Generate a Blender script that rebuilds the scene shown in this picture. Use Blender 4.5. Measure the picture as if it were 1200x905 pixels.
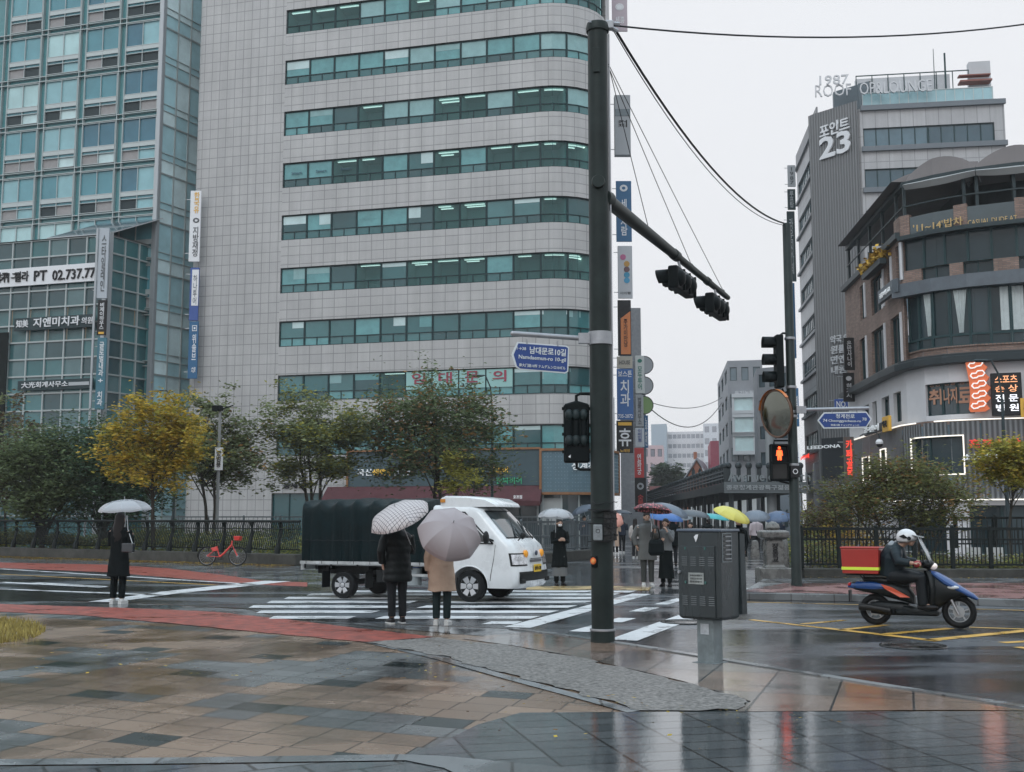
import bpy, bmesh, math, random
from mathutils import Vector, Matrix, noise
random.seed(7)
PI = math.pi; R = math.radians
for o in list(bpy.data.objects): bpy.data.objects.remove(o)
SC = bpy.context.scene; COL = SC.collection
# ---------------------------------------------------------------- camera
FPX = 1200*40/36; HOR = 607.0; CAMZ = 1.65; TH = math.atan((HOR-452.5)/FPX)
cam_data = bpy.data.cameras.new('camera'); cam = bpy.data.objects.new('camera', cam_data); COL.objects.link(cam)
cam_data.lens = 40; cam_data.sensor_width = 36; cam_data.clip_end = 3000; cam_data.clip_start = .1
cam.location = (0, 0, CAMZ); cam.rotation_euler = (PI/2+TH, 0, 0); SC.camera = cam
# ---------------------------------------------------------------- sky, sun, exposure
SKY_EL, SKY_ROT = R(40), R(200)
world = bpy.data.worlds.new('World'); SC.world = world; world.use_nodes = True
nt = world.node_tree; nt.nodes.clear(); N = nt.nodes.new; LK = nt.links.new
w_out = N('ShaderNodeOutputWorld'); w_bg = N('ShaderNodeBackground'); LK(w_bg.outputs[0], w_out.inputs[0])
sky = N('ShaderNodeTexSky'); sky.sky_type = 'NISHITA'; sky.sun_disc = False; sky.sun_elevation = SKY_EL; sky.sun_rotation = SKY_ROT
sky.air_density = 1.0; sky.dust_density = 3.0
hs = N('ShaderNodeHueSaturation'); hs.inputs['Saturation'].default_value = .1; LK(sky.outputs[0], hs.inputs['Color'])
tc = N('ShaderNodeTexCoord'); sx = N('ShaderNodeSeparateXYZ'); LK(tc.outputs['Generated'], sx.inputs[0])
ramp = N('ShaderNodeValToRGB'); LK(sx.outputs[2], ramp.inputs[0])      # overcast layer: brighter towards the zenith
ramp.color_ramp.elements[0].position = 0.0; ramp.color_ramp.elements[0].color = (8.6, 8.7, 9.0, 1)
ramp.color_ramp.elements[1].position = 1.0; ramp.color_ramp.elements[1].color = (15., 18.6, 21.5, 1)
e_ = ramp.color_ramp.elements.new(.5); e_.color = (9.5, 9.75, 10.2, 1); e_ = ramp.color_ramp.elements.new(.62); e_.color = (12.2, 14.2, 15.8, 1)
mx = N('ShaderNodeMix'); mx.data_type = 'RGBA'; mx.inputs[0].default_value = .88
LK(hs.outputs[0], mx.inputs[6]); LK(ramp.outputs[0], mx.inputs[7]); LK(mx.outputs[2], w_bg.inputs[0])
w_bg.inputs[1].default_value = .1
sun_d = bpy.data.lights.new('sun', 'SUN'); sun_d.energy = .5; sun_d.angle = R(25); sun_d.color = (1, .985, .96)
sun = bpy.data.objects.new('sun', sun_d); COL.objects.link(sun); sun.rotation_euler = (R(50), 0, R(-20))
SC.view_settings.view_transform = 'Standard'; SC.view_settings.look = 'None'; SC.view_settings.gamma = 1
SC.view_settings.exposure = 0.0; SC.view_settings.use_curve_mapping = False
SC.render.engine = 'CYCLES'
cy = SC.cycles; cy.max_bounces = 7; cy.diffuse_bounces = 2; cy.glossy_bounces = 3; cy.transmission_bounces = 4
cy.transparent_max_bounces = 12; cy.volume_bounces = 3; cy.use_denoising = True; cy.caustics_reflective = False; cy.caustics_refractive = False
cy.sample_clamp_indirect = 4
# ---------------------------------------------------------------- pixel <-> place
def ray(px, py):
    u = (px-600)/FPX; v = (452.5-py)/FPX
    return Vector((u, math.cos(TH)-v*math.sin(TH), math.sin(TH)+v*math.cos(TH)))
def G(px, py, z=0.):
    d = ray(px, py); t = (z-CAMZ)/d.z; return Vector((d.x*t, d.y*t, z))
def AT(px, py, Y):
    d = ray(px, py); t = Y/d.y; return Vector((d.x*t, Y, CAMZ+d.z*t))
def ZH(py, Y, px=600): return AT(px, py, Y).z
# ---------------------------------------------------------------- properties, hierarchy
def tag(o, label=None, cat=None, group=None, kind=None):
    if label: o['label'] = label
    if cat: o['category'] = cat
    if group: o['group'] = group
    if kind: o['kind'] = kind
    return o
def thing(name, label, cat, loc=(0, 0, 0), rz=0., group=None):
    o = bpy.data.objects.new(name, None); COL.objects.link(o); o.empty_display_size = .2
    o.location = loc; o.rotation_euler = (0, 0, rz); return tag(o, label, cat, group)
def copy_tree(o, parent=None):
    c = o.copy(); COL.objects.link(c); c.parent = parent
    for ch in [x for x in bpy.data.objects if x.parent == o]: copy_tree(ch, c)
    return c
# ---------------------------------------------------------------- mesh builder
class MB:
    def __init__(s): s.v = []; s.f = []; s.m = []; s.uv = []; s.M = Matrix.Identity(4)
    def _add(s, vs, fs, mi=0, uvs=None):
        b = len(s.v); s.v += [tuple(s.M @ Vector(v)) for v in vs]
        for k, f in enumerate(fs):
            s.f.append([b+i for i in f]); s.m.append(mi); s.uv.append(uvs[k] if uvs else None)
        return s
    def poly(s, pts, mi=0, uv=None): return s._add(pts, [list(range(len(pts)))], mi, [uv] if uv else None)
    def box(s, c, d, mi=0, rz=0., mat=None):
        x, y, z = d[0]/2, d[1]/2, d[2]/2; c = Vector(c)
        m = mat if mat else Matrix.Rotation(rz, 3, 'Z')
        vs = [c + m @ Vector((i*x, j*y, k*z)) for k in (-1, 1) for j in (-1, 1) for i in (-1, 1)]
        return s._add(vs, [(0, 2, 3, 1), (4, 5, 7, 6), (0, 1, 5, 4), (2, 6, 7, 3), (0, 4, 6, 2), (1, 3, 7, 5)], mi)
    def bar(s, a, b, w, h=None, mi=0):
        a = Vector(a); b = Vector(b); h = h or w; d = b-a; L = d.length
        if L < 1e-6: return s
        q = d.to_track_quat('X', 'Z').to_matrix()
        return s.box((a+b)/2, (L, w, h), mi, mat=q)
    def tube(s, pts, r, seg=8, mi=0, cap=True, flat=1.):
        pts = [Vector(p) for p in pts]; n = len(pts)
        rr = r if isinstance(r, (list, tuple)) else [r]*n
        up = Vector((0, 0, 1)); rings = []; ref = None
        for i, p in enumerate(pts):
            t = (pts[min(i+1, n-1)]-pts[max(i-1, 0)]).normalized()
            if ref is None: ref = t.cross(up if abs(t.z) < .95 else Vector((0, 1, 0))).normalized()
            else: ref = (ref - t*ref.dot(t)).normalized()
            b = t.cross(ref)
            rings.append([p + (ref*math.cos(2*PI*k/seg) + b*math.sin(2*PI*k/seg)*flat)*rr[i] for k in range(seg)])
        return s.loft(rings, mi, cap)
    def loft(s, rings, mi=0, cap=True, close=True):
        m = len(rings[0]); vs = [p for r_ in rings for p in r_]; fs = []
        for i in range(len(rings)-1):
            for k in range(m if close else m-1):
                k2 = (k+1) % m; fs.append((i*m+k, i*m+k2, (i+1)*m+k2, (i+1)*m+k))
        if cap: fs += [tuple(reversed(range(m))), tuple(range((len(rings)-1)*m, len(rings)*m))]
        return s._add(vs, fs, mi)
    def lathe(s, prof, seg=16, c=(0, 0, 0), mi=0, ax='Z'):
        rings = []
        for r_, h in prof:
            ring = []
            for k in range(seg):
                a = 2*PI*k/seg; x, y = r_*math.cos(a), r_*math.sin(a)
                p = (x, y, h) if ax == 'Z' else ((x, h, y) if ax == 'Y' else (h, x, y))
                ring.append(Vector(c)+Vector(p))
            rings.append(ring)
        return s.loft(rings, mi, True)
    def ell(s, c, r_, seg=12, rg=8, mi=0):
        if not isinstance(r_, (tuple, list)): r_ = (r_,)*3
        rings = []
        for i in range(rg+1):
            a = PI*(i/rg)*.96+PI*.02; rings.append([(c[0]+r_[0]*math.sin(a)*math.cos(2*PI*k/seg), c[1]+r_[1]*math.sin(a)*math.sin(2*PI*k/seg), c[2]-r_[2]*math.cos(a)) for k in range(seg)])
        return s.loft(rings, mi, True)
    def prism(s, pts, ext, mi=0):
        n = len(pts); e = Vector(ext); a = [Vector(p) for p in pts]; b = [p+e for p in a]
        fs = [tuple(reversed(range(n))), tuple(range(n, 2*n))] + [(i, (i+1) % n, n+(i+1) % n, n+i) for i in range(n)]
        return s._add(a+b, fs, mi)
    def torus(s, c, Rr, r_, seg=28, k=8, ax='Y', mi=0):
        rings = []
        for i in range(seg+1):
            a = 2*PI*i/seg; ring = []
            for j in range(k):
                b = 2*PI*j/k; q = Rr+r_*math.cos(b); p = (q*math.cos(a), r_*math.sin(b), q*math.sin(a))
                if ax == 'Z': p = (p[0], p[2], p[1])
                if ax == 'X': p = (p[1], p[0], p[2])
                ring.append(Vector(c)+Vector(p))
            rings.append(ring)
        return s.loft(rings, mi, False)
    def mesh(s, name):
        me = bpy.data.meshes.new(name); me.from_pydata(s.v, [], s.f); me.polygons.foreach_set('material_index', s.m)
        if any(s.uv):
            ul = me.uv_layers.new(name='UVMap')
            for p, uv in zip(me.polygons, s.uv):
                if uv:
                    for li, c in zip(p.loop_indices, uv): ul.data[li].uv = c
        return me
    def obj(s, name, mats, parent=None, smooth=False, bevel=0., fix=True, seg=1):
        me = s.mesh(name)
        if fix and len(s.f) < 60000:
            bm = bmesh.new(); bm.from_mesh(me); bmesh.ops.recalc_face_normals(bm, faces=bm.faces); bm.to_mesh(me); bm.free()
        return link(name, me, mats, parent, smooth, bevel, seg)
def link(name, me, mats, parent=None, smooth=False, bevel=0., seg=1):
    mi_ = [p.material_index for p in me.polygons]; me.materials.clear()
    for m in (mats if isinstance(mats, (list, tuple)) else [mats]): me.materials.append(m)
    if any(mi_): me.polygons.foreach_set('material_index', mi_)
    if smooth:
        me.polygons.foreach_set('use_smooth', [True]*len(me.polygons))
        if smooth != 'all': me.set_sharp_from_angle(angle=R(40))
    o = bpy.data.objects.new(name, me); COL.objects.link(o)
    if parent: o.parent = parent
    if bevel:
        b = o.modifiers.new('bevel', 'BEVEL'); b.width = bevel; b.segments = seg; b.limit_method = 'ANGLE'; b.angle_limit = R(40)
    return o
def remesh(mb, voxel, smooth_it=2):
    me = mb.mesh('tmp')
    bm = bmesh.new(); bm.from_mesh(me); bmesh.ops.recalc_face_normals(bm, faces=bm.faces); bm.to_mesh(me); bm.free()
    o = bpy.data.objects.new('tmp', me); COL.objects.link(o)
    m = o.modifiers.new('r', 'REMESH'); m.mode = 'VOXEL'; m.voxel_size = voxel; m.use_smooth_shade = True
    if smooth_it:
        k = o.modifiers.new('s', 'SMOOTH'); k.factor = .6; k.iterations = smooth_it
    bpy.context.view_layer.update()
    out = bpy.data.meshes.new_from_object(o.evaluated_get(bpy.context.evaluated_depsgraph_get()))
    bpy.data.objects.remove(o); bpy.data.meshes.remove(me); return out
# ---------------------------------------------------------------- materials
MC = {}
def mat(name, col, rough=.6, metal=0., var=.0, vs=4., bump=0., bs=30., emit=0., coat=0., alpha=1., spec=.5, sheen=0., trans=0., island=0.):
    if name in MC: return MC[name]
    m = bpy.data.materials.new(name); m.use_nodes = True; t = m.node_tree; b = t.nodes['Principled BSDF']
    c = (*col, 1) if len(col) == 3 else col
    if spec == .5 and max(c[:3]) < .1 and not coat: spec = .22
    b.inputs['Base Color'].default_value = c; b.inputs['Roughness'].default_value = rough; b.inputs['Metallic'].default_value = metal
    b.inputs['Specular IOR Level'].default_value = spec; b.inputs['Coat Weight'].default_value = coat; b.inputs['Coat Roughness'].default_value = .08
    b.inputs['Alpha'].default_value = alpha; b.inputs['Transmission Weight'].default_value = trans
    if emit: b.inputs['Emission Color'].default_value = c; b.inputs['Emission Strength'].default_value = emit
    if var or bump or island:
        tc = t.nodes.new('ShaderNodeTexCoord')
    if var or island:
        nz = t.nodes.new('ShaderNodeTexNoise'); nz.inputs['Scale'].default_value = vs; nz.inputs['Detail'].default_value = 5; nz.inputs['Roughness'].default_value = .65
        t.links.new(tc.outputs['Object'], nz.inputs['Vector'])
        mr = t.nodes.new('ShaderNodeMapRange'); mr.inputs[1].default_value = .3; mr.inputs[2].default_value = .7
        mr.inputs[3].default_value = 1-var; mr.inputs[4].default_value = 1+var; t.links.new(nz.outputs['Fac'], mr.inputs[0])
        src = mr.outputs[0]
        if island:
            g = t.nodes.new('ShaderNodeNewGeometry'); m2 = t.nodes.new('ShaderNodeMapRange'); m2.inputs[3].default_value = 1-island; m2.inputs[4].default_value = 1+island
            t.links.new(g.outputs['Random Per Island'], m2.inputs[0]); mm = t.nodes.new('ShaderNodeMath'); mm.operation = 'MULTIPLY'
            t.links.new(src, mm.inputs[0]); t.links.new(m2.outputs[0], mm.inputs[1]); src = mm.outputs[0]
        vm = t.nodes.new('ShaderNodeVectorMath'); vm.operation = 'SCALE'; vm.inputs[0].default_value = c[:3]
        t.links.new(src, vm.inputs['Scale']); t.links.new(vm.outputs[0], b.inputs['Base Color'])
        m3 = t.nodes.new('ShaderNodeMapRange'); m3.inputs[3].default_value = max(.02, rough-.12); m3.inputs[4].default_value = min(1, rough+.12)
        t.links.new(nz.outputs['Fac'], m3.inputs[0]); t.links.new(m3.outputs[0], b.inputs['Roughness'])
    if bump:
        n2 = t.nodes.new('ShaderNodeTexNoise'); n2.inputs['Scale'].default_value = bs; n2.inputs['Detail'].default_value = 4
        t.links.new(tc.outputs['Object'], n2.inputs['Vector'])
        bp = t.nodes.new('ShaderNodeBump'); bp.inputs['Strength'].default_value = bump; bp.inputs['Distance'].default_value = .02
        t.links.new(n2.outputs['Fac'], bp.inputs['Height']); t.links.new(bp.outputs[0], b.inputs['Normal'])
    MC[name] = m; return m
def brick_mat(name, c1, c2, mortar, bw, bh, ms=.02, off=0., rough=.55, var=.12, uv=True, bump=.4, rot=0., spec=.5, vs=.35):
    if name in MC: return MC[name]
    m = bpy.data.materials.new(name); m.use_nodes = True; t = m.node_tree; b = t.nodes['Principled BSDF']; n = t.nodes.new; l = t.links.new
    tc = n('ShaderNodeTexCoord'); mp = n('ShaderNodeMapping'); mp.inputs['Rotation'].default_value = (0, 0, rot)
    l(tc.outputs['UV' if uv else 'Object'], mp.inputs[0])
    br = n('ShaderNodeTexBrick'); br.offset = off; br.inputs['Color1'].default_value = (*c1, 1); br.inputs['Color2'].default_value = (*c2, 1)
    br.inputs['Mortar'].default_value = (*mortar, 1); br.inputs['Scale'].default_value = 1; br.inputs['Mortar Size'].default_value = ms
    br.inputs['Brick Width'].default_value = bw; br.inputs['Row Height'].default_value = bh; br.inputs['Mortar Smooth'].default_value = .1
    l(mp.outputs[0], br.inputs[0])
    nz = n('ShaderNodeTexNoise'); nz.inputs['Scale'].default_value = vs; nz.inputs['Detail'].default_value = 6; nz.inputs['Roughness'].default_value = .7
    l(tc.outputs['Object'], nz.inputs[0])
    mr = n('ShaderNodeMapRange'); mr.inputs[1].default_value = .3; mr.inputs[2].default_value = .7; mr.inputs[3].default_value = 1-var; mr.inputs[4].default_value = 1+var
    l(nz.outputs['Fac'], mr.inputs[0]); vm = n('ShaderNodeVectorMath'); vm.operation = 'SCALE'; l(br.outputs[0], vm.inputs[0]); sc_out = mr.outputs[0]
    if uv:
        m5 = n('ShaderNodeMapping'); m5.inputs['Scale'].default_value = (1.6, .05, 1); l(tc.outputs['UV'], m5.inputs[0]); n5 = n('ShaderNodeTexNoise'); n5.inputs['Scale'].default_value = 1.; n5.inputs['Detail'].default_value = 6; n5.inputs['Roughness'].default_value = .7; l(m5.outputs[0], n5.inputs[0])
        r5 = n('ShaderNodeMapRange'); r5.inputs[1].default_value = .3; r5.inputs[2].default_value = .7; r5.inputs[3].default_value = .88; r5.inputs[4].default_value = 1.08; l(n5.outputs['Fac'], r5.inputs[0]); x5 = n('ShaderNodeMath'); x5.operation = 'MULTIPLY'; l(sc_out, x5.inputs[0]); l(r5.outputs[0], x5.inputs[1]); sc_out = x5.outputs[0]
    l(sc_out, vm.inputs['Scale'])
    l(vm.outputs[0], b.inputs['Base Color']); b.inputs['Roughness'].default_value = rough; b.inputs['Specular IOR Level'].default_value = spec
    bp = n('ShaderNodeBump'); bp.inputs['Strength'].default_value = bump; bp.inputs['Distance'].default_value = .01; bp.invert = True
    l(br.outputs['Fac'], bp.inputs['Height']); l(bp.outputs[0], b.inputs['Normal'])
    MC[name] = m; return m
def wet(m, scale=1.2, lo=.05, hi=.32, mid=.5, bump=.15, bs=60., stretch=(1, 1, 1), dark=.6, ripple=.03):
    """rain on a flat surface: puddles are smooth, the rest a thin rough film"""
    t = m.node_tree; b = t.nodes['Principled BSDF']; n = t.nodes.new; l = t.links.new
    tc = n('ShaderNodeTexCoord'); mp = n('ShaderNodeMapping'); mp.inputs['Scale'].default_value = stretch; l(tc.outputs['Object'], mp.inputs[0])
    nz = n('ShaderNodeTexNoise'); nz.inputs['Scale'].default_value = scale; nz.inputs['Detail'].default_value = 6; nz.inputs['Roughness'].default_value = .6; nz.inputs['Distortion'].default_value = .3
    l(mp.outputs[0], nz.inputs[0]); r = n('ShaderNodeMapRange'); r.interpolation_type = 'SMOOTHSTEP'; r.inputs[1].default_value = mid-.08; r.inputs[2].default_value = mid+.1
    l(nz.outputs['Fac'], r.inputs[0])                                   # 0 dry film .. 1 puddle
    q = n('ShaderNodeMapRange'); q.inputs[3].default_value = hi; q.inputs[4].default_value = lo; l(r.outputs[0], q.inputs[0]); l(q.outputs[0], b.inputs['Roughness'])
    b.inputs['IOR'].default_value = 1.45; b.inputs['Specular IOR Level'].default_value = .7
    # water darkens what it soaks
    src = b.inputs['Base Color'].links[0].from_socket if b.inputs['Base Color'].links else None
    k = n('ShaderNodeMapRange'); k.inputs[3].default_value = 1.; k.inputs[4].default_value = dark; l(r.outputs[0], k.inputs[0])
    vm = n('ShaderNodeVectorMath'); vm.operation = 'SCALE'; l(k.outputs[0], vm.inputs['Scale'])
    if src: l(src, vm.inputs[0])
    else: vm.inputs[0].default_value = b.inputs['Base Color'].default_value[:3]
    l(vm.outputs[0], b.inputs['Base Color'])
    f = n('ShaderNodeTexNoise'); f.inputs['Scale'].default_value = bs; f.inputs['Detail'].default_value = 3; l(tc.outputs['Object'], f.inputs[0])
    g = n('ShaderNodeTexNoise'); g.inputs['Scale'].default_value = 7; g.inputs['Detail'].default_value = 2; l(tc.outputs['Object'], g.inputs[0])
    h = n('ShaderNodeMapRange'); h.inputs[3].default_value = bump; h.inputs[4].default_value = ripple; l(r.outputs[0], h.inputs[0])
    b1 = n('ShaderNodeBump'); b1.inputs['Distance'].default_value = .01; l(f.outputs['Fac'], b1.inputs['Height']); l(h.outputs[0], b1.inputs['Strength'])
    b2 = n('ShaderNodeBump'); b2.inputs['Distance'].default_value = .02; b2.inputs['Strength'].default_value = ripple*1.3; l(g.outputs['Fac'], b2.inputs['Height']); l(b1.outputs[0], b2.inputs['Normal'])
    if b.inputs['Normal'].links: l(b.inputs['Normal'].links[0].from_socket, b1.inputs['Normal'])
    l(b2.outputs[0], b.inputs['Normal']); return m
# ---------------------------------------------------------------- lettering
def text_mesh(body, vertical=False, bold=.0, ext=.01, spacing=1., res=2):
    c = bpy.data.curves.new('lettering', 'FONT'); c.body = '\n'.join(body) if vertical else body
    c.align_x = 'CENTER'; c.resolution_u = res; c.offset = min(bold, .06)*.4; c.extrude = ext; c.space_line = .92 if vertical else 1.; c.space_character = spacing
    o = bpy.data.objects.new('lettering', c); COL.objects.link(o); bpy.context.view_layer.update()
    me = bpy.data.meshes.new_from_object(o.evaluated_get(bpy.context.evaluated_depsgraph_get()))
    bpy.data.objects.remove(o); bpy.data.curves.remove(c); return me
def frame(right, up=(0, 0, 1)):
    r_ = Vector(right).normalized(); u = Vector(up).normalized(); n = r_.cross(u).normalized(); u = n.cross(r_)
    m = Matrix((r_, u, n)).transposed(); return m
def lettering(body, c, w, h, right, material, parent=None, vertical=False, bold=.015, ext=.01, up=(0, 0, 1), name='lettering', spacing=1., off=None):
    """lettering fitted into w x h around point c, reading along `right`"""
    me = text_mesh(body, vertical, bold, .5, spacing)
    xs = [v.co.x for v in me.vertices]; ys = [v.co.y for v in me.vertices]
    if not xs: return None
    x0, x1, y0, y1 = min(xs), max(xs), min(ys), max(ys); m = frame(right, up); c = Vector(c)
    for v in me.vertices:
        q = Vector(((v.co.x-(x0+x1)/2)/(x1-x0)*w, (v.co.y-(y0+y1)/2)/(y1-y0)*h, v.co.z*ext*2+(ext if off is None else off)))
        v.co = c + m @ q
    return link(name, me, material, parent)
# ================================================================ the ground
def gpoly(name, pts, m, z=0., kind='structure', label=None, rag=0.):
    mb = MB(); P = [G(x, y, 0) for x, y in pts]
    if rag:
        Q = []
        for a, b in zip(P, P[1:]+P[:1]):
            n_ = max(2, int((b-a).length/.12))
            for i in range(n_): q = a.lerp(b, i/n_); Q.append(q+Vector((noise.noise(q*3), noise.noise(q*3+Vector((9, 9, 9))), 0))*rag+Vector((noise.noise(q*14), noise.noise(q*14+Vector((5, 5, 5))), 0))*rag*.4)
        P = Q
    mb.poly([(p.x, p.y, z) for p in P]); o = mb.obj(name, m); 
    if o.data.polygons[0].normal.z < 0: o.data.flip_normals()
    tag(o, label, None, None, kind); return o
# tile colours of the plaza: staggered grid of wet granite, tan and blue grey, one dark tile in sixteen
def plaza_mat():
    m = bpy.data.materials.new('plaza_tiles'); m.use_nodes = True; t = m.node_tree; b = t.nodes['Principled BSDF']; n = t.nodes.new; l = t.links.new
    tc = n('ShaderNodeTexCoord'); sp = n('ShaderNodeSeparateXYZ'); l(tc.outputs['Object'], sp.inputs[0])
    ax, ay, bx, by = .913, -.407, .242, .97; det = ax*by-ay*bx
    def mth(op, a, b_=None, c_=None):
        q = n('ShaderNodeMath'); q.operation = op
        for k, v in enumerate((a, b_, c_)):
            if v is None: continue
            if isinstance(v, (int, float)): q.inputs[k].default_value = v
            else: l(v, q.inputs[k])
        return q.outputs[0]
    X, Y = sp.outputs[0], sp.outputs[1]
    # lattice anchored on the dark tile at (-3.40, 12.44)
    X0 = mth('ADD', X, 3.40); Y0 = mth('ADD', Y, -12.44)
    u = mth('SUBTRACT', mth('MULTIPLY', X0, by/det/.46), mth('MULTIPLY', Y0, bx/det/.46))
    v = mth('SUBTRACT', mth('MULTIPLY', Y0, ax/det/.39), mth('MULTIPLY', X0, ay/det/.39))
    u = mth('ADD', u, 400.5); v = mth('ADD', v, 400.5)
    iv = mth('FLOOR', v); u2 = mth('SUBTRACT', u, mth('MULTIPLY', mth('SUBTRACT', iv, 400.), .082)); iu = mth('FLOOR', u2)
    fu = mth('FRACT', u2); fv = mth('FRACT', v)
    def edge(f, w): return mth('GREATER_THAN', mth('ABSOLUTE', mth('SUBTRACT', f, .5)), .5-w)
    joint = mth('MAXIMUM', edge(fu, .018), edge(fv, .018))
    du = mth('MODULO', iu, 4.); dv = mth('MODULO', iv, 4.)
    dark = mth('MULTIPLY', mth('LESS_THAN', mth('ABSOLUTE', du), .5), mth('LESS_THAN', mth('ABSOLUTE', dv), .5))
    cv = n('ShaderNodeCombineXYZ'); l(iu, cv.inputs[0]); l(iv, cv.inputs[1])
    wn = n('ShaderNodeTexWhiteNoise'); wn.noise_dimensions = '3D'; l(cv.outputs[0], wn.inputs[0])
    # tan and grey zones follow stepped diagonals of whole tiles
    zz = n('ShaderNodeTexNoise'); zz.inputs['Scale'].default_value = .19; zz.inputs['Detail'].default_value = 1.5; l(cv.outputs[0], zz.inputs[0])
    zf = mth('GREATER_THAN', mth('ADD', zz.outputs['Fac'], mth('MULTIPLY', mth('SUBTRACT', wn.outputs['Value'], .5), .10)), .435)
    mixA = n('ShaderNodeMix'); mixA.data_type = 'RGBA'; l(zf, mixA.inputs[0]); mixA.inputs[6].default_value = (.15, .155, .155, 1); mixA.inputs[7].default_value = (.235, .165, .12, 1)
    mixB = n('ShaderNodeMix'); mixB.data_type = 'RGBA'; l(dark, mixB.inputs[0]); l(mixA.outputs[2], mixB.inputs[6]); mixB.inputs[7].default_value = (.035, .045, .045, 1)
    sc = mth('MULTIPLY_ADD', wn.outputs['Value'], .34, .80)
    fine = n('ShaderNodeTexNoise'); fine.inputs['Scale'].default_value = 90; fine.inputs['Detail'].default_value = 3; l(tc.outputs['Object'], fine.inputs[0])
    sc = mth('MULTIPLY', sc, mth('MULTIPLY_ADD', fine.outputs['Fac'], .5, .75))
    sc = mth('MULTIPLY', sc, mth('MULTIPLY_ADD', joint, -.85, 1.))
    vm = n('ShaderNodeVectorMath'); vm.operation = 'SCALE'; l(mixB.outputs[2], vm.inputs[0]); l(sc, vm.inputs['Scale']); l(vm.outputs[0], b.inputs['Base Color'])
    bp = n('ShaderNodeBump'); bp.invert = True; bp.inputs['Strength'].default_value = .5; bp.inputs['Distance'].default_value = .008
    l(joint, bp.inputs['Height']); l(bp.outputs[0], b.inputs['Normal'])
    return m
m_plaza = wet(plaza_mat(), scale=.55, lo=.06, hi=.30, mid=.49, bump=.2, bs=110, dark=.7, ripple=.07)
m_asph = wet(mat('asphalt', (.085, .095, .108), .4, var=.25, vs=3), scale=.5, lo=.04, hi=.30, mid=.49, bump=.55, bs=55, stretch=(.3, 1, 1), dark=.28, ripple=.14)  # sky sheen of the wet film put into the pale base colour
m_asph2 = wet(mat('street_asphalt', (.07, .075, .08), .4, var=.25, vs=1), scale=.45, lo=.08, hi=.3, mid=.46, bump=.3, bs=40, stretch=(.5, 1, 1), dark=.75, ripple=.08)
m_side = wet(brick_mat('sidewalk_slabs', (.17, .18, .19), (.13, .14, .15), (.05, .05, .05), .6, .3, .015, .5, uv=False, rot=R(-30)), scale=.8, lo=.06, hi=.25, mid=.47, bump=.15)
m_slab = wet(brick_mat('dark_slabs', (.115, .125, .13), (.075, .085, .09), (.02, .02, .02), .52, .28, .011, 0., uv=False, rot=R(-13), rough=.3, bump=.8), scale=.5, lo=.02, hi=.13, mid=.40, bump=.06, bs=80, dark=.8, ripple=.035)
m_fan = wet(brick_mat('tan_slabs', (.27, .165, .11), (.16, .15, .14), (.02, .02, .02), .68, 1.4, .012, 0., uv=False, rot=R(19), rough=.3, var=.25, vs=1.5), scale=.6, lo=.04, hi=.17, mid=.46, bump=.10, dark=.75, ripple=.05)
m_agg = wet(mat('pebble_strip', (.15, .14, .13), .6, var=.9, vs=22), scale=1.2, lo=.25, hi=.5, mid=.66, bump=1.2, bs=45, dark=.7)
m_red = wet(mat('red_paving', (.25, .05, .033), .5, var=.6, vs=4.5), scale=.9, lo=.2, hi=.45, mid=.6, bump=.6, bs=50, dark=.7)
m_kerb = wet(brick_mat('kerb_granite', (.2, .21, .215), (.15, .16, .165), (.07, .07, .07), .8, 3., .012, 0., uv=False), scale=1., lo=.12, hi=.35, mid=.5, bump=.2)
m_white = wet(mat('white_paint', (.62, .63, .64), .45, var=.12, vs=6), scale=1.5, lo=.15, hi=.4, mid=.55, bump=.2, dark=.85)
m_yel = wet(mat('yellow_paint', (.62, .36, .07), .45, var=.2, vs=5), scale=1.5, lo=.15, hi=.4, mid=.55, bump=.2, dark=.8)
m_tact = wet(mat('tactile_paving', (.5, .36, .16), .5, var=.2, vs=8), scale=1., lo=.2, hi=.4, mid=.5)
m_pink = wet(brick_mat('pink_paving', (.33, .15, .14), (.26, .12, .115), (.1, .06, .06), .2, .1, .01, .5, uv=False), scale=1., lo=.1, hi=.35, mid=.5)
# one sheet to the horizon
mb = MB(); mb.poly([(-600, -60, -.02), (600, -60, -.02), (600, 900, -.02), (-600, 900, -.02)])
tag(mb.obj('ground', m_asph2), None, None, None, 'structure')
# beds behind the fences (stream bank), low and dark
m_soil = mat('bank_soil', (.035, .04, .02), .9, var=.4, vs=1.5, bump=.6, bs=8)
# road: near edge and far edge traced on the ground
near = [(-700, 690), (0, 704), (150, 706), (290, 714), (345, 727), (600, 737), (680, 747), (760, 759), (900, 782), (1050, 806), (1200, 829), (1500, 880)]
far = [(1600, 722), (1200, 712), (1030, 706), (870, 703), (760, 697), (620, 692), (360, 688), (297, 685), (200, 674.5), (0, 666), (-700, 655)]
gpoly('road', near+far, m_asph, .004)
# plaza in front
mb = MB(); npts = [G(x, y) for x, y in near]
pts = [(-14, -6, 0)]+[(max(-40, p.x), p.y, 0) for p in npts]+[(12, -6, 0)]
o = mb.poly(pts).obj('plaza', m_plaza); tag(o, kind='structure')
if o.data.polygons[0].normal.z < 0: o.data.flip_normals()
# wet grey paving band along the road edge, left of the crossing
gpoly('pavement', [(-700, 690.5), (0, 704.6), (150, 706.6), (290, 714.6), (345, 727.6), (600, 737.6), (700, 751), (650, 752), (530, 743), (400, 731), (250, 722), (0, 709)], m_side, .004)
gpoly('cycle_path', [(-600, 692), (0, 708.5), (150, 713), (250, 717.5), (340, 727), (420, 737), (510, 747), (430, 753), (330, 744), (200, 731), (100, 722), (0, 717.5), (-600, 703)], m_red, .008, rag=.05)
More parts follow.
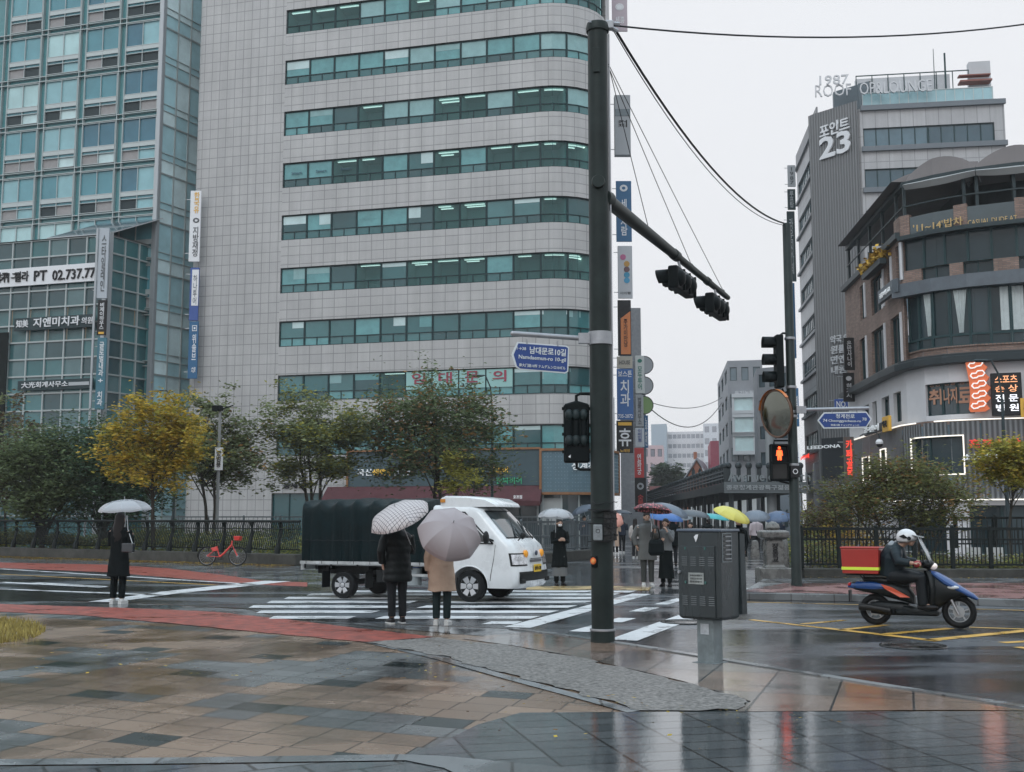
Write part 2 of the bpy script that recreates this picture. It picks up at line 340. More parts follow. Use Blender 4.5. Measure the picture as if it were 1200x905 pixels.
# exposed pebble strip
gpoly('pebble_strip', [(430, 753.5), (510, 748), (600, 758), (668, 770), (745, 787), (800, 800), (880, 824), (860, 834), (750, 833), (690, 817), (600, 793), (520, 770)], m_agg, .012, rag=.12)
gpoly('pavement_edge', [(420, 752), (430, 753.7), (520, 770.5), (600, 793.5), (690, 817.5), (750, 834), (735, 836), (680, 820.5), (590, 796), (510, 773)], m_kerb, .008)
# fan of big tan slabs, right
gpoly('paving_fan', [(620, 741), (680, 749), (760, 761), (900, 784), (1050, 808), (1200, 831.5), (1500, 882), (1500, 900), (1200, 834), (1110, 833), (862, 835), (880, 823), (800, 799), (745, 786), (668, 769), (600, 757), (540, 749)], m_fan, .008)
# dark wet slabs front right
gpoly('paving_slabs', [(510, 875), (560, 850), (610, 836), (760, 835), (1200, 834.4), (1500, 890), (1700, 1100), (950, 1300), (640, 1100), (480, 905), (470, 887)], m_slab, .006)
# kerb stones at the very front left and the light arc across the slabs
gpoly('kerb_line', [(-120, 893), (230, 889.5), (470, 886), (520, 888), (700, 905), (900, 960), (900, 1300), (860, 1300), (640, 960), (520, 902), (475, 893), (200, 897), (-120, 900)], m_kerb, .012)
gpoly('pavement', [(-150, 901), (200, 898), (470, 894), (520, 904), (640, 965), (800, 1300), (-500, 1300)], m_side, .008)
# thin kerb lip between plaza and road on the right
mbk = MB(); ed = [G(x, y) for x, y in [(600, 737.5), (680, 748), (760, 760), (900, 783), (1050, 807), (1200, 830), (1500, 881)]]
for a, b_ in zip(ed, ed[1:]): mbk.bar((a.x, a.y, .006), (b_.x, b_.y, .006), .13, .03)
tag(mbk.obj('kerb', m_kerb), kind='structure')
# far side: sidewalks with a real kerb on the right, flush cycle path on the left
gpoly('cycle_path', [(-600, 648), (0, 659.5), (125, 662), (198, 666.6), (260, 674), (306, 680.8), (360, 683), (360, 688), (300, 685.5), (255, 682), (125, 671), (0, 666), (-600, 655)], m_red, .008)
gpoly('far_pavement', [(-600, 641), (0, 652), (200, 657), (345, 664), (470, 664), (620, 664), (620, 691.5), (360, 687.8), (360, 683), (306, 680.8), (198, 666.6), (125, 662), (0, 659.5), (-600, 648)], m_side, .005)
gpoly('bridge_deck', [(620, 691.8), (760, 697), (868, 703), (895, 684), (935, 640), (900, 628), (660, 628), (560, 640), (620, 664)], m_asph2, .009)
kz = .14
Pk = [G(868, 703), G(1030, 706), G(1200, 712), G(1600, 722)]; Pb = [G(1600, 684), G(1200, 684), G(1030, 684), G(895, 684.5)]
mb = MB(); mb.prism([(p.x, p.y, 0) for p in Pk]+[(p.x, p.y, 0) for p in Pb], (0, 0, kz)); tag(mb.obj('far_kerb', m_kerb, bevel=.01), kind='structure')
mb = MB(); mb.poly([(p.x, p.y+.22, kz+.004) for p in Pk]+[(p.x, p.y-2.2 if k else p.y-1.5, kz+.004) for k, p in enumerate(Pb)]); o = mb.obj('pink_pavement', m_pink); tag(o, kind='structure')
if o.data.polygons[0].normal.z < 0: o.data.flip_normals()
mb = MB(); mb.poly([(p.x, p.y-2.3 if k else p.y-1.6, kz+.006) for k, p in enumerate(Pb)]+[(p.x, p.y-.1, kz+.006) for p in reversed(Pb)]); o = mb.obj('far_pavement', m_side); tag(o, kind='structure')
if o.data.polygons[0].normal.z < 0: o.data.flip_normals()
# painted markings: all real paint sheets on the road
mk = MB()
def stripe(a, b, c, d, mb_=None, z=.0095):
    P = [G(*q) for q in (a, b, c, d)]; (mb_ or mk).poly([(p.x, p.y, z) for p in P])
def line(a, b, wm, mb_=None, z=.0095):
    A, B = G(*a), G(*b); d = (B-A); d.z = 0; n_ = Vector((-d.y, d.x, 0)).normalized()*wm/2
    (mb_ or mk).poly([(A.x-n_.x, A.y-n_.y, z), (B.x-n_.x, B.y-n_.y, z), (B.x+n_.x, B.y+n_.y, z), (A.x+n_.x, A.y+n_.y, z)])
rows = [(724.2, 321, 412, 445, 628), (717.6, 306, 440, 477, 649), (711.5, 297, 466, 494, 671), (706, 318, 484, 520, 690), (701.3, 338, 505, 545, 706), (697.2, 365, 700, 0, 0), (693.6, 395, 690, 0, 0)]
for y, a, b, c, d in rows:
    h = (y-607)*.0135
    stripe((a, y-h), (b+6, y-h), (b-4, y+h), (a-6, y+h))
    if c: stripe((c+6, y-h), (d+6, y-h), (d-6, y+h), (c-6, y+h))
for y, a, b in [(730.6, 572, 607), (697.2, 706, 722), (693.8, 696, 742)]:
    h = (y-607)*.0135; stripe((a+4, y-h), (b+5, y-h), (b-5, y+h), (a-8, y+h))
line((606, 736), (752, 696.5), .42)
line((678, 741), (710, 732.5), .3); line((718, 729.8), (735, 725), .3); line((746, 717.5), (764, 712.5), .28); line((774, 709), (800, 702), .26)
line((730, 751), (806, 723), .4); line((806, 723), (846, 709), .4)
line((0, 667), (300, 685.5), .22); line((0, 682.8), (122, 688.6), .3); line((42, 683.5), (122, 688.0), .25)
line((0, 690.8), (190, 698), .22); line((118, 706), (200, 695), .55); line((200, 695), (326, 681.3), .75)
stripe((885, 690), (985, 688), (985, 693), (870, 695.5), z=kz+.02) if False else None
stripe((864, 691), (895, 689), (897, 694), (866, 696), z=.016)
tag(mk.obj('road_markings', m_white), kind='structure')
yk = MB()
line((0, 673.3), (255, 686.2), .12, yk)
line((880, 727), (960, 736), .13, yk); line((960, 736), (1100, 752), .17, yk); line((1034, 744.3), (1114, 737), .17, yk); line((1088, 751), (1205, 739.5), .2, yk); line((1136, 735.8), (1200, 738), .12, yk)
line((940, 732), (990, 727.5), .12, yk); line((985, 739), (1040, 733), .14, yk)
line((1140, 714.3), (1210, 716.2), .1, yk); line((870, 706), (1010, 709.3), .08, yk); line((1174, 754), (1230, 751), .16, yk); line((1192, 759), (1230, 764), .15, yk)
tag(yk.obj('yellow_box_marking', m_yel), kind='structure')
gpoly('tactile_paving', [(618, 688), (700, 687.5), (764, 688.5), (760, 693), (700, 692), (616, 692)], m_tact, .016)
# manhole and drain covers
m_iron = wet(mat('cast_iron', (.04, .04, .04), .4, .5, var=.3, vs=20), scale=3, lo=.08, hi=.3, bump=.8, bs=50)
for (px, py, r_, lb) in [(1070, 758, .38, 'round iron manhole cover in the wet road in front of the scooter'), (802, 730, .34, 'round iron manhole cover in the road behind the grey cabinet')]:
    p = G(px, py); t = thing('manhole_cover', lb, 'manhole cover', (p.x, p.y, .006))
    MB().lathe([(r_, 0), (r_, .006), (r_-.02, .008)], 32).obj('lid', m_iron, t, smooth=True)
    mb = MB(); mb.torus((0, 0, .006), r_+.025, .015, 32, 6, 'Z'); mb.obj('rim', m_iron, t, smooth=True)
# grass mound corner, far left
m_grass = mat('dry_grass', (.30, .24, .07), .9, var=.3, vs=3, island=.35)
gp = [G(-120, 722), G(0, 726), G(40, 731), G(53, 740), G(40, 748), G(0, 755), G(-150, 765)]
cg = sum(gp, Vector())/len(gp); mb = MB()
random.seed(3)
def inpoly(x, y, P):
    c = False; j = len(P)-1
    for i in range(len(P)):
        if (P[i].y > y) != (P[j].y > y) and x < (P[j].x-P[i].x)*(y-P[i].y)/(P[j].y-P[i].y)+P[i].x: c = not c
        j = i
    return c
xs = [p.x for p in gp]; ys = [p.y for p in gp]
for i in range(12000):
    x = random.uniform(min(xs), max(xs)); y = random.uniform(min(ys), max(ys))
    if not inpoly(x, y, gp): continue
    a = random.uniform(0, PI); h = random.uniform(.05, .12); w = .012; lx, ly = random.uniform(-.05, .05), random.uniform(-.05, .05)
    mb._add([(x-w*math.cos(a), y-w*math.sin(a), 0), (x+w*math.cos(a), y+w*math.sin(a), 0), (x+lx, y+ly, h)], [(0, 1, 2)])
o = mb.obj('grass', m_grass, fix=False); tag(o, 'patch of yellowed grass at the left edge of the tiled plaza', 'grass', None, 'stuff')
# ================================================================ facades
class Path:
    """a facade in plan: polyline, read left to right seen from the street; s in metres along it"""
    def __init__(s, pts):
        s.p = [Vector((p[0], p[1], 0)) for p in pts]; s.s = [0.]
        for a, b in zip(s.p, s.p[1:]): s.s.append(s.s[-1]+(b-a).length)
        s.L = s.s[-1]
    def seg(s, t):
        for i in range(len(s.p)-1):
            if t <= s.s[i+1] or i == len(s.p)-2: return i
    def at(s, t, z=0, off=0.):
        i = s.seg(t); d = (s.p[i+1]-s.p[i]).normalized(); nrm = Vector((d.y, -d.x, 0))
        # soften the normal at the joints of a curve
        return s.p[i]+d*(t-s.s[i])+nrm*off+Vector((0, 0, z))
    def dir(s, t): i = s.seg(t); return (s.p[i+1]-s.p[i]).normalized()
    def nrm(s, t): d = s.dir(t); return Vector((d.y, -d.x, 0))
    def hit(s, px, py=300):
        """s, z where the sight line through a pixel meets the facade"""
        d = ray(px, py); best = None
        for i in range(len(s.p)-1):
            a = s.p[i]; e = (s.p[i+1]-a); L = e.length; e = e/L
            den = d.x*e.y-d.y*e.x
            if abs(den) < 1e-9: continue
            t = (a.x*e.y-a.y*e.x)/den; u = ((d.x*t-a.x)*e.x+(d.y*t-a.y)*e.y)
            ok = -1e-3 <= u <= L+1e-3
            if t > 0 and (ok or (i == len(s.p)-2 and u > L) or (i == 0 and u < 0)):
                if ok or best is None: best = (s.s[i]+u, CAMZ+d.z*t)
                if ok: return best
        return best
    def cuts(s, a, b): return [a]+[x for x in s.s if a+1e-4 < x < b-1e-4]+[b]
def wall_mesh(P, z0, z1, holes=(), depth=.22, s0=0., s1=None, off=0., mb=None, mi=0, mr=0, uv0=0.):
    """wall with real openings and reveals. holes: (sa, sb, za, zb)"""
    mb = mb or MB(); s1 = P.L if s1 is None else s1
    ss = sorted(set([round(x, 4) for x in P.cuts(s0, s1)]+[round(q, 4) for h in holes for q in h[:2] if s0 < q < s1])); zs = sorted(set([z0, z1]+[round(q, 4) for h in holes for q in h[2:] if z0 < q < z1]))
    for a, b in zip(ss, ss[1:]):
        sm = (a+b)/2; A = P.at(a+1e-4, 0, off); B = P.at(b-1e-4, 0, off); run = None
        def flush(za, zb):
            mb.poly([(A.x, A.y, za), (B.x, B.y, za), (B.x, B.y, zb), (A.x, A.y, zb)], mi, [(a, za), (b, za), (b, zb), (a, zb)])
        st = None
        for c, d in zip(zs, zs[1:]):
            zm = (c+d)/2; solid = not any(h[0] < sm < h[1] and h[2] < zm < h[3] for h in holes)
            if solid and st is None: st = c
            if not solid and st is not None: flush(st, c); st = None
        if st is not None: flush(st, zs[-1])
    for (a, b, c, d) in holes:
        for u, v in zip(P.cuts(a, b), P.cuts(a, b)[1:]):
            for z in (c, d):
                q = [P.at(u+1e-4, z, off), P.at(v-1e-4, z, off), P.at(v-1e-4, z, off-depth), P.at(u+1e-4, z, off-depth)]; mb.poly(q, mr, [(u, z), (v, z), (v, z+.2), (u, z+.2)])
        for u in (a, b):
            e = 1e-4 if u == a else -1e-4
            q = [P.at(u+e, c, off), P.at(u+e, d, off), P.at(u+e, d, off-depth), P.at(u+e, c, off-depth)]; mb.poly(q, mr, [(u, c), (u, d), (u+.2, d), (u+.2, c)])
    return mb
def slab(P, a, b, z0, z1, t0, t1, mb, mi=0):
    """a band following the facade between s=a..b, z0..z1, from off t0 (back) to t1 (front)"""
    c = P.cuts(a, b); rings = []
    for i, u in enumerate(c):
        e = 1e-4 if i == 0 else -1e-4
        p0 = P.at(u+e, 0, t0); p1 = P.at(u+e, 0, t1)
        rings.append([(p0.x, p0.y, z0), (p1.x, p1.y, z0), (p1.x, p1.y, z1), (p0.x, p0.y, z1)])
    mb.loft(rings, mi, True)
def window(parent, P, a, b, z0, z1, off, fm, gm, fw=.06, mull=(), trans=(), ft=.08, name='window', lower=None, pane_mats=None):
    """one window: frame with mullions (fractions) and its panes as sub-part"""
    mb = MB(); w = b-a; h = z1-z0
    slab(P, a, b, z1-fw, z1, off, off+ft, mb); slab(P, a, b, z0, z0+fw, off, off+ft, mb)
    slab(P, a, a+fw, z0+fw, z1-fw, off, off+ft, mb); slab(P, b-fw, b, z0+fw, z1-fw, off, off+ft, mb)
    for t in trans: slab(P, a+fw, b-fw, z0+h*t-fw/2, z0+h*t+fw/2, off, off+ft*.95, mb)
    for m_ in mull:
        f, za, zb = m_ if isinstance(m_, tuple) else (m_, 0, 1)
        slab(P, a+w*f-fw/2, a+w*f+fw/2, z0+max(h*za, fw), z0+min(h*zb, h-fw) if zb < 1 else z1-fw, off, off+ft*.9, mb)
    o = mb.obj(name, fm, parent)
    g = MB(); c = P.cuts(a, b)
    for u, v in zip(c, c[1:]):
        zz = [(z0, z1, 0)] if lower is None else [(z0, z0+h*lower, 1), (z0+h*lower, z1, 0)]
        for za, zb, mi in zz:
            A = P.at(u+1e-4, 0, off+ft*.4); B = P.at(v-1e-4, 0, off+ft*.4)
            g.poly([(A.x, A.y, za), (B.x, B.y, za), (B.x, B.y, zb), (A.x, A.y, zb)], mi)
    g.obj('pane', gm if isinstance(gm, (list, tuple)) else [gm, gm], o, fix=False)
    return o
# materials
def glass(name, col, rough=.06, var=.15, vs=.6, spec=.6, refl=.25, bump=.02):
    m = mat(name, col, rough, 0, var=var, vs=vs, spec=spec, coat=refl, bump=bump, bs=1.2); return m
g_teal = glass('glass_teal', (.03, .13, .14)); g_dark = glass('glass_dark', (.020, .085, .095)); g_blind = glass('glass_blind', (.11, .31, .325), .15, var=.18, vs=1.2)
g_blind2 = glass('glass_blind_pale', (.22, .40, .41), .2, var=.12, vs=1.5); g_mid = glass('glass_mid', (.055, .17, .18))
g_blue = glass('glass_blue', (.045, .15, .17)); g_bluel = glass('glass_blue_light', (.30, .48, .52), .15); g_pale = glass('glass_pale', (.50, .66, .67), .2)
g_grey = glass('glass_grey', (.03, .05, .06)); g_greyl = glass('glass_grey_light', (.12, .16, .18))
m_tile = brick_mat('grey_tile_cladding', (.445, .44, .435), (.415, .41, .41), (.26, .26, .26), .62, .72, .028, rough=.45, var=.10, vs=.25)
m_tile2 = brick_mat('grey_spandrel_cladding', (.45, .445, .44), (.42, .415, .415), (.26, .26, .26), .89, .64, .028, rough=.45, var=.10, vs=.25)
m_frame = mat('window_frame_dark', (.02, .05, .055), .4); m_framel = mat('window_frame_grey', (.45, .5, .5), .4, .3); m_alu = mat('aluminium', (.4, .43, .45), .35, .6)
m_tealp = mat('teal_spandrel', (.08, .24, .26), .15, coat=.4, var=.1, vs=.5)
m_conc = mat('concrete', (.3, .3, .3), .8, var=.15, vs=1.); m_roomw = mat('office_wall', (.32, .45, .45), .8); m_lamp = mat('office_lamp', (1, .97, .9), emit=1.5)
m_wt = mat('sign_white', (.75, .76, .78), .4); m_bk = mat('sign_black', (.02, .02, .022), .4)
m_roomwarm = mat('warm_room', (.6, .42, .28), .8, emit=.25)
m_clear = None
def clear_glass(name, tint=(.6, .85, .85), fac=.75):
    if name in MC: return MC[name]
    m = bpy.data.materials.new(name); m.use_nodes = True; t = m.node_tree; t.nodes.clear(); n = t.nodes.new; l = t.links.new
    o = n('ShaderNodeOutputMaterial'); mx = n('ShaderNodeMixShader'); tr = n('ShaderNodeBsdfTransparent'); tr.inputs[0].default_value = (*tint, 1)
    p = n('ShaderNodeBsdfPrincipled'); p.inputs['Base Color'].default_value = (tint[0]*.3, tint[1]*.35, tint[2]*.35, 1); p.inputs['Roughness'].default_value = .05
    mx.inputs[0].default_value = fac; l(p.outputs[0], mx.inputs[1]); l(tr.outputs[0], mx.inputs[2]); l(mx.outputs[0], o.inputs[0]); MC[name] = m; return m
m_see = clear_glass('clear_office_glass', (.45, .72, .72), .7); m_seew = clear_glass('clear_window', (.8, .85, .85), .75)

def office(parent, P, a, b, z0, z1, off, warm=False):
    """a lit room behind clear panes: back wall, and ceiling lamps"""
    d = 1.6; mb = MB()
    q = lambda s_, z, o_: P.at(min(max(s_, a+.02), b-.02), z, o_)
    mb.poly([q(a, z0, off-d), q(b, z0, off-d), q(b, z1, off-d), q(a, z1, off-d)])
    mb.poly([q(a, z1, off-.02), q(b, z1, off-.02), q(b, z1, off-d), q(a, z1, off-d)])
    mb.poly([q(a, z0, off-.02), q(a, z1, off-.02), q(a, z1, off-d), q(a, z0, off-d)])
    mb.poly([q(b, z0, off-.02), q(b, z1, off-.02), q(b, z1, off-d), q(b, z0, off-d)])
    o = mb.obj('room', m_roomwarm if warm else m_roomw, parent, fix=False)
    lm = MB(); n_ = random.choice((1, 1, 2)) if not warm else 3
    for k in range(n_):
        if warm:
            c = P.at(a+(b-a)*random.uniform(.2, .8), z1-.08-random.random()*.1, off-random.uniform(.3, 1.2)); lm.ell(c, (.07, .07, .04), 8, 4)
        else:
            u = a+(b-a)*.12; v = b-(b-a)*random.choice((.12, .12, .4)); oo = off-.25-.55*k+random.uniform(-.05, .05); slab(P, u, v, z1-.1, z1-.06, oo-.06, oo+.06, lm)
    lm.obj('ceiling_lamp', m_lamp, o)

# ================================================================ building B: grey tiled office block with the rounded corner
random.seed(11)
Lx, Ly = AT(331, 300, 78).x, 78.0; sl = -.27; dB = Vector((1, sl, 0)).normalized()
Pl = Vector((AT(331, 300, 78).x, 78, 0)); A0 = Pl-dB*7.2
A0 = Vector((A0.x, A0.y, 0))
Rr = 3.86; Cs = Pl+dB*18.5; nin = Vector((-dB.y, dB.x, 0)); cc = Cs+nin*Rr
arc = []; a0 = math.atan2(-nin.y, -nin.x)
for k in range(1, 9): an = a0+R(105)*k/8*1.0; arc.append((cc.x+Rr*math.cos(an), cc.y+Rr*math.sin(an)))
side = Vector((.105, 1, 0)).normalized(); E1 = Vector((arc[-1][0], arc[-1][1], 0)); E2 = E1+side*13
# left corner is softly rounded and turns back
back = nin; left_pts = []
for k in range(4): an = a0-R(90)+R(90)*k/4; c2 = A0+dB*.5+nin*.5; left_pts.append((c2.x+.5*math.cos(an), c2.y+.5*math.sin(an)))
lp0 = Vector((*left_pts[0], 0))+nin*9
PB = Path([(lp0.x, lp0.y)]+left_pts+[(A0.x+dB.x*.5, A0.y+dB.y*.5), (Pl.x, Pl.y), (Cs.x, Cs.y)]+arc+[(E2.x, E2.y)])
sW = PB.hit(329, 300)[0]; sArc0 = PB.s[PB.p.index(Vector((Cs.x, Cs.y, 0)))] if Vector((Cs.x, Cs.y, 0)) in PB.p else sW+18.5
bB = thing('office_building', 'grey tiled office block with long teal window bands and a rounded right corner', 'building', (0, 0, 0))
ztops = [PB.hit(329, y)[1] for y in (72, 132.5, 192.5, 254.5, 315, 376.5, 440)]
st = (ztops[0]-ztops[-1])/6; ztops = [ztops[-1]+st*k for k in range(-1, 9)]         # from the second floor upwards
bh = st*.475
colw = (PB.hit(633, 200)[0]-sW)/10; holes = []; wins = []
for r_, zt in enumerate(ztops):
    e = sW+colw*13.2; holes.append((sW, e, zt-bh, zt))
# shop front and entrance openings on the ground floor
zs_ = PB.hit(500, 530)[1]
door = (PB.hit(318, 590)[0], PB.hit(378, 590)[0], 0.0, PB.hit(330, 578)[1]); holes.append(door)
Ztop = ztops[-1]+3
sm_ = PB.hit(331, 300)[0]
wm = wall_mesh(PB, 0, Ztop, [h for h in holes], .25, 0, sW-.001); wo = wm.obj('wall', m_tile, bB)
wm = wall_mesh(PB, 0, Ztop, holes, .25, sW, None); wm.obj('wall', m_tile2, bB)
# roof and the flank that closes the block
mb = MB(); mb.poly([(p.x, p.y, Ztop) for p in PB.p]+[(PB.p[0].x+14, PB.p[0].y+6, Ztop)]); mb.obj('roof', m_conc, bB)
light_rows = {0: .1, 1: .5, 2: .15, 3: .8, 4: .75, 5: .7, 6: .35, 7: .1, 8: .3, 9: .3}
nwin = 0; stuff = MB()
for r_, zt in enumerate(ztops):
    for k in range(13):
        a = sW+k*colw+.01; b = min(a+colw-.02, sW+colw*13.2); z0, z1 = zt-bh+.02, zt-.02
        if r_ > 8: continue
        lit = random.random() < {0: .1, 1: .05, 2: .0, 3: .5, 4: .42, 5: .4, 6: .2, 7: .0, 8: .3}[r_]
        if r_ in (3, 4, 5) and k < 2: lit = False
        c = random.random()
        gm = m_see if lit else (g_blind if c < .42 else g_mid if c < .62 else g_teal if c < .8 else g_blind2 if c < .9 and r_ > 4 else g_dark)
        if r_ in (2,) and 4 <= k < 9: gm = g_teal
        if r_ >= 6 and not lit and c < .75: gm = g_blind if c < .5 else g_blind2
        lo = m_see if lit else random.choice((g_teal, g_blind, g_mid, g_dark))
        w = window(bB, PB, a, b, z0, z1, -.22, m_frame, [gm, lo], fw=.055, trans=(.33,), mull=((.5, 0, .33),), lower=.33, ft=.1)
        nwin += 1
        if lit: office(w, PB, a, b, z0, z1, -.25)
        elif random.random() < .45 and gm is not g_blind2:      # roller blind let down part of the way
            bl = MB(); fr = random.choice((.25, .4, .55, .7)); x0, x1 = (a+.06, b-.06) if random.random() < .6 else ((a+.06, (a+b)/2) if random.random() < .5 else ((a+b)/2, b-.06))
            A_, B_ = PB.at(x0, 0, -.165), PB.at(x1, 0, -.165); zt_b = z1-.06; zb_b = zt_b-(z1-z0)*.6*fr; bl.poly([(A_.x, A_.y, zb_b), (B_.x, B_.y, zb_b), (B_.x, B_.y, zt_b), (A_.x, A_.y, zt_b)]); bl.obj('blind', random.choice((g_blind2, g_blind, g_pale)), w, fix=False)
# interior plates so the clear panes do not look through the block
mb = MB(); slab(PB, sW-.3, PB.L-.3, 0, Ztop-.1, -2.3, -2.0, mb); mb.obj('core_wall', m_conc, bB)
# letters stuck in the windows of one floor
for i, ch in enumerate('임대문의'):
    k = 5+i; a = sW+k*colw; z1 = ztops[1]-.03
    mb = MB(); A = PB.at(a+.08, 0, -.10); B = PB.at(a+colw-.08, 0, -.10)
    mb.box(((A.x+B.x)/2, (A.y+B.y)/2, z1-bh*.36), (colw-.1, .02, bh*.66), rz=math.atan2(dB.y, dB.x)); bn = mb.obj('banner', mat('banner_teal', (.30, .52, .50), .6), bB)
    c = PB.at(a+colw/2, z1-bh*.28, -.075); lettering(ch, c, .95, bh*.42, dB, mat('banner_red', (.32, .05, .09), .6), bn, bold=.05)
    if i in (1, 2): lettering('02-3238-'[3:] if i == 1 else '3277', PB.at(a+colw*(.6 if i == 1 else .4), z1-bh*.58, -.075), 1.1, bh*.13, dB, m_bk, bn, bold=.02)
for k in range(3):
    c = PB.at(sW+(k+.55)*colw, ztops[5]-.75, -.1); lettering('Smart', c, .8, .2, dB, mat('faint_blue', (.04, .1, .14), .5), bB, bold=.03)
# drain pipe with ladder rungs
mb = MB(); q = PB.hit(238, 300)[0]
for dx in (-.12, .12): p = PB.at(q+dx, 0, .25); mb.tube([(p.x, p.y, 6), (p.x, p.y, 34)], .045, 6)
for z in range(12, 68): p = PB.at(q-.12, z*.5, .25); p2 = PB.at(q+.12, z*.5, .25); mb.bar(p, p2, .03)
for z in (8, 14, 20, 26, 32): mb.bar(PB.at(q, z, 0), PB.at(q, z, .25), .06)
mb.obj('wall_ladder', mat('ladder_metal', (.12, .13, .14), .5, .5), bB)
# entrance
mb = MB(); d0 = PB.at(door[0], 0, -.23); d1 = PB.at(door[1], 0, -.23)
mb.poly([(d0.x, d0.y, 0), (d1.x, d1.y, 0), (d1.x, d1.y, door[3]), (d0.x, d0.y, door[3])]); e = mb.obj('entrance_door', g_dark, bB, fix=False)
mb = MB()
for f in (0, .33, .66, 1): p = PB.at(door[0]+(door[1]-door[0])*f, 0, -.2); mb.box((p.x, p.y, door[3]/2), (.07, .07, door[3]))
mb.obj('door_frame', m_frame, e)
lettering('동세빌', PB.at(PB.hit(345, 569)[0], PB.hit(345, 569)[1], .03), 1.6, .42, dB, m_bk, bB, bold=.05, ext=.04)
# shop front under the windows
m_shop = mat('shop_panel', (.05, .085, .10), .5, var=.15, vs=1); m_org = mat('shop_trim_orange', (.26, .12, .05), .5, var=.2, vs=3); m_awn = mat('awning_maroon', (.09, .035, .04), .7, var=.2, vs=2)
m_yl = mat('lit_yellow', (.8, .5, .08), emit=.25); m_wl = mat('lit_white', (.7, .73, .75), emit=.25); m_gl = mat('lit_green', (.05, .35, .18), emit=.15)
sh = thing('restaurant', 'dark shop front with maroon awning and yellow letters below the tiled block', 'restaurant')
s0, zc = PB.hit(411, 530); s1, _ = PB.hit(634, 560); z_t = PB.hit(500, 529)[1]; z_m = PB.hit(500, 570)[1]; z_a = PB.hit(500, 588)[1]
mb = MB(); slab(PB, s0, s1, z_m, z_t, .02, .32, mb); mb.obj('fascia', m_shop, sh)
mb = MB(); slab(PB, s0-.1, s1, z_t, z_t+.13, .02, .42, mb); slab(PB, s0-.13, s0, z_m, z_t, .02, .42, mb); mb.obj('trim', m_org, sh)
mb = MB(); n_ = 8
for a, b in [(s0-1.5, s1+.1)]:
    p0, p1 = PB.at(a, z_m, .3), PB.at(b, z_m, .3); q0, q1 = PB.at(a, z_a, 1.5), PB.at(b, z_a, 1.5); mb.poly([p0, p1, q1, q0]); r0, r1 = q0-Vector((0, 0, .3)), q1-Vector((0, 0, .3)); mb.poly([q0, q1, r1, r0]); mb.poly([p1, q1, r1, PB.at(b, z_m-1, .3)])
    mb.poly([p0, q0, r0, PB.at(a, z_m-1, .3)])
aw = mb.obj('awning', m_awn, sh)
mb = MB(); slab(PB, s0, s1, 0, z_m-.02, .02, .1, mb); mb.obj('shop_window', g_grey, sh)
mb = MB()
for k in range(11): u = s0+(s1-s0-.1)*k/10; slab(PB, u, u+.08, 0, z_m-.03, .1, .18, mb)
mb.obj('mullion', m_frame, sh)
def on(P, px, py, body, wpx, hpx, m, parent, off=.35, bold=.03, ext=.03, right=None, spacing=1.):
    s_, z = P.hit(px, py); a = P.hit(px-wpx/2, py)[0]; b = P.hit(px+wpx/2, py)[0]; h = P.hit(px, py-hpx/2)[1]-P.hit(px, py+hpx/2)[1]
    c = P.at(s_, z, off); return lettering(body, c, abs(b-a), h, right or P.dir(s_), m, parent, bold=bold, ext=ext, spacing=spacing)
on(PB, 430, 554, '국산', 18, 8, m_wl, sh); on(PB, 451, 554, '생맥주', 24, 8, m_yl, sh); on(PB, 474, 553.5, '전문점', 22, 8, m_wl, sh)
on(PB, 586, 551.5, '봄비어', 22, 8, m_yl, sh); on(PB, 598, 563.5, '진짜비어', 30, 8, m_gl, sh); on(PB, 614, 583, '호프집', 10, 4, m_wl, aw, off=1.56)
lb = thing('restaurant', 'blue studded panel shop front with an orange border behind the big signal pole', 'restaurant')
s0, _ = PB.hit(636, 560); s1 = PB.hit(714, 560)[0]+1.2; zt2 = PB.hit(660, 529)[1]; zb2 = PB.hit(660, 577)[1]
mb = MB(); slab(PB, s0, s1, zb2, zt2, .02, .5, mb); mb.obj('fascia', mat('studded_panel', (.10, .17, .21), .5, var=.1), lb)
mb = MB(); slab(PB, s0-.15, s1, zt2, zt2+.16, .02, .6, mb); slab(PB, s0-.15, s1, zb2-.16, zb2, .02, .6, mb); slab(PB, s0-.15, s0, zb2, zt2, .02, .6, mb); slab(PB, s1-.15, s1, zb2, zt2, .02, .62, mb); mb.obj('trim', m_org, lb)
mb = MB()
for i in range(34):
    for j in range(11):
        p = PB.at(s0+.2+(s1-s0-.5)*i/33, zb2+.15+(zt2-zb2-.3)*j/10, .51); mb.box(p, (.04, .04, .04))
sd = mb.obj('stud', mat('stud_pale', (.3, .38, .42), .4), lb); tag(sd, kind='stuff')
mb = MB(); slab(PB, s0, s1, 0, zb2-.17, .02, .12, mb); mb.obj('shop_window', g_grey, lb)
mb = MB()
for k in range(7): u = s0+(s1-s0-.1)*k/6; slab(PB, u, u+.08, 0, zb2-.18, .12, .2, mb)
mb.obj('mullion', m_framel, lb)
on(PB, 680, 546.5, '청계천', 26, 10, m_wl, lb, off=.55); on(PB, 735, 561, '남원', 12, 8, m_yl, lb, off=.55) if False else None
mb = MB(); s_ = PB.hit(646, 588)[0]; slab(PB, s_-.9, s_+.7, 1.2, 2.9, .14, .17, mb); mb.obj('poster', mat('poster_grey', (.4, .42, .42), .6), lb)
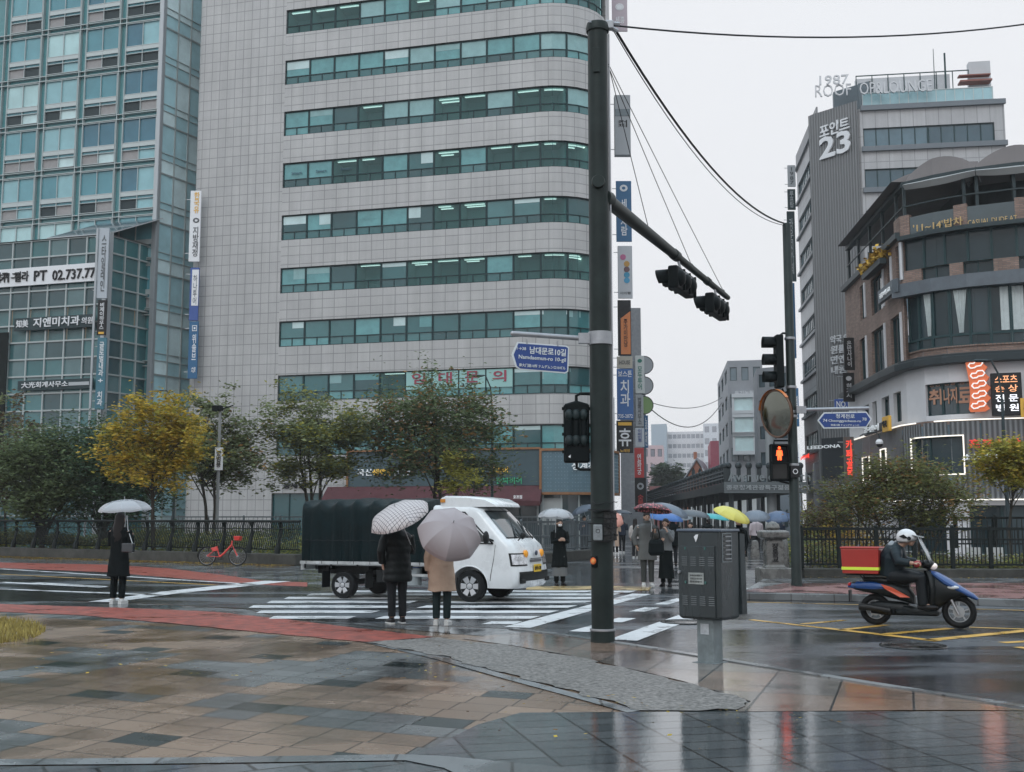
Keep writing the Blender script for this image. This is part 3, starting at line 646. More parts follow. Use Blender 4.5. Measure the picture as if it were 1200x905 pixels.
# ================================================================ building A: glass tower at the left
random.seed(5)
Yc = 80.; cA = Vector((AT(182, 300, Yc).x, Yc, 0)); dA = Vector((1, -.30, 0)).normalized(); sA = Vector((1, 1.9, 0)).normalized()
PA = Path([tuple((cA-dA*16)[:2]), tuple(cA[:2]), tuple((cA+sA*4.4)[:2]), tuple((cA+sA*4.4+Vector((-3, 8, 0)))[:2])])
bA = thing('glass_tower', 'tall blue green curtain wall tower at the left edge with grey spandrel vents', 'building')
zA = [PA.hit(120, y)[1] for y in (15, 70)]; stA = zA[0]-zA[1]; z_ref = PA.hit(147, 78)[1]   # top of the dark vent row
ztopA = z_ref+stA*2.4
mb = wall_mesh(PA, 0, ztopA, (), 0, off=-.25); mb.obj('wall', m_tealp, bA)
mb = MB(); mb.poly([(p.x, p.y, ztopA-.05) for p in PA.p]+[(PA.p[0].x, PA.p[0].y+12, ztopA-.05)]); mb.obj('roof', m_conc, bA)
sc_ = (PA.s[1]); bay = PA.hit(182, 200)[0]-PA.hit(134, 200)[0]
cw = [glass('tower_glass_a', (.13, .33, .38)), glass('tower_glass_b', (.24, .45, .49), .12), glass('tower_glass_c', (.08, .25, .30)), glass('tower_glass_d', (.40, .60, .61), .2), glass('tower_glass_e', (.04, .15, .21))]
vent = [mat('vent_grey', (.30, .29, .29), .6, var=.1), mat('vent_dark', (.035, .05, .055), .5), g_pale]
z_annex = PA.hit(120, 262)[1]
for fl in range(-1, 9):
    zb = z_ref+stA*(1.9-fl); 
    if zb < z_annex-stA: break
    for k in range(6):
        b = sc_-.35-bay*k; a = b-bay+.62
        if a < 0: continue
        # upper pane pair, lower vent pair: one window unit
        zt = zb; zl = zb-stA*.86
        mb = MB(); fw = .04
        for u in (a, (a+b)/2-fw/2, b-fw): slab(PA, u, u+fw, zl, zt, -.2, -.02, mb)
        for f in (0, .24, .42, .98): slab(PA, a, b, zl+(zt-zl)*f, zl+(zt-zl)*f+.04, -.2, -.01, mb)
        slab(PA, a, b, zl+(zt-zl)*.32, zl+(zt-zl)*.42, -.2, -.03, mb)
        w = mb.obj('window', m_framel, bA)
        g = MB(); c0 = random.choice((0, 0, 1, 1, 2, 3, 4)) if k else random.choice((2, 4, 4, 2, 0)); c1 = c0 if random.random() < .7 else random.choice((0, 1, 2))
        mid = (a+b)/2
        def pane(x0, x1, za, zb_, mi):
            A = PA.at(x0, 0, -.14); B = PA.at(x1, 0, -.14); g.poly([(A.x, A.y, za), (B.x, B.y, za), (B.x, B.y, zb_), (A.x, A.y, zb_)], mi)
        h = zt-zl; pane(a, mid, zl+h*.42, zt, c0); pane(mid, b, zl+h*.42, zt, c1)
        v0 = random.choice((5, 6, 5)); pane(a, mid, zl, zl+h*.24, v0); pane(mid, b, zl, zl+h*.24, random.choice((5, 6, 1, 7)))
        pane(a, b, zl+h*.24, zl+h*.33, 2)
        g.obj('pane', cw+vent, w, fix=False)
# mullion lines of the curtain wall
mb = MB()
for k in range(7):
    for u in (sc_-.3-bay*k, sc_-.35-bay*k-bay+.6): 
        if u > 0: slab(PA, u, u+.05, 0, ztopA, -.25, -.0, mb)
for fl in range(-2, 9):
    z = z_ref+stA*(1.9-fl)+.02; slab(PA, 0, sc_, z, z+.05, -.25, .01, mb); slab(PA, 0, sc_, z+.25*stA*.4, z+.25*stA*.4+.05, -.25, .01, mb)
mb.obj('curtain_wall_grid', m_framel, bA)
# corner strip and side face of three columns
mb = MB(); slab(PA, sc_-.3, sc_-.001, 0, ztopA, -.25, .05, mb); slab(PA, sc_+.001, sc_+.25, 0, ztopA, -.25, .04, mb); mb.obj('corner_post', m_alu, bA)
g_s1 = glass('side_glass_sky_blue', (.40, .63, .68), .15); g_s2 = glass('side_glass_sky_pale', (.66, .82, .84), .2); side0 = sc_+.3; side1 = PA.s[2]-.15; n3 = (side1-side0)/3  # side face kept pale: sky reflection put into the pane colours
for fl in range(-1, 11):
    zb = z_ref+stA*(1.75-fl)
    for k in range(3):
        a = side0+n3*k; b = a+n3-.02
        mats_ = random.choice(([g_s1, g_s1], [g_s2, g_s1], [g_s1, g_s2], [g_s1, g_s2]))
        window(bA, PA, a, b, zb-stA+.03, zb, -.2, m_framel, mats_, fw=.045, trans=(.28, .42), lower=.28, ft=.14)
# annex in front
Yn = 76.85; cN = Vector((AT(127, 300, Yn).x, Yn, 0)); PN = Path([tuple((cN-dA*12)[:2]), tuple(cN[:2]), tuple((cN+sA*7.6)[:2])])
bN = thing('glass_annex', 'lower dark teal glass annex with a phone number banner, in front of the tower', 'building')
zN = PN.hit(126, 274)[1]; sn = PN.s[1]
mb = wall_mesh(PN, 0, zN, (), 0, off=-.4); mb.obj('wall', m_tealp, bN)
mb = MB(); slab(PN, sn-.3, sn-.002, 0, zN+.1, -.4, .12, mb); slab(PN, sn+.002, sn+.3, 0, zN+.1, -.4, .12, mb); mb.obj('corner_post', m_alu, bN)
mb = MB(); mb.poly([(PN.p[0].x, PN.p[0].y, zN), (cN.x, cN.y, zN), (PN.p[2].x, PN.p[2].y, zN), (PN.p[0].x, PN.p[2].y, zN)]); mb.obj('roof', m_conc, bN)
stN = (PN.hit(100, 415)[1]-PN.hit(100, 484)[1])/3.95*2
pw = PN.hit(100, 300)[0]-PN.hit(78, 300)[0]
gl = [g_teal, glass('annex_glass_b', (.05, .13, .14)), glass('annex_glass_c', (.03, .075, .085)), g_mid, glass('annex_glass_d', (.09, .17, .18), .1)]
rowz = [zN-.05-k*(PN.hit(100, 300)[1]-PN.hit(100, 320)[1]) for k in range(17)]
for r_ in range(16):
    z1, z0 = rowz[r_], rowz[r_+1]
    for k in range(7):
        b = sn-.32-pw*k; a = b-pw
        y_mid = (z0+z1)/2
        if b < PN.hit(-10, 300)[0]: continue
        lit = r_ in (4, 5); m_ = m_seew if lit else random.choice(gl)
        w = window(bN, PN, a, b-.01, z0+.01, z1, -.3, m_framel, m_, fw=.045, ft=.2, name='window')
        if lit: office(w, PN, a, b, z0, z1, -.32, warm=True)
spw = (PN.L-sn-.4)/5.5
for r_ in range(16):
    z1, z0 = rowz[r_], rowz[r_+1]
    for k in range(6):
        a = sn+.32+spw*k; b = min(a+spw, PN.L-.01)
        lit = r_ in (4,) and k < 3; m_ = m_seew if lit else random.choice(gl+[gl[2], gl[1]]) if r_ > 3 else random.choice(gl[:2])
        w = window(bN, PN, a, b-.01, z0+.01, z1, -.3, m_framel, m_, fw=.045, ft=.2)
        if lit: office(w, PN, a, b, z0, z1, -.32, warm=True)
mb = MB(); slab(PN, PN.hit(-15, 400)[0], PN.hit(10, 400)[0], 0, PN.hit(5, 390)[1], .0, .1, mb); mb.obj('service_opening', mat('opening_shade', (.008, .012, .012), .9), bN)  # near-black slab on the wall: the opening's shade put into its colour
# sloping glass roof on top
a, b = PN.hit(55, 270)[0], sn; z_h = PN.hit(165, 263)[1]
mb = MB()
for k in range(13):
    u = a+(b-a)*k/12; p = PN.at(u, zN+.05, -.1); q = p+Vector((2.6, 3.2, z_h-zN+.6)); mb.bar(p, q, .07)
for f in (0, .5, 1.): mb.bar(PN.at(a, zN+.05, -.1)+Vector((2.6, 3.2, z_h-zN+.6))*f, PN.at(b, zN+.05, -.1)+Vector((2.6, 3.2, z_h-zN+.6))*f, .08)
rf = mb.obj('roof_rafters', m_alu, bN)
mb = MB(); p, q = PN.at(a, zN+.1, -.1), PN.at(b, zN+.1, -.1); e = Vector((2.6, 3.2, z_h-zN+.6)); mb.poly([p, q, q+e, p+e]); mb.obj('roof_glass', g_greyl, bN)
# banner, shop letters
def board(name, label, P, px0, px1, py0, py1, m, off=.12, th=.08, group=None, cat='sign', parent=None):
    pm, ym = (px0+px1)/2, (py0+py1)/2
    a = P.hit(px0, ym)[0]; b = P.hit(px1, ym)[0]; z1 = P.hit(pm, py0)[1]; z0 = P.hit(pm, py1)[1]
    mb = MB(); slab(P, a, b, z0, z1, off-th, off, mb)
    o = mb.obj(name, m, parent, bevel=.01)
    if not parent: tag(o, label, cat, group)
    return o
o = board('banner', 'long white banner with fitness words and a phone number on the glass annex', PN, -20, 117, 313, 334, m_wt, .1)
on(PN, 14, 326, '기구', 26, 11, m_bk, o, off=.12); on(PN, 27, 325, '필라', 20, 11, m_bk, o, off=.12) if False else None
for body, px, w in (('기구', 3, 16), ('필라', 27, 16), ('PT', 49, 15), ('02.737.77', 88, 50)): on(PN, px, 326-px*.05, body, w, 12, m_bk, o, off=.12, bold=.03)
m_dk = mat('sign_charcoal', (.03, .05, .055), .4)
o = board('dental_clinic_sign', 'dark clinic sign with pale raised letters and a small square emblem on the annex', PN, 18, 112, 371, 386, m_dk, .12)
on(PN, 28, 380, '知美', 14, 9, m_wt, o, off=.14); on(PN, 68, 377.5, '지앤미치과', 54, 11, m_wt, o, off=.14, bold=.04); on(PN, 104, 376, '의원', 13, 8, m_wt, o, off=.14)
o = board('accounting_office_sign', 'low dark sign with pale slanted letters near the foot of the glass annex', PN, 22, 110, 445, 457, m_dk, .12)
on(PN, 54, 451, '大光회계사무소', 54, 7, m_wt, o, off=.14, bold=.03); 
mb = MB(); slab(PN, PN.hit(82, 450)[0], PN.hit(106, 450)[0], PN.hit(90, 452)[1], PN.hit(90, 448)[1], .12, .16, mb); mb.obj('tube_lamp', m_alu, o)
# vertical fin signs
def vsign(name, label, px0, px1, py0, py1, Y, m, texts, group=None, right=(1, 0, 0), th=.15, poles=True, tm=None):
    a = AT(px0, (py0+py1)/2, Y); b = AT(px1, (py0+py1)/2, Y); r_ = Vector(right).normalized(); w = (b.x-a.x); c = (a+b)/2
    z1 = AT((px0+px1)/2, py0, Y).z; z0 = AT((px0+px1)/2, py1, Y).z
    t = thing(name, label, 'sign', (c.x, c.y, z0), 0, group)
    mb = MB(); mb.box((0, 0, (z1-z0)/2), (w, th, z1-z0)); mb.obj('panel', m, t, bevel=.015)
    for f in (.12, .88): mb = MB(); mb.bar((-w*.5-.3, th*.3, (z1-z0)*f), (w*.3, th*.3, (z1-z0)*f), .05); mb.obj('bracket', m_alu, t)
    for (body, fx, fy, fw, fh, mm, vert) in texts:
        lettering(body, (w*(fx-.5), -th/2, (z1-z0)*(1-fy)), w*fw, (z1-z0)*fh, (1, 0, 0), mm, t, vertical=vert, bold=.03, ext=.012)
    return t
m_bl = mat('sign_blue', (.035, .085, .30), .4); m_bl2 = mat('sign_deep_blue', (.015, .11, .24), .4); m_tx = mat('sign_letters_dark', (.08, .09, .1), .5); m_red_s = mat('sign_red', (.45, .04, .04), .4)
m_ye = mat('sign_yellow', (.75, .42, .05), .4)
vsign('vertical_sign', 'tall white vertical sign with yellow blocks up high between the glass tower and tiled block', 222.5, 235, 224, 307, 79, m_wt, [('한국유', .6, .17, .5, .3, m_ye, True), ('◎', .6, .42, .6, .07, m_tx, False), ('지방재정', .6, .72, .55, .42, m_tx, True)])
vsign('vertical_sign', 'blue vertical sign with a white inner panel below the tall white one', 222.5, 233, 314, 376, 79, m_bl, [('▮', .6, .38, .75, .68, m_wt, False), ('하나투어', .6, .42, .45, .56, m_bl, True)])
vsign('vertical_sign', 'deep blue vertical sign, lowest of the three on the corner of the tiled block', 221, 232, 377, 444, 79, m_bl2, [('▣', .6, .12, .5, .1, m_wt, False), ('위솔브', .6, .45, .45, .45, m_wt, True), ('세무', .6, .85, .5, .1, m_wt, True)])
vsign('vertical_sign', 'pale vertical sign at the corner of the annex beside the banner end', 115, 127, 268, 350, 76, mat('sign_pale', (.42, .46, .5), .4), [('스타일레인', .55, .5, .45, .8, m_tx, True)])
vsign('vertical_sign', 'narrow black vertical sign on the annex corner below the pale one', 114.5, 125, 352, 393, 76, m_bk, [('비제이하우스', .5, .45, .5, .75, m_wt, True), ('■', .5, .94, .6, .06, m_ye, False)])
vsign('vertical_sign', 'narrow teal vertical sign, lowest on the annex corner above the trees', 113, 124, 396, 480, 76, mat('sign_teal', (.04, .15, .20), .4), [('글로벌내과', .5, .3, .5, .48, m_wt, True), ('+', .5, .6, .5, .05, m_wt, False), ('치과', .5, .85, .55, .2, m_wt, True)])
mb = MB(); p = AT(109, 400, 75.9); mb.tube([(p.x, p.y, 0), (p.x, p.y, AT(109, 268, 75.9).z)], .09, 8); tag(mb.obj('sign_pole', m_alu), 'thin pale pole carrying the stacked vertical signs on the annex corner', 'pole')
# ================================================================ sign wall and receding buildings right of the pole
def plain_block(name, label, pts, z, wall, rows=None, cols=None, glassm=None, win=(.6, .5), cat='building', z0=1., faces=None, frame_m=None):
    """block from plan points (front path left to right) closed behind, windows in rows and columns per face"""
    P = Path(pts); t = thing(name, label, cat)
    holes = []; W_ = []
    if rows:
        sth = (z-z0)/rows
        for fi in (faces if faces is not None else range(len(pts)-1)):
            L = P.s[fi+1]-P.s[fi]; n_ = cols[fi] if isinstance(cols, (list, tuple)) else cols
            for r_ in range(rows):
                for k in range(n_):
                    cwid = L/n_; a = P.s[fi]+cwid*(k+.5-win[0]/2); b = a+cwid*win[0]; c = z0+sth*(r_+.5-win[1]/2); holes.append((a, b, c, c+sth*win[1]))
    wall_mesh(P, 0, z, holes, .2).obj('wall', wall, t)
    for h in holes: window(t, P, *h, -.2, frame_m or m_frame, glassm or g_grey, fw=.07, ft=.08)
    a, b = P.p[0], P.p[-1]; ka = 1+10/a.length; kb = 1+10/b.length; a2, b2 = a*ka, b*kb; mb = MB(); mb.poly([(p.x, p.y, z-.02) for p in P.p]+[(b2.x, b2.y, z-.02), (a2.x, a2.y, z-.02)]); mb.obj('roof', m_conc, t)
    mb = MB(); mb.poly([(b.x, b.y, 0), (b2.x, b2.y, 0), (b2.x, b2.y, z), (b.x, b.y, z)]); mb.poly([(b2.x, b2.y, 0), (a2.x, a2.y, 0), (a2.x, a2.y, z), (b2.x, b2.y, z)]); mb.poly([(a2.x, a2.y, 0), (a.x, a.y, 0), (a.x, a.y, z), (a2.x, a2.y, z)]); mb.obj('rear_wall', wall, t)
    return t, P
def XY(px, Y): return (AT(px, 500, Y).x, Y)
# narrow buildings closing the left side of the side street
zC = AT(746, 361, 97).z
plain_block('narrow_building', 'narrow grey building seen edge on just right of the tiled block', [XY(727, 97), XY(752.5, 97), XY(751.5, 118)], zC, mat('grey_render', (.30, .31, .33), .7, var=.15), 6, [1, 2], g_grey, faces=[1])
zC2 = AT(757, 440, 122).z
plain_block('narrow_building', 'lower thin dark building at the far end of the row of vertical signs', [XY(744, 120), XY(757, 120), XY(755.5, 150)], zC2, mat('dark_render', (.16, .18, .20), .7, var=.15), 4, [1, 2], g_grey, faces=[1])
zt_ = lambda y, Y: AT(740, y, Y).z
# projecting signs
m_or = mat('sign_orange', (.62, .20, .06), .45); m_gy = mat('sign_grey', (.36, .38, .40), .5); m_beige = mat('sign_beige', (.42, .39, .33), .5)
m_pk = mat('sign_mauve', (.50, .42, .46), .5); m_tl = mat('letters_green', (.02, .2, .15), .5)
SG = 'projecting signs stacked along the side street'
vsign('projecting_sign', 'mauve sign with a round mark cut by the top edge of the photo', 717, 735, -14, 37, 84, m_pk, [('◉', .5, .45, .55, .16, m_wt, False), ('세종', .5, .75, .6, .16, m_wt, False)], SG)
t = vsign('projecting_sign', 'boxy grey balcony sign above the blue sign on the side street', 720, 738.5, 113, 183, 86, m_gy, [('커피', .5, .48, .55, .12, m_bk, True)], SG, th=.6)
mb = MB(); mb.box((0, -.32, 3.4), (1.15, .03, .55)); mb.obj('dark_band', g_greyl, t)
vsign('projecting_sign', 'long deep blue sign with a white ring emblem at its top', 722, 740, 212.5, 283.5, 84, m_bl2, [('◎', .5, .12, .5, .11, m_wt, False), ('세계사람', .5, .6, .42, .6, m_wt, True)], SG)
t = vsign('projecting_sign', 'pale grey sign with a column of coloured discs', 724, 741, 288.5, 350, 84, mat('sign_lightgrey', (.48, .5, .53), .45), [('아이템', .5, .9, .7, .05, m_tx, False)], SG)
for k, c in enumerate([(.45, .12, .25), (.45, .25, .05), (.12, .06, .07), (.03, .25, .4), (.05, .3, .5)]):
    mb = MB(); mb.lathe([(.22, -.1), (.22, -.075)], 18, ((.12 if k else -.15), 0, 3.15-.42*k-(.1 if k else 0)), ax='Y'); mb.obj('disc', mat('disc_%d' % k, c, .4), t)
t = vsign('projecting_sign', 'dark sign with a slanted orange panel and vertical letters', 724, 739.5, 352, 417, 84, m_bk, [], SG)
mb = MB(); mb.prism([(-.28, -.09, .1), (.44, -.09, .1), (.44, -.09, 3.35), (-.28, -.09, 2.8)], (0, -.02, 0)); op = mb.obj('orange_panel', m_or, t); lettering('주가이만남', (.08, -.12, 1.7), .28, 2.1, (1, 0, 0), m_bk, t, vertical=True)
vsign('projecting_sign', 'beige sign with faint small letters between the orange and the dental sign', 723, 741, 418, 432, 84, m_beige, [('HOUSE', .5, .5, .7, .35, m_tx, False)], SG)
vsign('projecting_sign', 'royal blue dental sign with large white letters', 723, 742, 432.5, 492, 84, mat('sign_royal', (.03, .12, .34), .4), [('보스톤', .5, .1, .85, .12, m_wt, False), ('치과', .5, .48, .6, .52, m_wt, True), ('735-2872', .5, .93, .9, .07, m_wt, False)], SG)
t = vsign('projecting_sign', 'dark sign with a brushed white letter and a small yellow strip above it', 722.5, 742, 493, 531, 84, m_bk, [('휴', .5, .52, .75, .55, m_wt, False), ('노래방', .5, .93, .6, .1, m_ye, False)], SG)
mb = MB(); mb.box((0, -.09, 2.15), (1.0, .03, .24)); mb.obj('strip', m_ye, t)
vsign('projecting_sign', 'small red sign with white vertical letters', 743.5, 754.5, 525, 560, 88, m_red_s, [('연화궁', .5, .55, .45, .7, m_wt, True)], SG)
vsign('projecting_sign', 'white sign with green letters and a green dot', 744.5, 755, 417, 461, 96, mat('sign_white2', (.6, .63, .62), .4), [('●', .5, .14, .5, .1, m_tl, False), ('모두투어', .5, .6, .5, .62, m_tl, True)], SG)
vsign('projecting_sign', 'pale sign with dark and green words below the green lettered one', 745, 754, 463, 500, 96, m_gy, [('법률사무소', .5, .5, .5, .85, m_tx, True)], SG)
vsign('projecting_sign', 'pale sign with a small blue logo just above the red sign', 744.5, 755, 502, 524, 92, mat('sign_pale2', (.5, .54, .58), .4), [('이비인후', .5, .4, .45, .7, m_bl, True)], SG)
vsign('projecting_sign', 'blue grey sign strip, rightmost under the round discs', 755, 759.5, 487, 525, 100, m_bl2, [('노무법인', .5, .5, .6, .85, m_wt, True)], SG)
vsign('projecting_sign', 'dark storefront sign with a round white mark beside the studded panel', 744, 757, 560, 600, 88, m_bk, [('◎', .5, .25, .6, .2, m_gy, False), ('숯불', .5, .65, .5, .3, m_red_s, True)], SG)
vsign('projecting_sign', 'narrow lit white sign strip beside the pole at the studded shop front', 717.5, 720.5, 466, 540, 81, m_wt, [], SG)
lbs = ['grey round sign disc, uppermost of three on the thin building', 'grey round sign disc in the middle of three on the thin building', 'green and dark round sign disc, lowest of three on the thin building']
for k, (y, c) in enumerate([(428, m_gy), (452, m_gy), (475, mat('disc_green', (.2, .32, .12), .5))]):
    p = AT(755, y, 100); t = thing('round_sign', lbs[k], 'sign', tuple(p), 0, 'round signs on the thin building'); mb = MB(); mb.lathe([(.78, -.08), (.82, 0), (.78, .08)], 28, ax='Y'); mb.obj('disc', c, t, smooth=True)
    mb = MB(); mb.torus((0, -.08, 0), .78, .035, 28, 6); mb.obj('rim', m_bk, t, smooth=True)
# ================================================================ building E: tall block with the corrugated corner
random.seed(21)
cE = Vector((AT(1007, 120, 100).x, 100, 0)); dE = Vector((1, -.15, 0)).normalized(); cE2 = Vector((AT(957, 130, 103.8).x, 103.8, 0)); sdE = Vector((.105, 1, 0)).normalized()
wE = AT(1177, 120, 100-.15*13).x-cE.x; PE = Path([(AT(932, 150, 118.5).x, 118.5), tuple(cE2[:2]), tuple(cE[:2]), tuple((cE+dE*wE*1.011)[:2])])
m_wE = brick_mat('pale_panel_cladding', (.44, .44, .45), (.41, .41, .42), (.25, .25, .26), 1.1, 2.4, .03, rough=.5, var=.1)
def ribbed(name, c, w=.25, dark=.45):
    if name in MC: return MC[name]
    m = mat(name, c, .5, .3); t = m.node_tree; b = t.nodes['Principled BSDF']; n = t.nodes.new
    tc = n('ShaderNodeTexCoord'); wv = n('ShaderNodeTexWave'); wv.bands_direction = 'X'; wv.inputs['Scale'].default_value = .314/w
    t.links.new(tc.outputs['UV'], wv.inputs[0]); r_ = n('ShaderNodeMapRange'); r_.inputs[3].default_value = dark; r_.inputs[4].default_value = 1.1; t.links.new(wv.outputs['Fac'], r_.inputs[0])
    v = n('ShaderNodeVectorMath'); v.operation = 'SCALE'; v.inputs[0].default_value = c; t.links.new(r_.outputs[0], v.inputs['Scale']); t.links.new(v.outputs[0], b.inputs['Base Color'])
    bp = n('ShaderNodeBump'); bp.inputs['Distance'].default_value = .05; t.links.new(wv.outputs['Fac'], bp.inputs['Height']); t.links.new(bp.outputs[0], b.inputs['Normal']); return m
m_rib = ribbed('corrugated_panel', (.20, .205, .21), .3, .6)
bE = thing('office_tower', 'tall pale block with a grey corrugated corner carrying the number 23', 'building')
zE0 = PE.hit(1060, 125)[1]; ledges = [PE.hit(1010, y)[1] for y in (127, 175, 223)]; stE = (ledges[0]-ledges[2])/2
zEl = lambda k: ledges[0]-stE*k-.3
hs_ = []; sL0, sL1, sR0, sR1 = 0, PE.s[1], PE.s[2], PE.L
for k in range(0, 9):
    zt = zEl(k)-stE*.42; zb = zt-stE*.5
    hs_.append((.6, sL1-.15, zb, zt)); hs_.append((sR0+.25, sR1-.9, zb, zt))
wall_mesh(PE, 0, zE0, hs_, .25).obj('wall', m_wE, bE)
mb = MB(); c = PE.cuts(sL1+.001, sR0-.001)
A, B = PE.at(sL1, 0, .35), PE.at(sR0-.01, 0, .35); zr = PE.hit(1007, 119)[1]; zr1 = zr+.2
for (a_, b_) in ((A, B),):
    L = (b_-a_).length; mb.poly([(a_.x, a_.y, 4), (b_.x, b_.y, 4), (b_.x, b_.y, zr), (a_.x, a_.y, zr1)], 0, [(0, 4), (L, 4), (L, zr), (0, zr)])
mb.poly([(B.x, B.y, 4), (B.x+.1, B.y+.6, 4), (B.x+.1, B.y+.6, zr), (B.x, B.y, zr)], 0, [(0, 4), (.6, 4), (.6, zr), (0, zr)])
mb.poly([(A.x, A.y, 4), (A.x-.3, A.y+.6, 4), (A.x-.3, A.y+.6, zr1), (A.x, A.y, zr1)], 0, [(0, 4), (.6, 4), (.6, zr), (0, zr)])
mb.poly([(A.x, A.y, zr1), (B.x, B.y, zr), (B.x+.1, B.y+.6, zr), (A.x-.3, A.y+.6, zr1)], 0, [(0, 0)]*4)
mb.obj('corner_panel', m_rib, bE, fix=False)
m_ledge = mat('ledge_metal', (.14, .16, .18), .4, .4)
mb = MB()
for k in range(0, 10):
    z = zEl(k); slab(PE, 0, sL1-.02, z-stE*.0+.1, z+.35, 0, .25, mb); slab(PE, sR0+.05, sR1+.1, z, z+.45, 0, .3, mb)
mb.obj('ledge', m_ledge, bE)
gE = [glass('glass_e1', (.05, .10, .13)), glass('glass_e2', (.10, .17, .21)), glass('glass_e3', (.03, .07, .095)), glass('glass_e4', (.22, .29, .33), .12)]
for h in hs_:
    a, b, c, d = h; left = b < sL1; n_ = 4 if left else 2
    for k in range(n_):
        u = a+(b-a)*k/n_; v = a+(b-a)*(k+1)/n_
        window(bE, PE, u, v-.01, c, d, -.24, m_frame, random.choice(gE[:3] if not left else gE), fw=.09, mull=(.33, .66) if left else (.2, .4, .6, .8), trans=(.35,) if left else (), ft=.1)
mb = MB(); slab(PE, .3, PE.L-.3, 0, zE0-.2, -1.5, -1.3, mb); mb.obj('core_wall', m_conc, bE)
# roof terrace: glass rail, sign box, stair house, sheds
mb = MB(); mb.poly([(p.x, p.y, zE0-.03) for p in PE.p]+[(PE.p[-1].x+2, PE.p[-1].y+12, zE0-.03)]); mb.obj('roof', m_conc, bE)
mb = MB(); slab(PE, sR0+.1, sR1-.6, zE0, zE0+.35, -.6, -.1, mb); slab(PE, 0, sL1, zE0-.3, zE0+1.6, -.1, .05, mb); mb.obj('parapet', m_wE, bE)
mb = MB()
for k in range(15): u = sR0+.3+(sR1-sR0-1.2)*k/14; slab(PE, u, u+.06, zE0+.35, zE0+1.5, -.3, -.24, mb)
slab(PE, sR0+.3, sR1-.8, zE0+1.5, zE0+1.56, -.32, -.22, mb); mb.obj('rail', m_framel, bE)
mb = MB(); slab(PE, sR0+.32, sR1-.8, zE0+.36, zE0+1.48, -.28, -.26, mb); mb.obj('rail_glass', g_bluel, bE)
z1 = PE.hit(960, 103)[1]; sb0 = PE.hit(957, 110)[0]
mb = MB(); slab(PE, sb0-.6, sR0+.2, zE0-.2, zE0+3.0, -2.2, -1.6, mb); mb.obj('roof_box', mat('roof_box_dark', (.10, .13, .15), .5, var=.1), bE)
mb = MB(); slab(PE, sR0+.3, PE.hit(1125, 100)[0], zE0+.36, zE0+4.2, -4.2, -3.6, mb); slab(PE, sR0+10.5, sR0+12.4, zE0+.36, zE0+5.2, -4.2, -3.4, mb); mb.obj('roof_shed', mat('shed_panel', (.48, .49, .51), .5, var=.1, vs=.8), bE)
mb = MB()
for k in range(9): u = sR0+.3+k*1.45; slab(PE, u, u+.08, zE0+.36, zE0+4.5, -3.55, -3.5, mb)
slab(PE, sR0+.3, sR0+12.4, zE0+4.4, zE0+4.5, -3.55, -3.5, mb); slab(PE, sR0+8.2, sR0+8.35, zE0+.36, zE0+6, -3.0, -2.9, mb); mb.obj('roof_frame', m_frame, bE)
mb = MB(); slab(PE, sR0+9.4, sR0+12.2, zE0+2.9, zE0+3.05, -3.3, -2.2, mb); slab(PE, sR0+9.4, sR0+12.2, zE0+3.6, zE0+3.7, -3.3, -2.6, mb); mb.obj('awning', mat('rust_red', (.25, .09, .07), .6), bE)
p = PE.at(PE.hit(1104, 90)[0], 0, -3); mb = MB(); mb.tube([(p.x, p.y, zE0), (p.x, p.y, zE0+6.5)], [.06, .03], 6); mb.obj('antenna', m_frame, bE)
m_let = mat('raised_letters', (.55, .56, .58), .35, .2)
on(PE, 980, 108, 'ROOF', 34, 14, m_let, bE, off=.5, right=dE, ext=.1, bold=-.01); on(PE, 1048, 105, 'OP&LOUNGE', 84, 14, m_let, bE, off=.5, ext=.1, bold=-.01, right=dE)
on(PE, 982, 96, '1987', 28, 11, m_let, bE, off=.6, right=dE, ext=.1, bold=.02)
cs = (A+B)/2; rP = (B-A).normalized()
zz = AT(982, 150, cs.y).z; lettering('포인트', (cs.x-rP.y*-.0, cs.y-.05, zz)+Vector((rP.y, -rP.x, 0))*.03 if False else Vector((cs.x, cs.y, zz))+Vector((rP.y, -rP.x, 0))*.05, 3.3, 1.25, rP, m_wt, bE, bold=.04, ext=.08)
lettering('23', Vector((cs.x, cs.y, AT(982, 170, cs.y).z))+Vector((rP.y, -rP.x, 0))*.05, 3.5, 2.1, rP, m_wt, bE, bold=.09, ext=.08)
for k, tx in enumerate(('약국 안내원', '원룸식당', '면엔아임', '내원메뉴')):
    lettering(tx, Vector((cs.x+.3, cs.y-.4, AT(982, 397+k*12, cs.y).z))+Vector((rP.y, -rP.x, 0))*.1, 3.4, .75, rP, m_let, bE, bold=.05, ext=.06)
mb = MB(); slab(PE, sL1-.5, sR0+4, PE.hit(1000, 560)[1], PE.hit(1000, 512)[1], .36, .5, mb); mb.obj('shop_fascia', mat('fascia_dark', (.03, .035, .04), .4), bE)
on(PE, 970, 524, 'LEEDONA', 13, 4, m_wl, bE, off=.55, bold=.04); on(PE, 948, 536, '커피', 10, 5, mat('lit_red', (.9, .05, .03), emit=1.2), bE, off=.4)
mb = MB(); slab(PE, sL1-8, sR0+4, 0, PE.hit(1000, 537)[1], .05, .2, mb); mb.obj('shop_window', g_grey, bE)
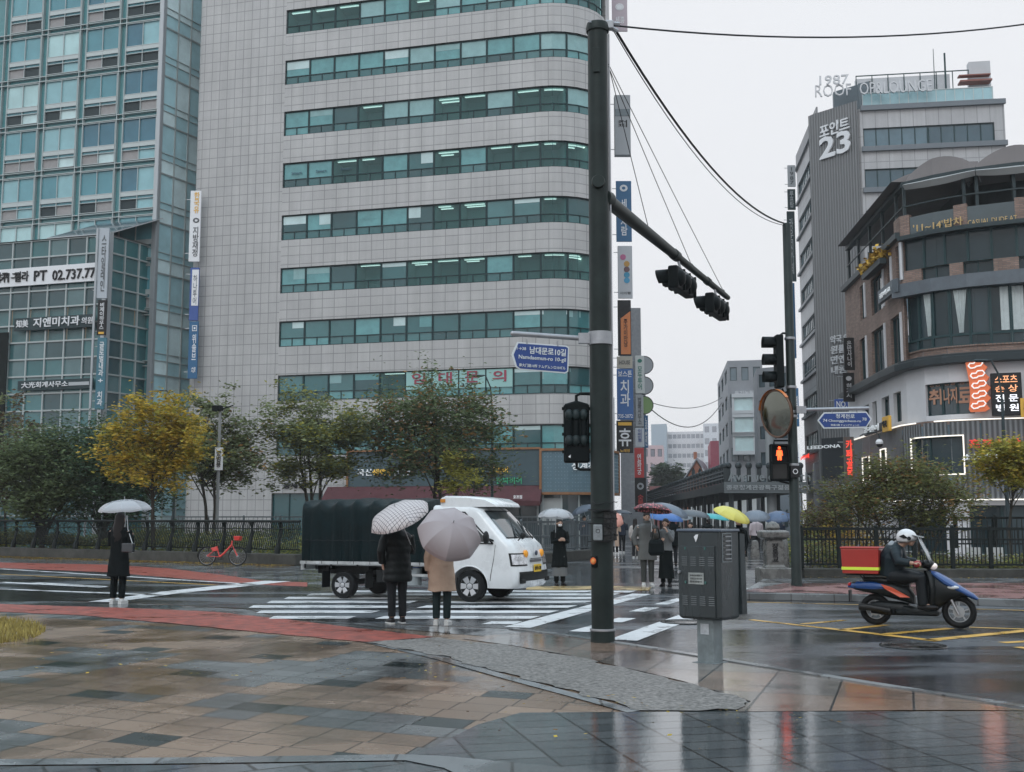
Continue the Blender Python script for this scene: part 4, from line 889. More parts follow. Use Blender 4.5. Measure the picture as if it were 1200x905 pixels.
# vertical sign strip on E's left edge
for k, (y0, y1, tx, mm, lb) in enumerate([(194, 219, '1987', m_bl2, 'topmost sign of the strip at the left edge of the tall block, reading 1987'), (222, 246, '루프탑', m_dk, 'second sign from the top of the strip on the left edge of the tall block'), (248, 330, '라운지카페', m_dk, 'long dark sign in the middle of the strip on the tall block'), (332, 420, '스크린골프', m_bl2, 'long blue sign in the strip on the tall block, above the street signs')]):
    vsign('vertical_sign', lb, 923, 932, y0, y1, 112, m_gy if k == 0 else mm, [(tx, .5, .5, .5, .8, m_tx if k == 0 else m_gy, True)], th=.2)
vsign('vertical_sign', 'narrow dark sign with white letters low on the strip behind the thin pole', 931, 936, 455, 500, 98, m_bl2, [('헬스', .5, .5, .5, .6, m_wt, True)])
vsign('vertical_sign', 'narrow white lit sign behind the thin pole above the bridge crowd', 932, 937, 520, 570, 98, m_wl, [('골프', .5, .5, .5, .6, m_bl, True)])
vsign('vertical_sign', 'black sign with white letters between the corrugated corner and brick building', 989, 1001, 396, 434, 66, m_bk, [('온반사나이', .5, .5, .45, .8, m_let, True)])
vsign('vertical_sign', 'black sign with a round emblem below the upper black sign by the brick building', 988, 1001, 437, 471, 66, m_bk, [('◉', .5, .2, .5, .16, m_let, False), ('히가시', .5, .62, .5, .5, m_let, True)])
vsign('vertical_sign', 'brown sign with glowing red vertical letters beside the brick building', 989, 1001, 512, 563, 64, mat('sign_brown', (.12, .10, .09), .5), [('카페골목', .5, .5, .62, .85, mat('lit_red2', (1, .07, .04), emit=1.0), True)])
vsign('vertical_sign', 'small pale sign with blue letters under the glowing red one', 988, 1003, 567, 575, 63, mat('sign_pale3', (.45, .55, .6), .4), [('미러', .5, .5, .6, .7, m_bl2, False)])
vsign('hospital_sign', 'round blue sign with white letters half hidden behind the street name sign', 978, 996, 468, 480, 70, m_bl, [('NO.1', .5, .5, .8, .6, m_wt, False)])
# ================================================================ building F: curved brick building
random.seed(31)
Yf = 55.
def PX(px, Y): return (AT(px, 400, Y).x, Y)
top = [PX(992, 68.5), PX(1060, 55), PX(1100, 53.6), PX(1140, 52.6), PX(1200, 51.6), PX(1290, 50.6)]
cxs = [PX(992, 68.5), PX(1040, 58.5), PX(1060, 55.6), PX(1082, 54.0), PX(1110, 53.0), PX(1145, 52.3), PX(1200, 51.6), PX(1290, 50.6)]
PF = Path(top); PG = Path(cxs)
m_brick = brick_mat('brown_brick', (.20, .125, .095), (.30, .20, .16), (.13, .12, .115), .34, .085, .012, .5, rough=.7, var=.25, bump=.5, vs=.8)
m_stone = mat('white_stone', (.62, .62, .64), .6, var=.06, vs=1)
m_ribg = ribbed('ribbed_cladding', (.20, .21, .22), .22, .35)
zf = lambda y, px=1062: PF.hit(px, y)[1]
bF = thing('brick_building', 'curved brown brick building with roof tents, white band and ribbed grey ground floor', 'building')
zTer, zW4b, zB3, zS3, zG3, zBk, zC, zWb, z2b, zR, z1t, z1b = [zf(y) for y in (278, 333, 336, 349, 412, 424, 431, 455, 492, 502, 512, 560)]
sc1 = PF.s[1]
# upper storeys (3, 4) with the left flank windows
zlev = [(zf(300), zf(258)), ]
hu = []
LS = sc1
for (x0, x1, y0, y1) in [(1007, 1014, 334, 375), (1020, 1036, 322, 366), (1039, 1045, 303, 345), (1049, 1058, 286, 331), (1007, 1016, 396, 452), (1021, 1038, 384, 444), (1043, 1057, 370, 430)]:
    q0, q1 = PF.hit(x0, y0)[0], PF.hit(x1, y0)[0]; xm = (x0+x1)/2; hu.append((q0, q1, max(PF.hit(xm, y1)[1], zC+.4), PF.hit(xm, y0)[1]))
FR = PF.L-sc1
hu += [(sc1+.05, PF.L-.01, zf(318), zf(280)), (PF.hit(1080, 325)[0], PF.hit(1113, 325)[0], zf(333), zf(318)+.001), (PF.hit(1129, 325)[0], PF.hit(1165, 325)[0], zf(333), zf(318)+.001), (PF.hit(1195, 325)[0], PF.L-.01, zf(333), zf(318)+.001)]
gap = (sc1+.05, PF.L-.01, zC+.3, zS3)
wall_mesh(PF, zC, zTer, hu+[gap], .25).obj('wall', m_brick, bF)
gF = [glass('glass_f1', (.022, .04, .048), refl=.04, spec=.35), glass('glass_f2', (.035, .055, .065), refl=.04, spec=.35), glass('glass_f3', (.015, .03, .036), refl=.04, spec=.35)]
for h in hu[:7]: window(bF, PF, *h, -.24, m_frame, random.choice(gF), fw=.08, mull=(.35, .7), ft=.1)
def rowwin(P, a, b, z0, z1, n_, off, gms, fw=.06, **k):
    for i in range(n_): window(bF, P, a+(b-a)*i/n_, a+(b-a)*(i+1)/n_-.005, z0, z1, off, m_frame, random.choice(gms), fw=fw, **k)
rowwin(PF, sc1+.06, PF.L-.02, zf(318), zf(280), 8, -.22, gF)
for h in hu[8:11]: rowwin(PF, h[0], h[1], h[2], h[3], 1, -.22, gF, mull=(.5,))
# white reveals beside the flank windows
mb = MB()
for h in hu[:7]: slab(PF, h[1]-.3, h[1]-.05, h[2], h[3], -.12, .06, mb)
mb.obj('shutter', m_stone, bF)
# grey band + third floor glass bow, set on the round plan
gb = mat('band_metal', (.11, .13, .15), .5, .3, var=.15, vs=2)
s3 = PG.hit(1062, 380)[0]
mb = MB(); slab(PF, sc1-.1, PF.L, zS3, zf(334), .05, .5, mb); mb.obj('grey_band', gb, bF)
zb0 = zf(401)
for i in range(10):
    a = s3+.2+(PG.L-s3-.3)*i/10; b = s3+.2+(PG.L-s3-.3)*(i+1)/10
    window(bF, PG, a, b-.01, zb0, zS3+.05, -.15, m_frame, [gF[i % 3]]*2, fw=.07, ft=.14)
    window(bF, PG, a, b-.01, zG3-.05, zb0, -.02, m_frame, gF[(i+1) % 3], fw=.06, ft=.1, name='balustrade_panel')
# curtains
m_cur = mat('curtain', (.5, .55, .55), .8, var=.1)
for px, w in ((1088, .5), (1126, .6), (1187, 1.0)):
    s_ = PG.hit(px, 375)[0]; rings = []
    for j in range(9):
        z = zb0+.1+(zS3-.15-zb0)*j/8; t_ = 1-abs(j/8-.0)*0; ww = w*(.35+.65*(j/8)**1.2) if px < 1180 else w; ring = []
        for k in range(13): u = s_-ww/2+ww*k/12; p = PG.at(u, z, -.04+.03*math.sin(k*2.1)); ring.append(p)
        rings.append(ring)
    mb = MB(); mb.loft(rings, 0, False, False); mb.obj('curtain', m_cur, bF, smooth=True, fix=False)
# brick balcony skirt, cornice and white stone band follow the bow
mb = MB(); wall_mesh(PG, zBk, zG3-.04, (), 0, s3-.2, None, .05, mb); slab(PG, s3-.2, PG.L, zG3-.12, zG3-.05, -.1, .12, mb); mb.obj('skirt', m_brick, bF, fix=False)
mb = MB(); slab(PG, 0, PG.L, zC-.12, zC+.22, -.1, .55, mb); slab(PG, 0, PG.L, zC+.22, zC+.36, -.1, .35, mb); mb.obj('cornice', mat('cornice_dark', (.035, .045, .05), .4, .3), bF, bevel=.02)
z2t = zf(454); h2 = []
for (a, b) in [(1010, 1018), (1022, 1027), (1033, 1042), (1047, 1056), (1085, 1142)]: h2.append((PG.hit(a, 470)[0], PG.hit(b, 470)[0], z2b+.05, z2t))
wall_mesh(PG, z2b-.2, zC-.1, h2, .3).obj('stone_band', m_stone, bF)
for h in h2[:4]: window(bF, PG, *h, -.28, m_frame, gF[0], fw=.06, ft=.1)
a, b = h2[4][:2]
m_let2 = mat('window_letters', (.42, .22, .14), .5)
for i in range(3):
    w = window(bF, PG, a+(b-a)*i/3, a+(b-a)*(i+1)/3-.01, z2b+.05, z2t, -.28, m_frame, g_grey, fw=.05, ft=.1)
    c = PG.at(a+(b-a)*(i+.5)/3, z2b+.95, -.2); lettering('취나료'[0] if i == 0 else ('나지' if i == 1 else '료'), c, .7, .75, PG.dir(a+(b-a)*(i+.5)/3), m_let2, w, bold=.06)
    lettering('통증', PG.at(a+(b-a)*(i+.5)/3, z2b+1.55, -.2), .6, .2, PG.dir(a+(b-a)*(i+.5)/3), m_let2, w, bold=.02)
mb = MB(); wall_mesh(PG, zR, z2b-.19, (), 0, 0, None, .04, mb); mb.obj('brick_course', m_brick, bF, fix=False)
# ribbed ground floor with a lit edge
m_neon = mat('led_edge', (1, .93, .82), emit=1.0)
h1 = [(PG.hit(1076, 540)[0], PG.hit(1131, 540)[0], zf(558), zf(516)), (PG.hit(1018, 545)[0], PG.hit(1026, 545)[0], zf(561), zf(527)), (PG.hit(1040, 545)[0], PG.hit(1046, 545)[0], zf(561), zf(522))]
zg0 = zf(586)
wall_mesh(PG, zg0, zR+.1, h1, .4, 0, None, .3, None, 0, 0).obj('ribbed_wall', m_ribg, bF)
for h in h1: 
    w = window(bF, PG, *h, 0., m_frame, gF[0], fw=.06, mull=(.4,) if h is h1[0] else (), ft=.1)
    mb = MB(); slab(PG, h[0]-.05, h[0], h[2]-.05, h[3]+.05, .3, .36, mb); slab(PG, h[1], h[1]+.05, h[2]-.05, h[3]+.05, .3, .36, mb); slab(PG, h[0], h[1], h[3], h[3]+.05, .3, .36, mb); slab(PG, h[0], h[1], h[2]-.05, h[2], .3, .36, mb); mb.obj('light_strip', m_neon, w)
mb = MB(); slab(PG, 0, s3+1, zR+.13, zR+.18, .3, .38, mb); slab(PG, PG.hit(1100, 500)[0], PG.L, zR+.13, zR+.18, .31, .39, mb); slab(PG, .0, PG.L, zg0-.07, zg0-.02, .3, .38, mb); mb.obj('light_strip', m_neon, bF)
wall_mesh(PG, 0, zg0-.09, [(PG.hit(1045, 600)[0], PG.hit(1108, 600)[0], 0, zg0-.5), (PG.hit(1135, 600)[0], PG.L-.1, 0, zg0-.3)], .5).obj('ground_wall', m_stone, bF)
rowwin(PG, PG.hit(1045, 600)[0], PG.hit(1108, 600)[0], 0, zg0-.5, 3, -.4, gF); rowwin(PG, PG.hit(1135, 600)[0], PG.L-.1, 0, zg0-.3, 4, -.4, gF)
# letters and signs on F
on(PG, 1165, 520, '혼조식당', 60, 10, mat('lit_red3', (.8, .05, .04), emit=.4), bF, off=.45, bold=.06, ext=.05); on(PG, 1165, 536, '소곱창아구찜', 76, 8, m_wl, bF, off=.45, bold=.05, ext=.05)
# roof terrace: parapet sign, posts, two tent roofs, awnings
m_tent = mat('tent_canvas', (.20, .185, .185), .8, var=.08, vs=1); m_post = mat('post_dark', (.04, .055, .06), .5, .3)
mb = MB(); mb.poly([(p.x, p.y, zTer-.03) for p in PF.p]+[(PF.p[-1].x+2, PF.p[-1].y+14, zTer-.03), (PF.p[0].x+8, PF.p[0].y+3, zTer-.03)]); mb.obj('terrace_floor', m_conc, bF)
zp = zf(256); mb = MB(); slab(PF, sc1, PF.L, zTer, zp, -.12, 0, mb); mb.obj('parapet_glass', glass('parapet_glass', (.05, .075, .085)), bF)
for px0, px1 in ((1048, 1066), (1118, 1134), (1190, 1204)):
    mb = MB(); a = PF.hit(px0, 262)[0]; b = PF.hit(px1, 262)[0]; wall_mesh(PF, zTer, zp+.15, (), 0, a, b, .04, mb); slab(PF, a, b, zTer, zp+.14, -.2, .02, mb); mb.obj('brick_pier', m_brick, bF, fix=False)
mb = MB(); slab(PF, 0, sc1, zTer+.0, zTer+.3, -.1, .25, mb); slab(PF, sc1, PF.L, zTer-.18, zTer+.02, -.1, .3, mb); mb.obj('terrace_edge', m_post, bF)
m_gold = mat('gold_letters', (.55, .38, .16), .5)
on(PF, 1100, 264, "'11~14'밥차", 56, 10, m_gold, bF, off=.12, bold=.01, ext=.03); on(PF, 1163, 259, 'CASUAL DUDE AT', 58, 6, m_gold, bF, off=.12, bold=.0, ext=.02)
zr0 = zf(212); mb = MB()
for u in (.3, 3.0, 6.0, 9.0, 12., sc1, sc1+3.2, PF.hit(1144, 230)[0], PF.hit(1188, 230)[0], PF.L-.2): p = PF.at(u, 0, -.25); mb.box((p.x, p.y, (zTer+zr0)/2), (.14, .14, zr0-zTer))
slab(PF, 0, PF.L, zr0-.25, zr0, -.4, -.1, mb); slab(PF, 0, PF.L, zp+.6, zp+.66, -.2, -.14, mb); mb.obj('terrace_post', m_post, bF)
mb = MB(); slab(PF, .2, PF.L, zTer, zr0+.35, -3.7, -3.45, mb); mb.obj('terrace_wall', mat('terrace_dark', (.035, .045, .05), .7, var=.3, vs=.6), bF)
tents = [(1060, 1143), (1144, 1240)]
for (x0, x1) in tents:
    a, b = PF.hit(x0, 205)[0], PF.hit(x1, 205)[0]; rings = []
    for k in range(13):
        f = k/12; h = .95*math.sin(PI*(.06+.88*f))**.8; p0 = PF.at(a+(b-a)*f, zr0+h-.1, -.15); p1 = PF.at(a+(b-a)*f, zr0+h-.1, -3.6); q0 = PF.at(a+(b-a)*f, zr0, -.12); q1 = PF.at(a+(b-a)*f, zr0, -3.6); rings.append([q0, p0, p1, q1])
    mb = MB(); mb.loft(rings); mb.obj('tent_roof', m_tent, bF)
    rings = []
    for k in range(13): f = k/12; sag = .25*math.sin(PI*f); rings.append([PF.at(a+(b-a)*f, zr0-.45-sag*.6, .05), PF.at(a+(b-a)*f, zr0-.25-sag*.3, .25), PF.at(a+(b-a)*f, zr0-.15-sag*.2, .0)])
    mb = MB(); mb.loft(rings); mb.obj('rolled_awning', mat('awning_roll', (.33, .34, .34), .7), bF)
mb = MB(); rings = []
for k in range(9): u = sc1*(1-k/8.); rings.append([PF.at(max(u, .01), zr0+.05, .35), PF.at(max(u, .01), zr0+.35, -.3), PF.at(max(u, .01), zr0+1., -2.2), PF.at(max(u, .01), zr0+1., -3.9), PF.at(max(u, .01), zr0, -3.9)])
mb.loft(rings); mb.obj('tent_roof', m_tent, bF)
# small facade signs on F as things of their own
s_ = PF.hit(1025, 352)[0]
t = board('facade_sign', 'slanting grey sign with pale letters on the left flank of the brick building', PF, 1040, 1059, 334, 350, gb, .5, .2)
on(PF, 1050, 343, '갈비고', 13, 6, m_wl, t, off=.53, bold=.03)
t = thing('restaurant_sign', 'black lit sign board listing a clinic in orange and white letters', 'sign', tuple(PG.at(PG.hit(1179, 465)[0], zf(497), .4)), math.atan2(PG.dir(PG.L-1).y, PG.dir(PG.L-1).x))
mb = MB(); mb.box((0, 0, 1.05), (1.3, .2, 1.95)); mb.obj('panel', m_bk, t, bevel=.02)
m_lo = mat('lit_orange', (1, .45, .22), emit=.7); m_lw = mat('lit_white2', (.95, .95, 1), emit=.9)
for k, (tx, mm) in enumerate([('스포츠', m_lo), ('손 상', m_lo), ('전 문', m_lw), ('병 원', m_lw)]): lettering(tx, (0, -.11, 1.75-k*.44), .95, .33, (1, 0, 0), mm, t, bold=.03)
# spine shaped neon sign
c0 = PG.at(PG.hit(1147, 462)[0], 0, .45); rzz = math.atan2(PG.dir(PG.hit(1147, 462)[0]).y, PG.dir(PG.hit(1147, 462)[0]).x)
t = thing('spine_sign', 'orange and white neon sign shaped like stacked vertebrae on the white band', 'sign', (c0.x, c0.y, zf(490)), rzz)
H_ = zf(432)-zf(490); m_no = mat('neon_orange', (.75, .17, .06), .4, emit=.18); m_nw = mat('neon_white', (.9, .84, .8), emit=.5)
mb = MB(); rings = []
for k in range(21):
    f = k/20; cx = .10*math.sin(f*PI*1.2)+.05*math.sin(f*PI*10); w = .40+.05*math.sin(f*PI*10); w *= .8 if k in (0, 20) else 1; rings.append([(cx-w, 0, f*H_), (cx+w, 0, f*H_), (cx+w, .15, f*H_), (cx-w, .15, f*H_)])
mb.loft(rings); mb.obj('panel', m_no, t)
for k in range(5):
    z = H_*(.1+.195*k); cx = .10*math.sin((.1+.195*k)*PI*1.2); sh_ = [(-.30, .02), (-.22, .14), (-.05, .13), (.02, .24), (.24, .25), (.33, .12), (.24, .0), (.05, -.02), (-.02, -.08), (-.2, -.1), (-.30, .02)]
    mb = MB(); mb.tube([(cx+x, -.04, z+y*.95) for x, y in sh_], .035, 6); mb.obj('vertebra', m_nw, t, smooth=True)
t = board('yellow_sign', 'yellow and black sign board at the right edge below the clinic sign', PG, 1195, 1215, 468, 490, m_ye, .6, .15); on(PG, 1205, 479, '분식', 14, 14, m_bk, t, off=.62, bold=.05)
t = board('shop_sign', 'row of white letters beside a yellow square above the dark corner of the brick building', PG, 1027, 1050, 498, 508, m_bk, .65, .12)
on(PG, 1037, 503, '준앤어', 18, 8, m_wl, t, off=.68, bold=.04)
t = board('shop_sign', 'square yellow sign at the end of the white letters on the corner', PG, 1050, 1058, 488, 506, m_ye, .7, .15); on(PG, 1054, 497, '약국', 5, 8, m_bk, t, off=.72)
# window box flowers
fl = thing('flower_box', 'window box with yellow flowers under the terrace of the brick building', 'flower box', tuple(PF.at(sc1*.68, zf(292), .35)), math.atan2(PF.dir(1).y, PF.dir(1).x))
mb = MB(); mb.box((0, 0, 0), (4.2, .35, .3)); mb.obj('planter', m_post, fl)
mb = MB()
for i in range(420):
    c = Vector((random.gauss(0, 1.1), random.gauss(0, .18), .25+abs(random.gauss(0, .25)))); q = Matrix.Rotation(random.uniform(0, 6.3), 3, 'Z') @ Matrix.Rotation(random.uniform(0, 3), 3, 'X'); s_ = .09
    mb._add([c+q @ Vector(v) for v in ((-s_, 0, -s_), (s_, 0, -s_), (s_, 0, s_), (-s_, 0, s_))], [(0, 1, 2, 3)])
mb.obj('flowers', mat('yellow_flowers', (.45, .28, .04), .8, island=.5), fl, fix=False)
# CCTV dome on F
t = thing('dome_camera', 'white dome camera on a curved arm in front of the ribbed cladding', 'camera', tuple(PG.at(PG.hit(1062, 520)[0], zf(520), 1.3)))
mb = MB(); mb.ell((0, 0, 0), .16, 14, 8); mb.obj('dome', m_bk, t, smooth=True); mb = MB(); mb.lathe([(.17, .02), (.19, .12), (.12, .24), (.04, .26)], 16); mb.obj('housing', m_wt, t, smooth=True)
mb = MB(); mb.tube([(0, 0, .26), (0, 0, .5), (-.25, 0, .62), (-.6, .6, .55), (-.6, 1.1, .5)], .03, 6); mb.obj('arm', m_post, t, smooth=True)
# ================================================================ far end of the street
random.seed(41)
def shade(c, k=.1): return tuple(c)
# building D1, grey with bay windows
zD = AT(870, 423, 150).z
D1, P1 = plain_block('shop_building', 'grey five storey shop building behind the convex mirror, with bay windows', [XY(842, 176), XY(854, 150), XY(895, 149)], zD, mat('grey_stucco', (.26, .27, .29), .7, var=.12, vs=.5), 6, [3, 3], glass('glass_d', (.12, .17, .2)), faces=[0, 1])
mb = MB()
for k, (y0, y1) in enumerate([(467, 482), (490, 507), (512, 529)]):
    a, b = P1.hit(858, 475)[0], P1.hit(885, 475)[0]; z1_, z0_ = P1.hit(870, y0)[1], P1.hit(870, y1)[1]; slab(P1, a, b, z0_-.5, z0_, 0, 1.3, mb); slab(P1, a, b, z1_, z1_+.5, 0, 1.3, mb); slab(P1, a, a+.3, z0_, z1_, 0, 1.2, mb); slab(P1, b-.3, b, z0_, z1_, 0, 1.2, mb)
mb.obj('bay_frame', mat('pale_trim', (.5, .52, .54), .6), D1)
mb = MB()
for k, (y0, y1) in enumerate([(467, 482), (490, 507), (512, 529)]):
    z1_, z0_ = P1.hit(870, y0)[1], P1.hit(870, y1)[1]; slab(P1, a+.3, b-.3, z0_, z1_, .2, 1.0, mb)
mb.obj('bay_window', g_pale, D1)
on(P1, 872, 461, '유기농원', 22, 5, m_let, D1, off=.5)
plain_block('shop_building', 'grey block right behind the walk signal, lower than the tall tower', [XY(884, 120), XY(888, 112), XY(925, 110)], AT(900, 432, 112).z, mat('grey_stucco2', (.25, .26, .28), .7, var=.12, vs=.5), 6, [1, 3], glass('glass_d2', (.07, .10, .12)), faces=[1])
plain_block('red_panel_building', 'narrow building with dark red and white panels beside the gabled brick house', [XY(829, 200), XY(832, 185), XY(843, 184)], AT(835, 517, 185).z, mat('wine_panel', (.30, .07, .10), .6, var=.15), None)
# pale high rise in the haze
zH = AT(800, 497, 740).z
plain_block('high_rise', 'pale multi storey block fading into the haze at the end of the street', [XY(777, 759), XY(842, 748), XY(846, 792)], AT(800, 505, 748).z, mat('pale_concrete', (.62, .6, .62), .8), 9, [12, 1], glass('glass_far', (.22, .22, .26)), win=(.82, .42), faces=[0])
plain_block('high_rise', 'grey windowless stair tower at the left of the pale hazy block', [XY(763, 743), XY(781, 739), XY(782, 770)], zH, mat('grey_tower', (.30, .36, .42), .8), None)
plain_block('high_rise', 'lower pale block at the right end of the hazy block with a flat roof', [XY(824, 734), XY(850, 730), XY(852, 770)], AT(800, 496, 730).z, mat('pale_tower', (.55, .56, .60), .8), 8, [3, 1], glass('glass_far', (.22, .22, .26)), faces=[0])
plain_block('low_building', 'faint pink low building behind the sign wall at the street end', [XY(752, 260), XY(777, 260), XY(778, 275)], AT(760, 522, 260).z, mat('pink_wall', (.55, .42, .44), .8), 5, [3, 1], glass('glass_far', (.22, .22, .26)), faces=[0])
# gabled brick house
gh = thing('gabled_house', 'red brick house with a steep pale slate gable at the street end', 'house'); 
gx0, gx1, gxa = AT(803, 560, 190).x, AT(829, 560, 190).x, AT(816, 540, 190).x; ze = AT(810, 563, 190).z; za = AT(816, 540, 190).z
mb = MB(); mb.prism([(gx0, 190, 0), (gx1, 190, 0), (gx1, 190, ze), (gxa, 190, za), (gx0, 190, ze)], (3.2, 16, 0)); mb.obj('wall', mat('far_brick', (.38, .16, .10), .8, var=.1), gh)
mb = MB(); e = Vector((4., 16.5, 0)); mb.prism([(gxa, 189.6, za+.15), (gx1+.4, 189.6, ze-.1), (gx1+.4, 189.6, ze+.25), (gxa, 189.6, za+.5)], e); mb.prism([(gxa, 189.6, za+.15), (gxa, 189.6, za+.5), (gx0-.4, 189.6, ze+.25), (gx0-.4, 189.6, ze-.1)], e); rf = mb.obj('roof', mat('slate', (.30, .33, .36), .7), gh)
mb = MB(); mb.box((gxa, 191, za+.9), (.5, .6, 1.2)); mb.obj('chimney', mat('far_brick', (.3, .1, .07)), rf)
for dx in (-.55, .55):
    mb = MB(); mb.prism([(gxa+dx-.28, 189.95, ze+.3), (gxa+dx+.28, 189.95, ze+.3), (gxa+dx+.28, 189.95, ze+1.6), (gxa+dx, 189.95, ze+2.1), (gxa+dx-.28, 189.95, ze+1.6)], (0, -.08, 0)); mb.obj('window', m_dk, gh)
# footbridge at the end
t = thing('footbridge', 'pale blue railed footbridge crossing the far end of the street', 'bridge')
a, b = AT(761, 585, 175), AT(800, 585, 175); zb_, zt2_ = AT(780, 592, 175).z, AT(780, 580, 175).z
mb = MB(); mb.box(((a.x+b.x)/2, 175, zb_+.5), (b.x-a.x, 2.5, 1.)); mb.obj('deck', mat('bridge_blue', (.25, .33, .42), .6), t)
mb = MB(); mb.box(((a.x+b.x)/2, 173.8, zt2_), (b.x-a.x, .15, .2))
for k in range(14): mb.box((a.x+(b.x-a.x)*k/13, 173.8, (zb_+zt2_)/2+.5), (.12, .12, zt2_-zb_-1))
mb.obj('railing', mat('rail_white', (.6, .62, .65), .5), t)
mb = MB(); mb.box((a.x+.3, 175, zb_/2), (.6, 1, zb_)); mb.obj('pier', m_conc, t); mb = MB(); mb.box((b.x-.3, 175, zb_/2), (.6, 1, zb_)); mb.obj('pier', m_conc, t)
t = plain_block('terrace_building', 'low maroon fronted building under the far trees', [XY(760, 200), XY(806, 198), XY(807, 210)], AT(780, 570, 200).z, mat('maroon_wall', (.2, .08, .08), .8), None)
# Avenue canopy
cp = thing('street_canopy', 'long dark canopy with a row of upright fins running down the side street', 'canopy')
m_can = mat('canopy_dark', (.045, .055, .06), .55, .3, var=.2, vs=.5); m_can2 = mat('canopy_edge', (.12, .14, .15), .5, .3)
Yn_, Yf_ = 64., 165.; zc0 = AT(890, 577, Yn_).z; zc1 = AT(890, 566, Yn_).z
xl0 = AT(848, 570, Yn_).x; xl1 = AT(742, 600, Yf_).x; xr0 = AT(945, 570, Yn_).x; xr1 = AT(800, 600, Yf_).x
n_ = 20
def cl(f, e=0): return (xl0+(xl1-xl0)*f, xr0+(xr1-xr0)*f, Yn_+(Yf_-Yn_)*f)
mb = MB(); A0_, B0_, y0_ = cl(0); A1_, B1_, y1_ = cl(1)
mb.prism([(A0_, y0_, zc0), (B0_, y0_, zc0), (B1_, y1_, zc0), (A1_, y1_, zc0)], (0, 0, zc1-zc0)); mb.obj('roof', m_can, cp)
mb = MB(); fk = []
zt3 = AT(850, 548, Yn_).z
for k in range(44):
    f = (k/43)**1.25; x, _, y = cl(f); f2 = MB(); f2.box((x+.1, y, (zc1+zt3)/2-.0), (.16, .22, zt3-zc1-.06)); f2.ell((x+.1, y, zt3+.1), .17, 8, 5); f2.obj('fin', m_can, cp)
for zz_ in (zc1+.25, (zc1+zt3)/2, zt3-.2): mb.bar((A0_, y0_, zz_), (A1_, y1_, zz_), .07)
mb.obj('rail', m_can2, cp)
for k in range(8): x = A0_+.3+(B0_-A0_-.6)*k/7; f2 = MB(); f2.box((x, y0_+.1, (zc1+zt3)/2), (.2, .2, zt3-zc1-.02)); f2.ell((x, y0_+.1, zt3+.1), .2, 8, 5); f2.obj('fin', m_can, cp)
for k in range(16):
    f = k/15; x, xr, y = cl(f)
    for xx in ((x+.5, xr-.5)): c2 = MB(); c2.box((xx, y+.4, zc0/2), (.22, .22, zc0-.01)); c2.obj('column', m_can, cp)
mb = MB(); mb.box(((A0_+B0_)/2, y0_-.12, (zc0+zc1)/2), (B0_-A0_, .1, zc1-zc0+.1)); fs = mb.obj('fascia', m_can2, cp)
lettering('Avenue of Youth', ((A0_+B0_)/2+.2, y0_-.12, zc1+.35), 4.6, .5, (1, 0, 0), mat('canopy_letters', (.22, .25, .26), .4), fs, bold=.02, ext=.04)
lettering('종로청계관광특구젊음의거리', ((A0_+B0_)/2+.1, y0_-.18, (zc0+zc1)/2), 4.6, .28, (1, 0, 0), mat('canopy_letters2', (.35, .38, .40), .4), fs, bold=.04, ext=.02)
mb = MB(); mb.tube([(A0_+2.9, y0_+1, 0), (A0_+2.9, y0_+1, zc1+3)], .28, 12); mb.obj('pillar', mat('pillar_grey', (.25, .27, .28), .5), cp, smooth=True)
# ground floor shops along the right of the side street
t, PS = plain_block('shop_row', 'row of glazed ground floor shops under the street canopy', [XY(806, 165), XY(915, 92), XY(938, 91)], 4.2, mat('shop_wall', (.2, .21, .22), .7, var=.2), 1, [12, 2], mat('shop_pane_glow', (.55, .6, .62), .4, emit=.35), win=(.7, .7), z0=0)  # glow added to the panes, standing for bright sky between the columns
t, PS2 = plain_block('kiosk', 'blue grey rendered wall with small arched windows right of the canopy', [XY(905, 86), XY(935, 84), XY(936, 96)], AT(920, 573, 85).z, mat('blue_render', (.22, .26, .30), .7), None)
for k in range(3):
    s_ = PS2.hit(908+k*7, 592)[0]; p = PS2.at(s_, 1.3, .02); mb = MB(); mb.prism([(p.x-.2, p.y-.03, 1.0), (p.x+.2, p.y-.03, 1.0), (p.x+.2, p.y-.03, 2.), (p.x, p.y-.03, 2.3), (p.x-.2, p.y-.03, 2.)], (0, -.05, 0)); mb.obj('window', m_dk, t)
# haze box
mb = MB(); mb.box((0, 420, 31), (1204, 964, 64)); mh = bpy.data.materials.new('haze'); mh.use_nodes = True; t_ = mh.node_tree; t_.nodes.clear()
o_ = t_.nodes.new('ShaderNodeOutputMaterial'); v_ = t_.nodes.new('ShaderNodeVolumePrincipled'); v_.inputs['Color'].default_value = (1, 1, 1, 1); v_.inputs['Absorption Color'].default_value = (1, 1, 1, 1); v_.inputs['Density'].default_value = .00032; v_.inputs['Anisotropy'].default_value = 0.
t_.links.new(v_.outputs[0], o_.inputs['Volume']); hz = mb.obj('haze', mh); tag(hz, kind='stuff')
